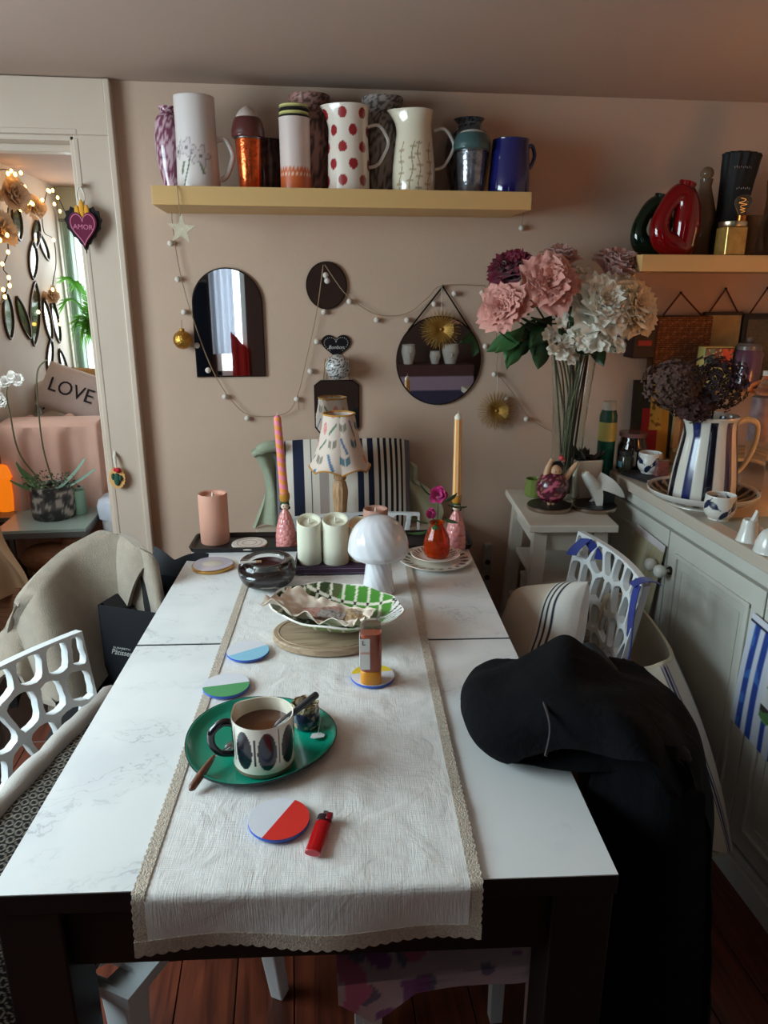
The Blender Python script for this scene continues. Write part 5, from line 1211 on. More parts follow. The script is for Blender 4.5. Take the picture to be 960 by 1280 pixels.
build('red_flower', G().ball((.006, -.012, .028), .009, 12, 8).ball((-.003, -.012, .030), .006, 10, 6), mat('red_felt', (190, 30, 48), .9), co_)
build('hanging_cord', G().tube([(0, -.004, .034), (-.003, .0, .07), (-.004, .03, .10)], [.003, .006, .0025], 8), MATS['cotton_string'], co_)
# ------------------------------------------------------------------ sideboard along the right
WZt, WX, CX = .90, 1.10, 1.135
CABP = mat('sideboard_paint', (196, 194, 184), .5, var=.05, vscale=7, bump=.08, bscale=60)
CY0, CY1 = .35, 2.50
sbd = thing('sideboard', 'long off white painted sideboard with panelled doors along the right', 'sideboard', (CX, CY1, 0))
build('body', G().box(((RX-CX)/2-.03, -(CY1-CY0)/2, .47), (RX-CX-.06, CY1-CY0, .80)), CABP, sbd, smooth=False)
build('plinth', G().box((.25, -(CY1-CY0)/2, .045), (.52, CY1-CY0, .09)), CABP, sbd, smooth=False)
build('plinth_mould', G().box((-.012, -(CY1-CY0)/2, .035), (.024, CY1-CY0, .07)).box((-.006, -(CY1-CY0)/2, .082), (.014, CY1-CY0, .022)), CABP, sbd, smooth=False, bevel=.004)
build('frieze', G().box((-.008, -(CY1-CY0)/2, .845), (.016, CY1-CY0, .04)), CABP, sbd, smooth=False, bevel=.003)
KNOB = mat('white_ceramic', (220, 218, 210), .2, coat=.5)
edges = [2.46, 1.985, 1.51, 1.03, .56]
for i, (ya, yb) in enumerate(zip(edges, edges[1:])):
    w_ = ya-yb-.006; yc = (ya+yb)/2-CY1; z0, z1 = .115, .815
    d = build('door', G().box((-.009, yc, (z0+z1)/2), (.018, w_, z1-z0)), CABP, sbd, smooth=False, bevel=.002)
    m_ = G(); a_, b_ = w_/2-.055, (z1-z0)/2-.06; zc = (z0+z1)/2
    for s_ in (1, -1): m_.box((-.020, yc+s_*a_, zc), (.010, .014, 2*b_+.014)); m_.box((-.0201, yc, zc+s_*b_), (.010, 2*a_+.014, .014))
    build('panel_mould', m_, CABP, d, smooth=False, bevel=.003)
    m_ = G(); a_ -= .035; b_ -= .035
    for s_ in (1, -1): m_.box((-.0185, yc+s_*a_, zc), (.003, .005, 2*b_)); m_.box((-.0186, yc, zc+s_*b_), (.003, 2*a_, .005))
    build('inner_bead', m_, CABP, d, smooth=False)
    ky = yc+((-1) if i % 2 == 0 else 1)*(w_/2-.026)
    kb = build('knob', G().lathe([(0, 0), (.006, 0), (.0055, .012), (.014, .018), (.0205, .032), (.016, .046), (0, .052)], 24, Matrix.Translation((-.020, ky, .697)) @ Matrix.Rotation(-PI/2, 4, 'Y'), sub=3), KNOB, d)
    build('knob_plate', G().lathe([(0, 0), (.014, 0), (.012, .005), (0, .006)], 24, Matrix.Translation((-.018, ky, .697)) @ Matrix.Rotation(-PI/2, 4, 'Y')), mat('dark_metal', (60, 56, 52), .4, .7), d)
tag(build('worktop', G().box(((RX-WX)/2, 0, -.0175), (RX-WX-.005, CY1-CY0+.02, .035)), mat('worktop_paint', (190, 176, 160), .5, var=.1, vscale=6, stretch=(1, .2, 1)), None, (WX, (CY0+CY1)/2, WZt), smooth=False, bevel=.004), 'pale worn wooden worktop on the sideboard', 'worktop')
def poster(name, label, cat, corners, fn, nu=60, nv=90, grp=None):
    a, b, c, d = (Vector(q) for q in corners)           # tl, tr, br, bl
    t = thing(name, label, cat, (a+b+c+d)/4); o0 = (a+b+c+d)/4
    nrm = Vector((-1, 0, 0))
    def f(u, v): p = a.lerp(b, u).lerp(d.lerp(c, u), v)-o0; return p+nrm*(.006*math.sin(PI*v)*math.sin(u*3+.5)+.002)
    g = G().sheet(f, nu, nv, .0015); o = build('paper', g, mat('poster_print', attr=True, rough=.6), t)
    at = o.data.color_attributes.new('Col', 'FLOAT_COLOR', 'POINT'); n = (nu+1)*(nv+1)
    for i in range(len(o.data.vertices)):
        j = i % n; at.data[i].color = (*rgb(*fn((j % (nu+1))/nu, (j//(nu+1))/nv)), 1)
    return t
XD = CX-.024
def posA(u, v):
    if v < .06: return (204, 196, 196)
    if .34 < u < .86 and .36 < v < .84:
        uu, vv = (u-.34)/.52, (v-.36)/.48
        if vv < .10: return (128, 112, 150)
        q = n3(uu*5+2, vv*6); return (62, 40, 62) if q > .12 else ((150, 136, 150) if q > -.22 else (96, 70, 96))
    if v > .86: return (120, 116, 118)
    return (186, 172, 122) if (u*9) % 1 < .5 else (168, 164, 150)
poster('wall_poster', 'yellow striped poster with small purple picture pinned on left sideboard door', 'poster', (on_x(798, 655, XD), on_x(833, 683, XD), on_x(800, 812, 1.085), on_x(760, 775, 1.06)), posA)
def posB(u, v):
    if v < .05: return (206, 206, 214)
    if .055 < v < .072: return (26, 34, 66)
    blue = (34, 62, 140) if n3(u*9, v*5) < .25 else (52, 100, 170)
    if u < .30:
        return blue if .06 < u < .13 or .18 < u < .25 else (196, 200, 212)
    if v < .16 : return blue if (u*9) % 1 < .45 else (196, 200, 212)
    if v > .74: return blue if (u*9) % 1 < .45 else (196, 200, 212)
    if .6 < v < .72: return (52, 44, 38) if n3(u*8, v*8) < .1 else (76, 120, 70)
    if n3(u*7+2, v*7) > .28: return (90, 140, 84)
    return (206, 206, 206)
poster('wall_poster', 'blue and white striped calendar poster on the nearer sideboard door', 'poster', (on_x(943, 765, XD), (XD, 1.20, .725), (XD, 1.20, .40), on_x(914, 897, XD)), posB)
# ------------------------------------------------------------------ things on the sideboard
def on_work(px, py): q = on_z(px, py, WZt+.0005); return q
def put(name, label, cat, px, py, group=None, z=None, y=None, rot=0):
    q = on_z(px, py, z or WZt+.0008) if y is None else on_y(px, py, y); return thing(name, label, cat, (q.x, q.y, z or WZt+.0008), rot, group), mpp(q)
# striped pitcher in a shallow bowl
pt, k = put('bowl', 'shallow white bowl with navy striped inside under the big pitcher', 'bowl', 880, 632); pt.location.y += .02
Rb = 66*k
def bowlcol(x, y, z):
    q = math.hypot(x, y)/Rb
    if z > .012 and q < .99 and (z > .05 or q < .93): return (34, 28, 40) if ((math.atan2(y, x)/(2*PI)*22) % 1) < .55 else (186, 160, 130)
    return (212, 206, 196)
paint(build('bowl_body', G().lathe([(0, 0), (Rb*.55, 0), (Rb*.62, .006), (Rb*.9, .026), (Rb, .045), (Rb*.97, .047), (Rb*.86, .03), (Rb*.6, .013), (0, .011)], 132, sub=4), painted(.25, .5), pt), bowlcol)
pz = WZt+.0125; pit, k = put('striped_pitcher', 'tall white pitcher with broad navy stripes holding dried hydrangeas', 'pitcher', 880, 610, z=pz)
pit.location = (pt.location.x, pt.location.y, pz)
Hp = on_y(880, 520, pt.location.y).z-pz; Rp = 38*k
def pitcol(x, y, z):
    u = math.atan2(y, x)/(2*PI)*10+.35
    if z > Hp*.97: return (216, 210, 200)
    return (28, 40, 92) if (u % 1) < .46 and math.floor(u) % 2 == 0 else ((18, 18, 32) if (u % 1) < .46 else (218, 212, 200))
o = build('body', G().lathe([(0, 0), (Rp*.96, 0), (Rp, .006), (Rp*.93, Hp*.35), (Rp*.78, Hp*.75), (Rp*.74, Hp*.92), (Rp*.80, Hp), (Rp*.72, Hp*.99), (Rp*.68, Hp*.8), (Rp*.8, Hp*.4), (0, Hp*.1)], 156, rfn=lambda a, z: 1+.3*max(0, math.cos(a-PI-.2))**8*max(0, (z/Hp-.8)/.2), sub=8), painted(.2, .6), pit); paint(o, pitcol)
build('handle', G().tube(spline2([(Rp*.72, 0, Hp*.90), (Rp*1.15, 0, Hp*.95), (Rp*1.52, 0, Hp*.88), (Rp*1.5, 0, Hp*.62), (Rp*1.2, 0, Hp*.38), (Rp*.86, 0, Hp*.28)], 6), .0105, 12, flat=.7), mat('cream_glaze', (214, 196, 160), .25, coat=.4), pit)
HYD = [mat('dried_hydrangea_%d' % i, c, .9, var=.35, vscale=60) for i, c in enumerate(((70, 42, 40), (44, 26, 30), (88, 62, 54)))]
for px, py, rp, mi, lab in ((842, 480, 38, 2, 'dried brown hydrangea head leaning left out of striped pitcher'), (893, 480, 42, 1, 'dark plum dried hydrangea head standing in middle of striped pitcher'), (866, 505, 27, 0, 'smaller dried hydrangea head low at the pitcher mouth')):
    c = on_y(px, py, pit.location.y-.03); kk = mpp(c); r_ = rp*kk
    t = thing('dried_hydrangea', lab, 'dried flower', (pit.location.x, pit.location.y, pz+Hp*.5), 0, 'dried hydrangeas in the pitcher'); rel = Vector(c)-Vector(t.location)
    build('stem', G().tube(spline2([(0, 0, 0), (rel.x*.3, rel.y*.5, rel.z*.6), tuple(rel)], 5), .0026, 6), mat('dry_stem', (92, 70, 48), .9), t)
    g = G(); rr_ = random.Random(px)
    for i in range(230):
        zz = 1-2*(i+.5)/230; a = i*2.39996; q = math.sqrt(1-zz*zz); d = Vector((q*math.cos(a), q*math.sin(a), zz*.85)); R_ = r_*rr_.uniform(.72, 1.02)
        M = Matrix.Translation(rel+d*R_) @ d.to_track_quat('Z', 'Y').to_matrix().to_4x4() @ Matrix.Rotation(rr_.uniform(0, 3), 4, 'Z')
        s_ = .0105*rr_.uniform(.8, 1.25)
        for kq in range(4):
            g.add([(0, 0, 0), (s_*.55, -s_*.45, .002), (s_*1.05, 0, .004*rr_.uniform(-1, 1.6)), (s_*.55, s_*.45, .002)], [(0, 1, 2, 3)], M @ Matrix.Rotation(kq*PI/2, 4, 'Z'))
    fl_ = build('florets', g, HYD[mi], t, smooth=False); fl_['kind'] = 'stuff'
# navy patterned cups
def cupfn(r, h, seed):
    def f(x, y, z):
        q = math.hypot(x, y)
        if q < r*.86 and z > h*.3: return (214, 208, 198)
        a = math.atan2(y, x)
        for i in range(9):
            a0 = -PI+i*.72+seed; z0_ = h*(.28 if i % 2 else .66); an = .9 if i % 3 else -.5
            d = ((a-a0+PI) % (2*PI))-PI; u, v = d*r, z-z0_; uu = u*math.cos(an)+v*math.sin(an); vv = -u*math.sin(an)+v*math.cos(an)
            if (uu/.0165)**2+(vv/.0085)**2 < 1: return (28, 36, 66)
            if abs(vv) < .0012 and abs(uu) < .026: return (28, 36, 66)
        return (216, 212, 204)
    return f
def navy_cup(px, pyb, pyt, wpx, label, z, seed):
    q = on_z(px, pyb, z); k = mpp(q); r = wpx*k/2; h = on_y(px, pyt, q.y).z-z
    t = thing('navy_cup', label, 'cup', (q.x, q.y+r*.6, z), 0, 'navy leaf patterned cups')
    paint(build('cup_body', G().lathe([(0, 0), (r*.6, 0), (r*.64, .004), (r*.9, h*.25), (r, h*.5), (r*.95, h*.8), (r*.93, h), (r*.87, h), (r*.88, h*.8), (r*.92, h*.5), (r*.8, h*.22), (0, h*.12)], 120, sub=8), painted(.25, .5), t), cupfn(r, h, seed))
bk = thing('notebook', 'black notebook lying under the farther navy patterned cup', 'book', tuple(on_z(806, 602, WZt+.001)), .25)
build('cover', G().box((.04, .045, .006), (.10, .13, .011)), mat('black_cover', (30, 28, 34), .5), bk, smooth=False, bevel=.001)
build('pages', G().box((.041, .0445, .006), (.096, .1305, .008)), mat('paper'), bk, smooth=False)
navy_cup(815, 593, 568, 30, 'navy leaf patterned cup standing on black notebook', WZt+.0125, .2)
navy_cup(904, 652, 622, 39, 'navy leaf patterned cup at the front of the sideboard', WZt+.0008, .6)
# white figurines: open beaked bird, dome
t, k = put('bird_figurine', 'small white porcelain bird shaped creamer beside the navy cup', 'figurine', 934, 676)
build('body', G().lathe([(0, 0), (13*k, 0), (13*k, .004), (10.5*k, 14*k), (9*k, 24*k), (8*k, 28*k), (6*k, 27*k), (0, 20*k)], 36, rfn=lambda a, z: 1+(.55*max(0, math.cos(a-.5))**6*max(0, z/(28*k)-.6)), sub=3), KNOB, t)
build('beak', G().prism([(0, 0), (9*k, 3*k), (7*k, 16*k), (3*k, 6*k)], -3*k, 3*k, Matrix.Translation((0, 0, 24*k)) @ Matrix.Rotation(PI/2, 4, 'X')), KNOB, t, bevel=.002)
build('wing', G().ball((12*k, -3*k, 14*k), 1, 12, 8, (7*k, 3*k, 5*k)), KNOB, t)
t, k = put('dome_dish', 'white porcelain domed lid at right edge of the sideboard', 'dish', 962, 690)
build('dome', G().lathe([(0, 0), (18*k, 0), (19*k, .004), (17*k, 14*k), (11*k, 27*k), (0, 32*k)], 40, sub=4), KNOB, t)
t, k = put('glass_dish', 'pale grey green glass tray under the bird creamer', 'tray', 930, 682); t.location = (1.30, 1.66, WZt+.0004)
build('plate', G().prism(rrect(.30, .34, .02), 0, .0003), mat('grey_green_glass', (150, 160, 152), .12), t)
# jars and bottles at the far end
t, k = put('dark_jar', 'dark brown glass jar with white label and glass lid', 'jar', 792, 588); t.location.y += .03
Hj = on_y(790, 545, t.location.y).z-WZt; rj = 18*k
build('jar_body', G().lathe([(0, 0), (rj, 0), (rj, Hj*.7), (rj*.85, Hj*.85), (rj*.8, Hj), (0, Hj)], 36), mat('brown_glass', (36, 18, 14), .06, coat=.6), t)
build('lid', G().lathe([(0, Hj), (rj*.95, Hj), (rj*.95, Hj+.014), (0, Hj+.015)], 32), mat('pink_glass_lid', (150, 104, 100), .1, trans=.4), t)
build('label', G().sheet(lambda u, v: (rj*1.01*math.sin(-1.0+u*.9), -rj*1.01*math.cos(-1.0+u*.9), Hj*(.18+.42*v)), 10, 4, .0006), mat('label_white'), t)
gb2 = thing('green_bottle', 'green plastic bottle with white cap and yellow label', 'bottle', (on_y(759, 540, 2.44).x, 2.44, .8110))
Hb = on_y(759, 512, 2.44).z-.811; kb_ = mpp(gb2.location); rb = 10.5*kb_
GRN = mat('green_plastic_bottle', (22, 108, 88), .15, trans=.3)
build('bottle_body', G().lathe([(0, 0), (rb, 0), (rb, Hb*.93), (rb*.8, Hb), (0, Hb)], 32), GRN, gb2)
build('label', G().lathe([(rb*1.02, Hb*.64), (rb*1.02, Hb*.86)], 32), mat('label_yellow', (206, 196, 110), .6), gb2)
build('cap', G().lathe([(0, Hb), (rb*.78, Hb), (rb*.78, Hb+10*kb_), (0, Hb+10*kb_)], 28), mat('white_cap', (222, 216, 208), .4), gb2)
t, k = put('sauce_jar', 'small dark jar with pale blue sticker beside brown jar', 'jar', 768, 588); t.location = (1.145, 2.38, WZt+.0008)
build('jar_body', G().lathe([(0, 0), (.025, 0), (.026, .05), (.02, .062), (0, .062)], 28), mat('olive_glass', (60, 58, 44), .1, coat=.5), t)
build('lid', G().lathe([(0, .062), (.024, .062), (.024, .076), (0, .077)], 28), mat('dark_lid', (46, 40, 38), .4), t)
build('sticker', G().box((-.024, -.006, .03), (.006, .022, .02)), mat('sticker_blue', (120, 190, 210), .6), t, smooth=False)
t = thing('picture_frame', 'black leaning frame with gold and red figure in the corner', 'picture', (1.30, 2.50, WZt+.001)); t.rotation_euler = (-.08, 0, -.12)
build('frame', G().box((0, 0, .15), (.17, .014, .30)), mat('black_frame', (20, 16, 18), .4), t, smooth=False, bevel=.002)
def posC(x, y, z):
    if abs(x) < .022-.02*(z-.15) and z > .12: return (196, 160, 70) if n3(x*60, z*60) > -.2 else (120, 90, 30)
    if z < .2 and abs(x) < .05: return (168, 26, 38) if x < .01 else (190, 140, 50)
    return (26, 40, 30)
paint(build('print', G().sheet(lambda u, v: (-.07+.14*u, -.0085, .015+.27*v), 50, 90, .001), mat('poster_print'), t), posC)
t, k = put('candle_tin', 'small red and grey patterned tin beside the striped pitcher', 'tin', 838, 605); t.location.y += .08
build('tin_body', G().prism(rrect(.045, .045, .006), 0, .062), mat('tin_pattern', (120, 74, 72), .4, var=.5, vscale=90), t, bevel=.002)
build('tin_lid', G().prism(rrect(.047, .047, .006), .0622, .068), STEEL, t, bevel=.001)
# slatted rack at the back of the sideboard
rk = thing('wooden_rack', 'pale wooden two tier rack at the back of the sideboard', 'rack', (1.36, 2.50, WZt))
RK = mat('rack_wood', (196, 158, 108), .6, var=.1, vscale=8)
for zz in (.055, .275):
    for i in range(4): build('slat', G().box((.25, -.03-.055*i, zz), (.50, .045, .012)), RK, rk, smooth=False, bevel=.002)
for sx in (.01, .49):
    for yy in (-.02, -.20): build('post', G().box((sx, yy, .15), (.02, .02, .29)), RK, rk, smooth=False)
RZ2 = WZt+.2825
def on_rack(name, label, cat, px, y, group=None):
    q = on_y(px, 480, y); return thing(name, label, cat, (q.x, y, RZ2), 0, group), mpp(q)
t, k = on_rack('biscuit_tin', 'yellow tin with colourful picture lid on the rack', 'tin', 889, 2.42)
Ht = on_y(889, 433, 2.42).z-RZ2; wq = 38*k
build('tin_body', G().prism(rrect(wq, .05, .008), 0, Ht), mat('yellow_tin', (206, 190, 112), .4), t, bevel=.002)
def tinpic(x, y, z):
    u = x/wq
    if abs(u) > .47 or z > Ht*.95: return (70, 40, 36)
    return (56, 120, 110) if u < -.15 and n3(x*90, z*90) > -.1 else ((206, 70, 36) if u > .12 and n3(x*80, z*80) > -.15 else ((196, 180, 160) if n3(x*120, z*120) > .2 else (96, 52, 44)))
paint(build('picture', G().sheet(lambda u, v: ((u-.5)*wq*.97, -.0256, Ht*(.52+.46*v)), 40, 24, .001), painted(.3, .3), t), tinpic)
t, k = on_rack('storage_jar', 'purple glass storage jar with clip lid on the rack', 'jar', 930, 2.40)
Hs = on_y(930, 437, 2.40).z-RZ2
build('jar_body', G().lathe([(0, 0), (17*k, 0), (17.5*k, Hs*.9), (15*k, Hs), (0, Hs)], 36), mat('purple_glass', (92, 60, 76), .12, coat=.5), t)
build('lid', G().lathe([(0, Hs), (15.5*k, Hs), (15.5*k, Hs+.012), (12*k, Hs+.022), (0, Hs+.024)], 36), mat('grey_lid', (110, 96, 90), .2), t)
build('knob', G().ball((0, 0, Hs+.032), .011, 14, 10), mat('grey_lid'), t)
bsk = thing('wicker_basket', 'orange brown wicker basket with handle at the right edge', 'basket', (1.62, 2.20, WZt+.02)); zb = .02
WICK = mat('wicker', (176, 104, 56), .7, var=.25, vscale=50)
bsk.location = (on_y(952, 500, 2.22).x, 2.22, RZ2); q0 = on_y(952, 515, 2.22).z-RZ2
for j in range(6):
    zz = q0-.02+.013*j+.012; R_ = .055+.003*j
    build('wicker_strand', G().tube([(R_*math.cos(a)*(1+.03*math.cos(12*a+j*PI)), R_*math.sin(a)*(1+.03*math.cos(12*a+j*PI)), max(zz, .006)) for a in [2*PI*i/48 for i in range(48)]], .0078, 6, closed=True), WICK, bsk)
build('base', G().lathe([(0, 0), (.052, 0), (.054, .006), (0, .006)], 24), WICK, bsk)
build('handle', G().tube(spline2([(-.06, 0, q0+.05), (-.04, 0, q0+.085), (0, 0, q0+.098), (.04, 0, q0+.085), (.06, 0, q0+.05)], 6), .007, 8), WICK, bsk)
t, k = put('water_bottle', 'clear plastic bottle with blue grey label at right edge', 'bottle', 946, 608); t.location = (on_y(946, 560, 2.10).x, 2.10, WZt+.0008)
Hw = on_y(946, 470, 2.10).z-WZt
build('bottle_body', G().lathe([(0, 0), (.030, 0), (.033, .01), (.031, Hw*.4), (.033, Hw*.7), (.026, Hw*.88), (.012, Hw), (0, Hw)], 32, rfn=lambda a, z: 1+.015*math.cos(8*a)), mat('clear_pet', (240, 226, 210), .05, trans=.92, ior=1.15), t)
build('label', G().lathe([(.0335, Hw*.45), (.0335, Hw*.82)], 32), mat('label_greyblue', (150, 128, 130), .4, var=.4, vscale=30), t)
build('cap', G().lathe([(0, Hw), (.014, Hw), (.014, Hw+.014), (0, Hw+.014)], 20), mat('white_cap'), t)
# hangings under the right shelf
HW = mat('woven_straw', (112, 70, 44), .85, var=.35, vscale=120, stretch=(1, 1, 6), bump=.8, bscale=160)
STRP = mat('red_brown_leather', (86, 36, 28), .6)
def hanging(name, label, cat, x0, x1, y0, y1, ax, ay, material, depth, inner=None):
    a = on_y(x0, y0, W-depth); b = on_y(x1, y1, W-depth); c = (Vector(a)+Vector(b))/2; w_ = b.x-a.x; h_ = a.z-b.z
    t = thing(name, label, cat, (c.x, W-depth/2-.002, c.z)); ap = on_y(ax, ay, W-.01)
    build('panel', G().prism(rrect(w_, h_, .008), -depth/2, depth/2, mapping_upright()), material, t, smooth=False, bevel=.003)
    g = G()
    for sx in (-1, 1): g.tube([(ap.x-c.x, 0, ap.z-c.z), (sx*w_*.36, 0, h_/2-.002)], .003, 6)
    build('strap', g, STRP, t); build('hook', G().ball((ap.x-c.x, 0, ap.z-c.z), .005, 8, 6), DARKM, t)
    if inner: build('inset', G().prism(rrect(w_*.84, h_*.84, .004), depth/2, depth/2+.003, mapping_upright()), inner, t, smooth=False)
    return t
sbag = hanging('straw_bag', 'flat woven straw bag hung by leather strap under right shelf', 'bag', 822, 882, 395, 472, 848, 366, HW, .05)
bb_ = sbag.children[0].dimensions
def weave(x, y, z):
    r_ = math.floor(z/.007); q = ((x/.012+.5*(r_ % 2)) % 1); e = (z/.007) % 1
    if e < .18 or q < .10: return (58, 34, 24)
    return (132, 84, 54) if (math.floor(x/.012+.5*(r_ % 2))*7+r_*3) % 5 else (156, 106, 70)
hq_ = on_y(822, 395, W-.05).z-on_y(882, 472, W-.05).z; wq_ = on_y(882, 472, W-.05).x-on_y(822, 395, W-.05).x
paint(build('woven_face', G().sheet(lambda u, v: ((u-.5)*wq_*.97, -.0275-.002*abs(math.sin(u*40)), (v-.5)*hq_*.96), 110, 130, .002), painted(.85), sbag), weave)
hanging('hanging_picture', 'small gold picture hung by leather strap, middle of three hangings', 'picture', 881, 924, 390, 440, 907, 361, mat('dark_wood_frame', (60, 38, 28), .5), .02, mat('gold_print', (176, 150, 96), .5, var=.25, vscale=20))
hanging('hanging_glass_picture', 'black framed glass hung by leather strap at right edge', 'picture', 930, 985, 392, 480, 958, 360, mat('black_frame'), .03, mat('speckled_glass', (96, 82, 60), .1, var=.3, vscale=200))
t = thing('wall_box', 'small dark red wall box behind the peonies', 'box', tuple(on_y(800, 425, W-.04)))
build('box_body', G().box((0, 0, 0), (.08, .076, .12)), mat('dark_maroon', (46, 24, 26), .5), t, smooth=False, bevel=.003)
build('red_stripe', G().box((0, -.039, -.008), (.05, .003, .018)), mat('red_stripe', (170, 40, 44), .5), t, smooth=False)
# warm lamp further along the sideboard, out of the picture
lm = thing('sideboard_lamp', 'table lamp with cream shade on the sideboard beyond the frame', 'lamp', (1.66, 1.62, WZt+.001))
build('base', G().lathe([(0, 0), (.06, 0), (.055, .02), (.03, .06), (.04, .12), (.02, .2), (.012, .24), (0, .24)], 32, sub=3), mat('brown_glaze', (110, 62, 38), .2, coat=.5), lm)
build('shade', G().lathe([(.11, .24), (.07, .42)], 40), mat('cream_shade', (236, 200, 150), .9, transl=.6), lm)
l = bpy.data.lights.new('lamp_bulb', 'POINT'); l.energy = 6.5; l.color = (1, .56, .24); l.shadow_soft_size = .04
lo = bpy.data.objects.new('lamp_bulb', l); COL.objects.link(lo); lo.parent = lm; lo.location = (0, 0, .33)
# ------------------------------------------------------------------ white wooden step stool in the corner
STZ = .81
fl0 = on_z(663, 656, STZ); fr0 = on_z(776, 656, STZ); bl0 = on_z(643, 612, STZ)
sw = fr0.x-fl0.x; sdp = W-.03-(fl0.y+fr0.y)/2; scx = (fl0.x+fr0.x)/2+.005; scy = W-.03-sdp/2
STP = mat('stool_paint', (204, 192, 178), .55, var=.05, vscale=10)
stl = thing('step_stool', 'tall white painted wooden step stool beside the sideboard', 'stool', (scx+.012, scy-.01, 0), -.11)
build('top', G().box((0, 0, STZ-.012), (sw, sdp, .024)), STP, stl, smooth=False, bevel=.004)
for sx in (-1, 1):
    for sy in (-1, 1):
        build('leg', G().tube([(sx*(sw/2-.045), sy*(sdp/2-.05), STZ-.024), (sx*(sw/2-.01), sy*(sdp/2-.012), .0)], .029, 4), STP, stl, smooth=False)
    build('side_rail', G().box((sx*(sw/2-.045), 0, STZ-.065), (.018, sdp-.12, .06)), STP, stl, smooth=False)
    build('lower_rail', G().box((sx*(sw/2-.028), 0, .38), (.018, sdp-.08, .05)), STP, stl, smooth=False)
for sy in (-1, 1): build('end_rail', G().box((0, sy*(sdp/2-.05), STZ-.06), (sw-.11, .018, .072)), STP, stl, smooth=False)
build('step', G().box((0, -.02, STZ-.21), (sw-.075, sdp-.10, .02)), STP, stl, smooth=False, bevel=.003)
build('step', G().box((0, -.02, .42), (sw-.05, sdp-.06, .02)), STP, stl, smooth=False, bevel=.003)
def on_stool(name, label, cat, px, py, group=None, dz=.0006, rot=0): q = on_z(px, py, STZ); return thing(name, label, cat, (q.x, q.y, STZ+dz), rot, group), mpp(q)
LIDM = mat('black_tin_top', (24, 20, 22), .35); CHR = mat('chrome_rim', (176, 160, 146), .22, 1)
for px, py, lab in ((688, 637, 'round black tin lid with chrome rim under the diving figurine'), (746, 637, 'round black tin lid with chrome rim under the white swallow')):
    t, k = on_stool('tin_lid', lab, 'tin', px, py, 'round black tins'); r_ = 28*k; t.location.y += .012
    if px > 700: t.location.x -= .004
    build('rim', G().lathe([(0, 0), (r_*.97, 0), (r_, .003), (r_, .012), (r_*.97, .014), (0, .014)], 48), CHR, t)
    build('black_top', G().lathe([(0, .0142), (r_*.95, .0142), (r_*.95, .0165), (0, .017)], 48), LIDM, t)
t, k = on_stool('tealight_glass', 'small lime green glass tealight holder on stool corner', 'tealight holder', 667, 620); r_ = 11*k
build('glass', G().lathe([(0, 0), (r_*.85, 0), (r_*1.05, .02), (r_*.95, .05), (r_, .062), (r_*.86, .061), (r_*.85, .04), (0, .012)], 36, rfn=lambda a, z: 1+.03*math.cos(14*a), sub=3), mat('lime_glass', (136, 152, 80), .2, trans=.35, ior=1.3), t)
# diving woman figurine
t, k = on_stool('diver_figurine', 'round bellied diving woman figurine in plum floral swimsuit', 'figurine', 688, 618); t.location = (on_y(689, 625, 2.255).x, 2.255, STZ+.0178); k = mpp(t.location)
SKN = mat('figurine_skin', (206, 160, 124), .4)
def plum(x, y, z):
    q = n3(x*75, y*75+2, z*75)
    return (196, 96, 116) if q > .30 else ((150, 104, 70) if q < -.42 else (84, 26, 44))
Rf = 19*k
paint(build('swimsuit_body', G().lathe([(0, 0), (Rf*.55, .0), (Rf*.9, Rf*.35), (Rf*1.05, Rf*.9), (Rf*.95, Rf*1.4), (Rf*.6, Rf*1.85), (0, Rf*2.0)], 48, Matrix.Translation((0, 0, .014)), sub=5), painted(.25, .5), t), plum)
build('legs', G().tube([(-.006, 0, 0), (-.006, 0, .018)], [.006, .012], 10).tube([(.006, 0, 0), (.006, 0, .018)], [.006, .012], 10), SKN, t)
build('arms', G().tube(spline2([(-Rf*.5, -.004, Rf*1.5), (-Rf*.42, -.004, Rf*2.4), (-Rf*.15, -.004, Rf*3.1)], 4), [.012, .012, .012, .011, .010, .009, .008, .007, .006], 10).tube(spline2([(Rf*.5, -.004, Rf*1.4), (Rf*.95, -.004, Rf*2.0), (Rf*1.55, -.004, Rf*2.8)], 4), [.013, .013, .012, .012, .011, .010, .009, .008, .006], 10), SKN, t)
build('head', G().ball((Rf*.12, -.008, Rf*2.30), .0185, 18, 14, (1, .95, 1.15)), SKN, t)
build('hair', G().ball((Rf*.28, .004, Rf*2.50), .020, 16, 12, (1.1, .9, 1.05)), MATS['black_hair_glaze'], t)
build('hair_flower', G().ball((Rf*.45, -.004, Rf*3.15), .009, 12, 8).ball((Rf*.62, -.004, Rf*3.0), .006, 10, 8), mat('coral_flower', (206, 76, 76), .5), t)
build('face', G().ball((Rf*.0, -.0255, Rf*2.34), .0018, 6, 5).ball((Rf*.26, -.0255, Rf*2.34), .0018, 6, 5), MATS['black_hair_glaze'], t)
# swallow
t, k = on_stool('swallow_figurine', 'white porcelain swallow with spread wings on black tin', 'figurine', 748, 632); t.location.z = STZ+.0178; t.location.y -= .012
c = on_y(741, 612, t.location.y)-Vector(t.location)
def rel(px, py, dy=0): return Vector(on_y(px, py, t.location.y+dy))-Vector(t.location)
build('body', G().tube(spline2([tuple(rel(730, 590, -.01)), tuple(rel(737, 600, -.008)), tuple(rel(745, 612)), tuple(rel(750, 625, .008)), tuple(rel(752, 634, .012))], 5), [.009]+[.014+.009*math.sin(i/19*PI) for i in range(19)]+[.005], 14), KNOB, t)
def wing(a, b, w0):
    a, b = Vector(a), Vector(b); d = (b-a); s_ = d.cross(Vector((0, -1, .2))).normalized()
    return G().sheet(lambda u, v: a+d*v+s_*((u-.5)*w0*(1-v)**.6)+Vector((0, -.012*math.sin(PI*v), .010*math.sin(PI*v))), 6, 14, .004)
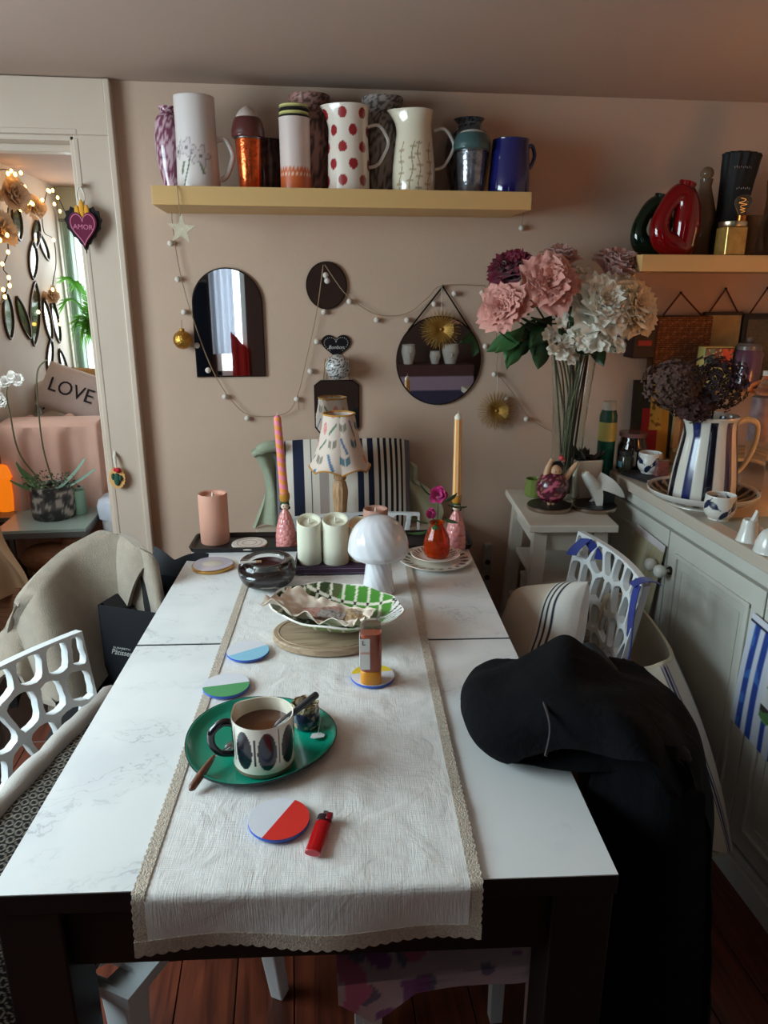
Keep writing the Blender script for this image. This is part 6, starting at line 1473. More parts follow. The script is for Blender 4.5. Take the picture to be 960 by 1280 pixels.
build('wing', wing(rel(745, 600), rel(781, 622, -.03), .062), KNOB, t); build('wing', wing(rel(742, 604), rel(750, 642, -.05), .050), KNOB, t)
build('tail', wing(rel(748, 622), rel(732, 631, .02), .016).sheet(lambda u, v: rel(748, 622)+(rel(757, 638, .02)-rel(748, 622))*v+Vector(((u-.5)*.014*(1-v*.6), 0, 0)), 4, 8, .003), KNOB, t)
build('beak', G().tube([rel(731, 591, -.01), rel(727, 586, -.012)], [.0035, .0008], 8), mat('beak_gold', (190, 160, 110), .4), t)
# plant pot between stool and sideboard
t, k = on_stool('plant_pot', 'square cream pot with a dark withered plant', 'plant', 742, 607); t.location = (on_y(742, 590, 2.30).x-.005, 2.37, STZ+.0006)
hp = on_y(742, 573, 2.36).z-STZ
build('pot', G().prism(rrect(.085, .085, .008), 0, hp, None, 1.15), mat('cream_pot', (206, 188, 166), .6), t, bevel=.003)
build('soil', G().prism(rrect(.086, .086, .008), hp*.9, hp+.002), mat('soil', (44, 34, 28), .95), t)
DL = mat('withered_leaf', (58, 50, 42), .8, var=.3, vscale=40); DLP = proto('leaf', leaf_mesh(.5, .5), DL)
for i in range(22):
    place(DLP, 'leaf', t, (R.uniform(-.03, .03), R.uniform(-.03, .03), hp), -R.uniform(.7, 1.7), R.uniform(0, 6.3), R.uniform(.035, .065))
bbx = thing('black_box', 'small dark green box standing behind the white swallow', 'box', (on_y(738, 610, 2.40).x, 2.275, STZ+.0006))
build('carton', G().box((0, 0, .03), (.055, .04, .06)), mat('dark_green_card', (26, 38, 34), .5), bbx, smooth=False, bevel=.002)
build('lid', G().box((0, 0, .0665), (.058, .043, .013)), mat('dark_green_card'), bbx, smooth=False, bevel=.002)
# clutter under the stool: extension block, cable
t = thing('extension_lead', 'white power strip with cable behind the stool leg', 'power strip', (.70, 2.50, 0))
build('strip', G().box((0, .01, .46), (.03, .03, .30)), mat('white_plastic_strip', (150, 142, 134), .5), t, smooth=False, bevel=.004)
build('cable', G().tube(spline2([(0, .01, .40), (-.02, -.03, .3), (.03, -.05, .22), (.05, -.03, .1), (.0, -.04, .01), (-.05, -.08, .008)], 6), .005, 8), MATS['white_plastic_strip'], t)
gsk = G()
for i in range(4): build('socket', G().lathe([(0, 0), (.010, 0), (.010, .002), (0, .002)], 14, Matrix.Translation((0, -.005, .36+.06*i)) @ Matrix.Rotation(PI/2, 4, 'X')), mat('dark_metal'), t)
t = thing('white_carton', 'white carton on the step inside the stool', 'box', (scx+.0, scy-.04, .4304))
build('carton', G().box((0, 0, .055), (.16, .2, .11)), mat('carton_white', (176, 166, 156), .7), t, smooth=False, bevel=.002)
build('lid', G().box((0, 0, .116), (.164, .204, .012)), mat('carton_white'), t, smooth=False, bevel=.002)
# ------------------------------------------------------------------ glass vase with peonies
vq = on_z(712, 617, STZ); vy = 2.36; vx = on_y(709, 560, vy).x; kv = mpp((vx, vy, 1.1))
gv = thing('glass_vase', 'tall clear glass cylinder vase holding the peonies', 'vase', (vx, vy, STZ+.0006))
Hv = on_y(705, 445, vy).z-STZ; Rv = 26*kv
VG = mat('thin_clear_glass', (246, 250, 248), .02, trans=1, ior=1.18)
build('glass_body', G().lathe([(0, 0), (Rv*.8, 0), (Rv*.82, .01), (Rv*.72, Hv*.3), (Rv*.85, Hv*.7), (Rv*1.05, Hv), (Rv*1.0, Hv), (Rv*.80, Hv*.7), (Rv*.67, Hv*.3), (Rv*.74, .02), (0, .018)], 48, sub=5), VG, gv)
STM = mat('flower_stem', (98, 98, 70), .6, var=.2, vscale=40); STB = mat('brown_stem', (70, 52, 38), .7)
def peony(px, py, rp, dy, axis, mats_, seed, label, no=28, ni=70, op=1.35, name='peony', leaves=2):
    c = on_y(px, py, vy+dy); r_ = 1.28*rp*mpp(c); b = Vector((vx+R.uniform(-.4, .4)*Rv*.6, vy+R.uniform(-.4, .4)*Rv*.6, STZ+.022))
    t = thing(name, label, 'flower', b, 0, 'artificial flowers in the tall vase'); rl = Vector(c)-b
    ax = Vector(axis).normalized(); base = rl-ax*r_*.35
    build('stem', G().tube(spline2([(0, 0, 0), ((vx-b.x)*.6+R.uniform(-.01, .01), 0, Hv*.5), ((vx-b.x)+rl.x*.18, rl.y*.3, Hv*.97), (base.x*.75, base.y*.8, base.z*.93), tuple(base)], 5), .0032, 7), STM if seed % 3 else STB, t)
    flower(t, base, ax, r_, mats_, no, ni, seed, open_=op)
    for i in range(leaves):
        place(LEAFP if i % 2 else LEAFP2, 'leaf', t, (base.x*.8+R.uniform(-.02, .02), base.y*.8-.02, base.z*.86-.01*i), -R.uniform(1.2, 1.9), R.uniform(1.2, 5.0), R.uniform(.07, .11))
    return t
def pm(name, col, n=3, w=1.0): m_ = mat(name, col, .7, var=.12, vscale=30, sheen=.2, transl=.15); return [proto('petal', petal_mesh(w, .28+.06*i, 7, .06, i), m_) for i in range(n)]
PK = pm('pink_petal', (236, 168, 154)); PK2 = pm('pale_pink_petal', (222, 178, 170)); CRM = pm('cream_petal', (246, 228, 198)); WHT = pm('ivory_petal', (246, 240, 226)); BUR = pm('burgundy_petal', (116, 16, 48))
peony(640, 341, 29, .03, (-.4, -.5, .8), BUR, 1, 'deep burgundy peony at top left of bouquet')
peony(631, 386, 31, -.05, (-.55, -.8, .35), PK, 2, 'pink peony hanging at far left of bouquet')
peony(686, 358, 37, -.06, (-.1, -.9, .4), PK, 4, 'large pink peony at centre of bouquet', 30, 80)
peony(700, 325, 24, .03, (0, -.3, 1), PK2, 5, 'small pink peony standing above the large one')
peony(770, 335, 30, .02, (.2, -.3, 1), PK2, 7, 'pale pink peony at top right of bouquet')
peony(750, 384, 42, -.05, (.1, -.8, .5), WHT, 8, 'ivory peony right of centre in bouquet', 30, 80)
peony(786, 386, 39, -.03, (.45, -.8, .35), CRM, 10, 'cream peony at far right of bouquet', 30, 76)
peony(722, 352, 24, .02, (.2, -.5, .8), WHT, 11, 'ivory peony partly behind large pink peony')
BLS = mat('white_blossom', (244, 238, 224), .7, transl=.15); gb_ = G()
for i in range(5): gb_.add(*(lambda g: (g.v, g.f))(petal_mesh(.9, .25, 3)), Matrix.Rotation(2*PI*i/5, 4, 'Z') @ Matrix.Rotation(-1.35, 4, 'X'))
BLP = proto('blossom', gb_, BLS)
for sp, (pts, lab) in enumerate((([(683, 415), (692, 425), (688, 436), (700, 440), (706, 428), (712, 436), (718, 420), (724, 414), (722, 432), (716, 446), (706, 448)], 'sprig of small white blossoms low at centre of bouquet'), ([(730, 424), (738, 432), (746, 428), (740, 416), (752, 432), (760, 424), (766, 432), (772, 436), (758, 414), (704, 398), (776, 420)], 'sprig of small white blossoms low at right of bouquet'))):
    b = Vector((vx+.01*sp, vy-.01, STZ+.022)); t = thing('blossom_sprig', lab, 'flower', b, 0, 'white blossom sprigs')
    cs_ = [Vector(on_y(px, py, vy-.09+R.uniform(-.02, .03)))-b for px, py in pts]; ce = sum(cs_, Vector())/len(cs_)
    g = G().tube(spline2([(0, 0, 0), (.004, 0, Hv*.6), (ce.x*.4, ce.y*.4, Hv*.98), tuple(ce+Vector((0, .03, .0)))], 5), .0026, 6)
    for q in cs_: g.tube([tuple(ce+Vector((0, .03, 0))), tuple((ce+q)/2+Vector((0, .015, 0))), tuple(q)], .0013, 5)
    build('branch', g, STB, t)
    for q in cs_:
        for j in range(2): place(BLP, 'blossom', t, q+Vector((R.uniform(-.012, .012), R.uniform(-.01, .01), R.uniform(-.012, .012))), R.uniform(.9, 1.6), R.uniform(-.6, .6), R.uniform(.020, .027))
lfs = thing('leaf_branch', 'green leafy branch drooping at left of the bouquet', 'leaves', (vx-.02, vy, STZ+.022))
lc_ = Vector(on_y(652, 425, vy-.05))-Vector(lfs.location)
build('stem', G().tube(spline2([(0, 0, 0), (0, 0, Hv*.6), (lc_.x*.25, 0, Hv*.98), tuple(lc_)], 6), .0026, 6).tube(spline2([(.01, 0, 0), (.04, 0, Hv*.5), (.02, 0, Hv*.9)], 5), .003, 6), STB, lfs)
for px, py, az, til, s_ in ((640, 420, 1.9, -1.7, .075), (645, 428, 2.3, -2.0, .085), (655, 430, 3.0, -2.3, .085), (665, 425, 3.6, -2.0, .07), (660, 412, 2.6, -1.6, .07), (672, 415, -2.6, -1.6, .08), (690, 410, -2.2, -1.7, .08), (715, 400, 3.1, -1.8, .08), (735, 410, -2.0, -1.8, .07), (680, 402, 2.8, -1.5, .08), (705, 385, -2.9, -1.6, .09), (725, 378, 3.3, -1.6, .09), (745, 405, 2.9, -2.1, .08), (668, 400, 2.2, -1.5, .13), (682, 418, 3.0, -1.9, .12), (700, 410, 3.4, -1.8, .12), (716, 418, 2.8, -1.9, .11), (730, 395, -2.8, -1.6, .12), (655, 408, 2.0, -1.8, .12), (690, 395, -2.4, -1.5, .12), (742, 420, -2.6, -1.8, .1), (648, 415, 1.7, -1.9, .11)):
    q = Vector(on_y(px, py, vy-.03))-Vector(lfs.location); an_ = PI+(-1 if px > 695 else 1)*R.uniform(.15, 1.15)
    M_ = Matrix.Translation(q) @ Matrix.Rotation(R.uniform(-.5, .5), 4, 'Z') @ Matrix.Rotation(R.uniform(-.45, .2), 4, 'X') @ Matrix.Rotation(an_, 4, 'Y') @ Matrix.Diagonal((s_*1.05,)*3+(1,))
    lo_ = bpy.data.objects.new('leaf', (LEAFP2 if px < 660 else LEAFP).data); COL.objects.link(lo_); lo_.parent = lfs; lo_.matrix_local = M_
# loose stems visible in the glass
sb_ = thing('stem_bundle', 'bundle of bare flower stems standing inside the tall glass vase', 'stems', (vx, vy, STZ+.022))
for i in range(9):
    c_ = Vector((.018*math.cos(i*2.1), .018*math.sin(i*2.1), 0))
    build('stalk', G().tube(spline2([(0, 0, 0), (R.uniform(-.012, .012), R.uniform(-.01, .01), Hv*.4), (Rv*.75*math.cos(i*2.1+.6), Rv*.75*math.sin(i*2.1+.6), Hv*.98)], 5), .0034, 7), STM if i % 3 else STB, sb_, c_)
# ------------------------------------------------------------------ the next room, seen through the doorway
LXN = -1.47
def nx(px, py): return on_x(px, py, LXN+.008)
BRZ = mat('bronze_mirror_frame', (64, 50, 38), .4, .7)
def leaf_out(w_, h_, lean=0, n=28): return [(w_/2*math.sin(2*PI*i/n)*abs(math.sin(2*PI*i/n))**.45+lean*w_*math.cos(2*PI*i/n), h_/2*math.cos(2*PI*i/n)) for i in range(n)][::-1]
mlist = ((22, 277, 26, 44, 'top leftmost'), (46, 292, 22, 34, 'upper middle'), (55, 308, 20, 32, 'small dark'), (42, 325, 26, 46, 'kite shaped'), (11, 395, 26, 56, 'lower leftmost'), (30, 398, 24, 52, 'dark oval'), (44, 392, 30, 76, 'largest'), (60, 400, 22, 52, 'curved'), (70, 402, 22, 52, 'yellowish'), (63, 445, 20, 40, 'low narrow'), (80, 456, 18, 40, 'lowest right'))
for i, (px, py, wp, hp_, lab) in enumerate(mlist):
    q = nx(px, py); k = mpp(q); M = Matrix.Rotation(PI/2, 4, 'Z') @ Matrix.Rotation(PI/2, 4, 'X')
    t = thing('leaf_mirror', 'leaf shaped bronze framed mirror on next room wall, %s of the cluster' % lab, 'mirror', (LXN+.001, q.y, q.z), 0, 'leaf mirrors in the next room')
    wr = max(.09, wp*k*1.25); hr = hp_*k
    build('frame', G().tube([(.006, x, z) for x, z in leaf_out(wr, hr, .5*math.sin(i*2.3))], .007, 6, closed=True), BRZ, t)
    build('glass', G().prism(leaf_out(wr*.98, hr*.98, .5*math.sin(i*2.3)), 0, .004, M), mat('mirror_dark_reflection', (78, 82, 60), .12, .25), t, smooth=False)  # dark green reflection put into the glass colour, hardly mirroring
# fairy lights and paper flowers at the ceiling
GLOW = mat('fairy_bulb_glow', (255, 214, 130), .4, emit=(255, 190, 90), estr=16)
fy = thing('fairy_lights', 'warm fairy light string draped over the mirror wall', 'string lights', (0, 0, 0))
bulbs = [(14, 214), (10, 217), (19, 218), (26, 216), (31, 234), (60, 238), (66, 238), (62, 239), (38, 253), (34, 254), (41, 255), (53, 250), (52, 262), (72, 247), (68, 255), (75, 264), (54, 264), (9, 294), (10, 315), (11, 347), (12, 357), (4, 362), (6, 371), (66, 362), (73, 363), (41, 322), (48, 390), (76, 400), (75, 405), (0, 300), (3, 330), (26, 262), (20, 300), (67, 300)]
bp_ = None
for i, (px, py) in enumerate(bulbs):
    q = on_x(px, py, LXN+.06+.02*(i % 3))
    if bp_ is None: bp_ = build('bulb', G().ball((0, 0, 0), .0085, 10, 7, (1, 1, 1.3)), GLOW, fy, q)
    else: share(bp_, 'bulb', fy, q)
for seg_ in ([(0, 212), (14, 214), (31, 234), (38, 253), (52, 262), (60, 238), (72, 247), (80, 262), (86, 275)], [(10, 260), (9, 294), (10, 315), (4, 335), (11, 347), (6, 371), (0, 380)], [(52, 262), (55, 290), (67, 300), (70, 330), (66, 362), (75, 405)]):
    build('wire', G().tube(spline2([tuple(on_x(px, py, LXN+.055)) for px, py in seg_], 5), .003, 5), mat('dark_wire', (50, 34, 24), .6), fy)
PAP = pm('paper_petal', (236, 206, 172), 2)
for px, py, rp, lab in ((14, 245, 30, 'large cream paper flower highest at the fairy lights'), (4, 290, 26, 'cream paper flower at left edge under fairy lights'), (44, 262, 20, 'small glowing paper flower among fairy lights'), (66, 370, 14, 'small blush paper flower low on mirror wall')):
    q = on_x(px, py, LXN+.05); t = thing('paper_flower', lab, 'paper flower', (LXN+.002, q.y, q.z), 0, 'paper flowers in the next room'); flower(t, Vector((.02, 0, 0)), (1, -.5, .1), rp*mpp(q), PAP, 12, 8, px)
    build('backing', G().lathe([(0, 0), (.03, 0), (.02, .02), (0, .02)], 16, Matrix.Rotation(PI/2, 4, 'Y')), PAP[0].data.materials[0], t)
# sofa along the wall with pink throw, cushions
SOFA = mat('sofa_fabric', (206, 186, 164), .9, bump=.2, bscale=200)
so = thing('sofa', 'beige sofa in the next room along the mirror wall', 'sofa', (LXN+.02, 4.45, 0))
build('seat', G().box((.36, .02, .22), (.70, 1.0, .40)), SOFA, so, bevel=.04, seg=3)
build('back', G().box((.10, .02, .62), (.18, 1.0, .42)), SOFA, so, bevel=.05, seg=3)
build('arm', G().box((.24, -.56, .43), (.44, .16, .84)), SOFA, so, bevel=.06, seg=3); build('arm', G().box((.36, .53, .34), (.70, .08, .60)), SOFA, so, bevel=.03, seg=3)
PINKT = mat('blush_throw', (232, 190, 170), .9, var=.05, bump=.2, bscale=250, sheen=.2, transl=.2)
th = thing('pink_throw', 'blush pink throw draped over the sofa arm in next room', 'throw', (LXN+.02, 4.45-.56, 0))
def throw(u, v):
    x = .02+.46*min(u/.75, 1); t_ = max(0, u-.75)/.25; f = (.03*math.sin(u*19)+.012*math.sin(u*41+2))*min(1, abs(v-.42)*4)
    ex, ez = .05*math.sin(t_*PI/2)+.10*t_*t_, -.40*t_**1.6
    if v < .35: q = v/.35; return (x+f*.3+ex, -.135-.05*(1-q)-f, max(.10, .20+.655*q+ez))
    if v < .6: q = (v-.35)/.25; a = PI*q; return (x+ex, -.135*math.cos(a), .855+.025*math.sin(a)+ez)
    q = (v-.6)/.4; return (x+.05*q+ex, .135+.03*q, max(.12, .855-.34*q+f+ez))
build('throw_cloth', G().sheet(throw, 70, 60, .008), PINKT, th)
LETB = mat('letter_black', (38, 32, 36), .8)
for px, py, y_, w_, h_, rt_, txt, col, lab in ((95, 492, 4.32, .40, .26, (1.2, .30, -.25), 'LOVE', (206, 192, 186), 'pale cushion printed LOVE leaning on the sofa back'), (117, 495, 4.72, .36, .34, (1.3, 0, -.4), '', (196, 158, 104), 'gold cushion at the window end of sofa'), (70, 499, 4.52, .20, .26, (1.2, -.35, .2), 'JOY', (214, 204, 194), 'grey white cushion on sofa nearest the orchid'), (122, 552, 4.35, .36, .26, (.9, .3, -.5), 'Love', (220, 206, 180), 'cream cushion with black script lowest on the sofa')):
    q = on_y(px, py, y_); t = thing('sofa_cushion', lab, 'cushion', q, 0, 'sofa cushions in the next room'); t.rotation_euler = rt_
    build('cushion_body', pillow(w_, h_, .13, 20), mat('cushion_%d' % col[0], col, .85, var=.05, bump=.2, bscale=150), t)
    if txt: text('printing', txt, .11 if len(txt) > 3 else .09, LETB, t, (0, 0, .068), (0, 0, 0), .001, .2 if txt == 'Love' else 0)
# glass coffee table with orchid pot and candles
CTZ = .45
ctb = thing('glass_table', 'low grey metal side table with glass top in next room', 'table', (-1.165, 3.58, 0))
MET = mat('grey_metal', (120, 122, 120), .4, .6)
build('top_glass', G().box((0, 0, CTZ-.006), (.40, .42, .012)), mat('table_glass', (150, 166, 156), .08, coat=.3), ctb, smooth=False)
build('frame', G().box((0, -.205, CTZ-.025), (.40, .02, .026)).box((0, .205, CTZ-.025), (.40, .02, .026)).box((-.19, 0, CTZ-.025), (.02, .40, .026)).box((.19, 0, CTZ-.025), (.02, .40, .026)), MET, ctb, smooth=False)
for sx in (-1, 1):
    for sy in (-1, 1): build('leg', G().box((sx*.188, sy*.203, .206), (.022, .022, .412)), MET, ctb, smooth=False)
def on_ct(name, label, cat, px, py, group=None): q = on_z(px, py, CTZ); return thing(name, label, cat, (q.x, q.y, CTZ+.0006), 0, group), mpp(q)
po, k = on_ct('flower_pot', 'grey landscape printed flower pot with orchid on glass table', 'flower pot', 64, 650); po.location.y += .06
Hq = on_y(64, 612, po.location.y-.05).z-CTZ; Rq = 25.5*k
def toile(x, y, z):
    q = n3(x*28+4, y*28, z*34)+.5*n3(x*70, y*70, z*70)
    return (176, 170, 160) if q > .22 else ((92, 90, 88) if q > -.1 else (52, 52, 52))
paint(build('pot', G().lathe([(0, 0), (Rq*.95, 0), (Rq, Hq), (Rq*.93, Hq), (Rq*.9, Hq*.8), (0, Hq*.8)], 90, sub=14), painted(.5), po), toile)
orc = thing('orchid', 'white orchid with two tall dark stems and green leaves', 'plant', (po.location.x, po.location.y, CTZ+Hq*.82))
def ro(px, py, dy=0): return tuple(Vector(on_y(px, py, po.location.y+dy))-Vector(orc.location))
build('stems', G().tube(spline2([(0, 0, 0), ro(26, 570), ro(13, 520), ro(8, 490), ro(14, 478)], 6), .004, 6).tube(spline2([(.02, 0, 0), ro(54, 560), ro(47, 500), ro(46, 470), ro(50, 457), ro(59, 450)], 6), .004, 6), STM, orc)
WPET = pm('orchid_petal', (240, 240, 234), 2, 1.2)
for i, (px, py, s_) in enumerate(((18, 472, 11), (26, 476, 11), (8, 478, 11), (2, 482, 11), (5, 503, 12), (-2, 498, 12))):
    flower(orc, Vector(ro(px, py, -.02)), (.2*(i % 3-1), -1, .15), s_*mpp(on_y(px, py, po.location.y)), WPET, 5, 0, i+20, open_=1.1)
for px, py, az, til, s_ in ((40, 595, 1.5, -1.0, .19), (34, 598, 1.9, -1.4, .17), (80, 590, -1.3, -.95, .21), (88, 594, -1.5, -1.25, .22), (45, 600, 2.6, -1.3, .14)):
    place(LEAFP2 if px < 60 else proto('leaf', leaf_mesh(.35, .15), mat('pale_green_leaf', (128, 164, 146), .5)), 'leaf', orc, Vector((.01*(1 if px > 60 else -1), 0, .01)), til, az, s_)
rr_ = random.Random(4); gfo = G(); gfl = G()
for i in range(220):
    a = rr_.uniform(0, 2*PI); q = Rq*1.15*math.sqrt(rr_.random()); p = Vector((q*math.cos(a), q*math.sin(a)-.01, .02+.07*rr_.random()))
    M = Matrix.Translation(p) @ Euler((rr_.uniform(0, 3), rr_.uniform(0, 3), a)).to_matrix().to_4x4(); s_ = rr_.uniform(.008, .02)
    (gfl if i % 9 == 0 else gfo).add([(0, 0, 0), (s_*.4, s_*.5, 0), (0, s_, .002), (-s_*.4, s_*.5, 0)], [(0, 1, 2, 3)], M)
o = build('small_foliage', gfo, mat('grey_green_foliage', (104, 120, 92), .8, var=.4, vscale=50), orc, smooth=False); o['kind'] = 'stuff'
o = build('small_blooms', gfl, mat('mauve_bloom', (186, 130, 150), .8), orc, smooth=False); o['kind'] = 'stuff'
def pillar(px, py, pyt, wp, m_, lab):
    t, k = on_ct('pillar_candle', lab, 'candle', px, py); h_ = on_y(px, pyt, t.location.y).z-CTZ
    build('wax', G().lathe(candle_lathe(wp*k/2, h_, .01), 36), m_, t); build('wick', G().tube([(0, 0, h_-.012), (0, 0, h_-.002)], .0012, 5), LETB, t)
pillar(98, 641, 612, 21, mat('sea_green_wax', (150, 190, 168), .6, sss=.15), 'sea green pillar candle beside the flower pot')
t, k = on_ct('candle_jar', 'grey patterned candle jar behind sea green candle', 'candle', 110, 630); h_ = on_y(110, 606, t.location.y).z-CTZ
paint(build('jar', G().lathe([(0, 0), (11*k, 0), (11*k, h_), (10*k, h_), (10*k, h_*.8), (0, h_*.8)], 48, sub=8), painted(.4), t), toile)
t, k = on_ct('amber_lantern', 'glowing amber glass lantern at left edge', 'lantern', 3, 640); t.location = (on_y(4, 600, 3.72).x, 3.72, CTZ+.0006); h_ = on_y(4, 580, 3.72).z-CTZ
sst = thing('side_shelf', 'small pale side table with amber lantern in next room', 'table', (t.location.x-.09, 3.76, 0))
build('top', G().box((0, 0, CTZ-.012), (.30, .34, .022)), MET, sst, smooth=False)
for sx in (-1, 1):
    for sy in (-1, 1): build('leg', G().box((sx*.13, sy*.15, .2), (.02, .02, .43-.015), None), MET, sst, smooth=False)
build('glass', G().lathe([(0, 0), (.036, 0), (.04, h_*.3), (.036, h_*.68), (.045, h_*.72), (.026, h_*.95), (0, h_)], 32), mat('amber_glow', (226, 120, 26), .2, emit=(255, 130, 20), estr=.7), t)
# window plant outside / on the sill
pq = on_y(121, 400, 5.16)
pa = thing('palm', 'bright green feathery palm in front of the far window', 'plant', (pq.x, 5.12, 0))
PALM = mat('palm_leaf', (96, 168, 60), .5, transl=.5)
gp_ = G(); rr_ = random.Random(9); zp = 1.2
for f in range(17):
    a = f*2.4; L_ = rr_.uniform(.18, .27); up = rr_.uniform(.55, 1.35); pts = []
    for i in range(12): s_ = i/11; pts.append(Vector((math.cos(a)*L_*s_*.75, math.sin(a)*L_*s_*.45, zp+up*s_*.62-.42*s_*s_)))
    for i in range(1, 12):
        d = (pts[i]-pts[i-1]).normalized(); n_ = d.cross(Vector((0, 0, 1))).normalized()
        for sg in (-1, 1):
            for hq in (0, .33, .66):
                p = pts[i-1].lerp(pts[i], hq); e = p+n_*sg*.12*(1-i/14)+d*.10-Vector((0, 0, .05)); w_ = d*.007; gp_.add([p-w_, p+w_, e], [(0, 1, 2)])
o = build('fronds', gp_, PALM, pa, smooth=False); o['kind'] = 'stuff'
build('trunk', G().tube([(0, 0, .3), (.01, 0, zp)], [.025, .016], 10), STB, pa)
build('planter', G().lathe([(0, 0), (.10, 0), (.13, .32), (.115, .32), (.09, .2), (0, .2)], 32), mat('terracotta', (170, 100, 72), .8), pa)
struct(slab('floor_garden', [(-2.6, .8, NFY+.1, NFY+1.7, -.1, -.0125)], mat('garden_stone', (170, 160, 150), .9)))
struct(slab('wall_garden', [(-2.4, .6, NFY+1.5, NFY+1.6, -.1, .8)], mat('garden_wall', (196, 140, 110), .9)))
# sheer curtain strip, tan cloth chair, wire basket, wooden duck, hamper
t = thing('sheer_curtain', 'sheer white curtain at left side of the far window', 'curtain', (0, 0, 0))
build('voile', G().sheet(lambda u, v: (-1.445+.055*u, NFY-.05+.018*math.sin(u*34), .9+1.02*v), 60, 6, .002), mat('voile', (236, 244, 240), .9, transl=.7), t)
build('curtain_rod', G().tube([(-1.46, NFY-.05, 1.93), (-.6, NFY-.05, 1.93)], .009, 8), MET, t)
du = thing('wooden_duck', 'carved wooden duck on the floor under the glass table', 'figurine', tuple(on_y(75, 690, 3.45)), -.1); dz_ = du.location.z; du.location.z = 0; DK = wood_material('duck_wood', (120, 78, 52), (168, 120, 88), 5, 0, .5)
hd = Vector(on_y(88, 674, 3.45))-Vector(du.location)
build('body', G().ball((-.04, 0, hd.z-.09), 1, 20, 14, (.15, .07, .075)), DK, du)
build('head', G().ball((hd.x, 0, hd.z), 1, 16, 12, (.042, .032, .036)).tube([(hd.x-.03, 0, hd.z-.08), (hd.x-.01, 0, hd.z-.02)], [.045, .028], 12), DK, du); build('beak', G().ball((hd.x+.045, 0, hd.z-.008), 1, 10, 8, (.03, .016, .009)), LETB, du)
build('stand', G().box((-.04, 0, (hd.z-.15)/2), (.16, .10, max(hd.z-.15, .02))), DK, du, smooth=False)
hm = thing('laundry_hamper', 'white ribbed hamper beside the door casing in next room', 'hamper', (-.80, 3.62, 0))
build('basket', G().lathe([(0, 0), (.13, 0), (.15, .50), (.14, .50), (.12, .02), (0, .02)], 72, rfn=lambda a, z: 1+.012*math.cos(36*a)), mat('hamper_cane', (206, 204, 202), .8), hm)
build('lining', G().lathe([(.155, .44), (.16, .50), (.15, .53), (.10, .54), (0, .50)], 40, rfn=lambda a, z: 1+.05*math.cos(7*a)), mat('blue_white_cloth', (206, 214, 226), .9), hm)
tn = thing('tan_drape', 'tan folded cloth over a chair just inside the doorway', 'cloth', tuple(on_y(8, 700, 2.95))); tn.location.z = 0
tz = on_y(0, 632, 2.95).z
build('cloth', G().sheet(lambda u, v: (-.20+.30*u*(1-.45*v)+.015*math.sin(v*7), .05*math.sin(u*11+v*2)+.04*v, .30+(tz-.30)*v), 40, 30, .02), mat('tan_cloth', (176, 138, 104), .85, var=.08, bump=.2, bscale=200), tn)
build('chair_frame', G().box((-.08, .05, .17), (.20, .03, .30)).box((-.08, .09, (tz-.05)/2), (.03, .03, tz-.05)), DK, tn, smooth=False)
wb_ = thing('wire_basket', 'white wire basket on the floor beside the blanket', 'basket', tuple(on_z(10, 790, .02)), 0); wb_.location = (-.86, 2.75, 0)
g = G()
for zz, R_ in ((.01, .09), (.10, .105), (.19, .12)): g.tube([(R_*math.cos(2*PI*i/28), R_*math.sin(2*PI*i/28), zz) for i in range(28)], .003, 5, closed=True)
for i in range(14): a = 2*PI*i/14; g.tube([(.09*math.cos(a), .09*math.sin(a), .01), (.12*math.cos(a), .12*math.sin(a), .19)], .002, 5)
build('wires', g, MATS['white_plastic_strip'], wb_)
# ------------------------------------------------------------------ the room behind the camera, seen in the mirrors
VY = lambda yr: 2*W-yr
yr = -1.30
def vir(px, py, y_): q = on_y(px, py, VY(y_)); return Vector((q.x, y_, q.z))
a, b = vir(497, 457, yr), vir(578, 457, yr); zt_ = a.z
ch = thing('striped_chest', 'chest under striped blanket, seen in the round mirror', 'chest', ((a.x+b.x)/2, yr-.16, 0))
wch = b.x-a.x+.2
build('chest_body', G().box((0, -.01, (zt_-.012)/2), (wch, .30, zt_-.012)), BLKF, ch, smooth=False)
zs = [vir(540, py, yr).z for py in (458, 471, 488, 505)]
def stripeb(x, y, z): return (92, 60, 56) if z > zs[1] else ((176, 150, 170) if z > zs[2] else (70, 66, 92))
paint(build('blanket', G().sheet(lambda u, v: (-wch/2+wch*u, .155+.004*math.sin(u*30), zt_-.6*(1-v)), 8, 60, .006).box((0, 0, zt_-.006), (wch, .31, .012)), painted(.95, 0, .3, 300), ch), stripeb)
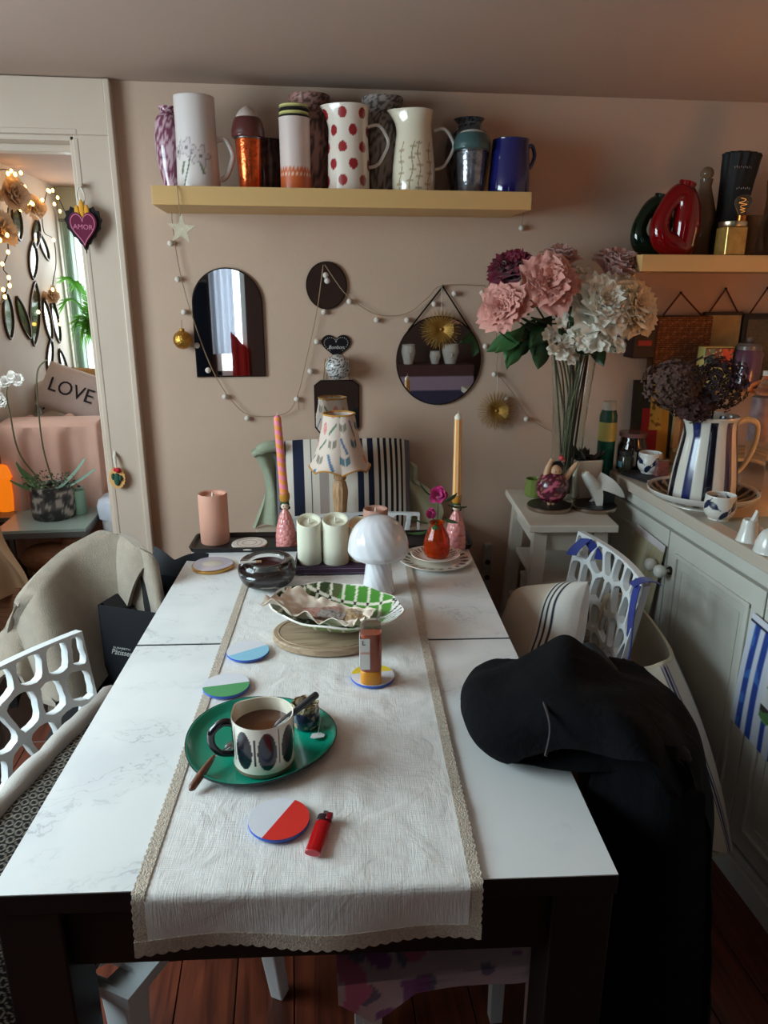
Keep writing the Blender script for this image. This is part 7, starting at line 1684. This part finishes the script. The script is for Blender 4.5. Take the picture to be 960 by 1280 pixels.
for px, py, w_, lab in ((510, 447, 17, 'white face shaped vase, leftmost in the mirror'), (543, 452, 13, 'small white face shaped pot, middle in the mirror'), (562, 447, 20, 'white face shaped planter, rightmost in the mirror')):
    q = vir(px, 457, yr-.14); k = (VY(yr-.14))/FPX*1.02; t = thing('face_vase', lab, 'vase', (q.x, yr-.14, zt_+.0006), 0, 'white face vases')
    hh_ = (455-(432 if px != 543 else 440))*k; r_ = w_*k/2
    build('head', G().lathe([(0, 0), (r_*.6, 0), (r_*.7, hh_*.12), (r_*.85, hh_*.35), (r_, hh_*.65), (r_*.9, hh_*.95), (r_*.95, hh_), (r_*.8, hh_*.98), (0, hh_*.7)], 32, sub=4), mat('face_white', (226, 218, 206), .5), t)
    build('nose', G().ball((0, r_*.95, hh_*.5), 1, 10, 8, (r_*.12, r_*.2, hh_*.11)), mat('face_white'), t); build('brow', G().ball((0, r_*.93, hh_*.64), 1, 10, 8, (r_*.5, r_*.12, hh_*.035)), mat('face_white'), t)
    build('lips', G().ball((0, r_*.86, hh_*.33), 1, 10, 8, (r_*.2, r_*.14, hh_*.03)), mat('face_white'), t)
ab = []
t = thing('hanging_clothes', 'dark navy coats hanging on the wall behind the camera', 'clothes', (-.98, FRONT_Y+.08, 0))
build('coats', G().sheet(lambda u, v: (-.30+.56*u, .03*math.sin(u*17), .55+1.0*v), 40, 10, .05), mat('navy_wool', (22, 30, 46), .95), t)
build('rail', G().tube([(-.32, -.03, 1.57), (.28, -.03, 1.57)], .012, 8), MET, t)
t = thing('wall_cupboard', 'white wall cupboard above the coats behind the camera', 'cupboard', (-.98, FRONT_Y+.10, 1.66)); build('carcass', G().box((0, 0, .12), (.52, .18, .24)), WHITEP, t, smooth=False, bevel=.004); build('shelf_edge', G().box((0, .095, .01), (.54, .02, .02)), WHITEP, t, smooth=False)
t = thing('red_cloth', 'red cloth hanging by the rear window', 'cloth', (-.44, FRONT_Y+.06, .62)); build('cloth', G().sheet(lambda u, v: (-.07+.14*u, .02*math.sin(u*12), .52*v*(1-.3*u)), 20, 10, .01), mat('red_fabric', (190, 40, 34), .9), t)
t = thing('pale_curtain', 'pale blue curtain over the rear window', 'curtain', (RW0-.04, FRONT_Y+.03, 0)); build('cloth', G().sheet(lambda u, v: (.02+.20*u, .015*math.sin(u*22), .95+1.03*v), 40, 6, .004), mat('pale_blue_voile', (228, 232, 238), .9, transl=.6), t)
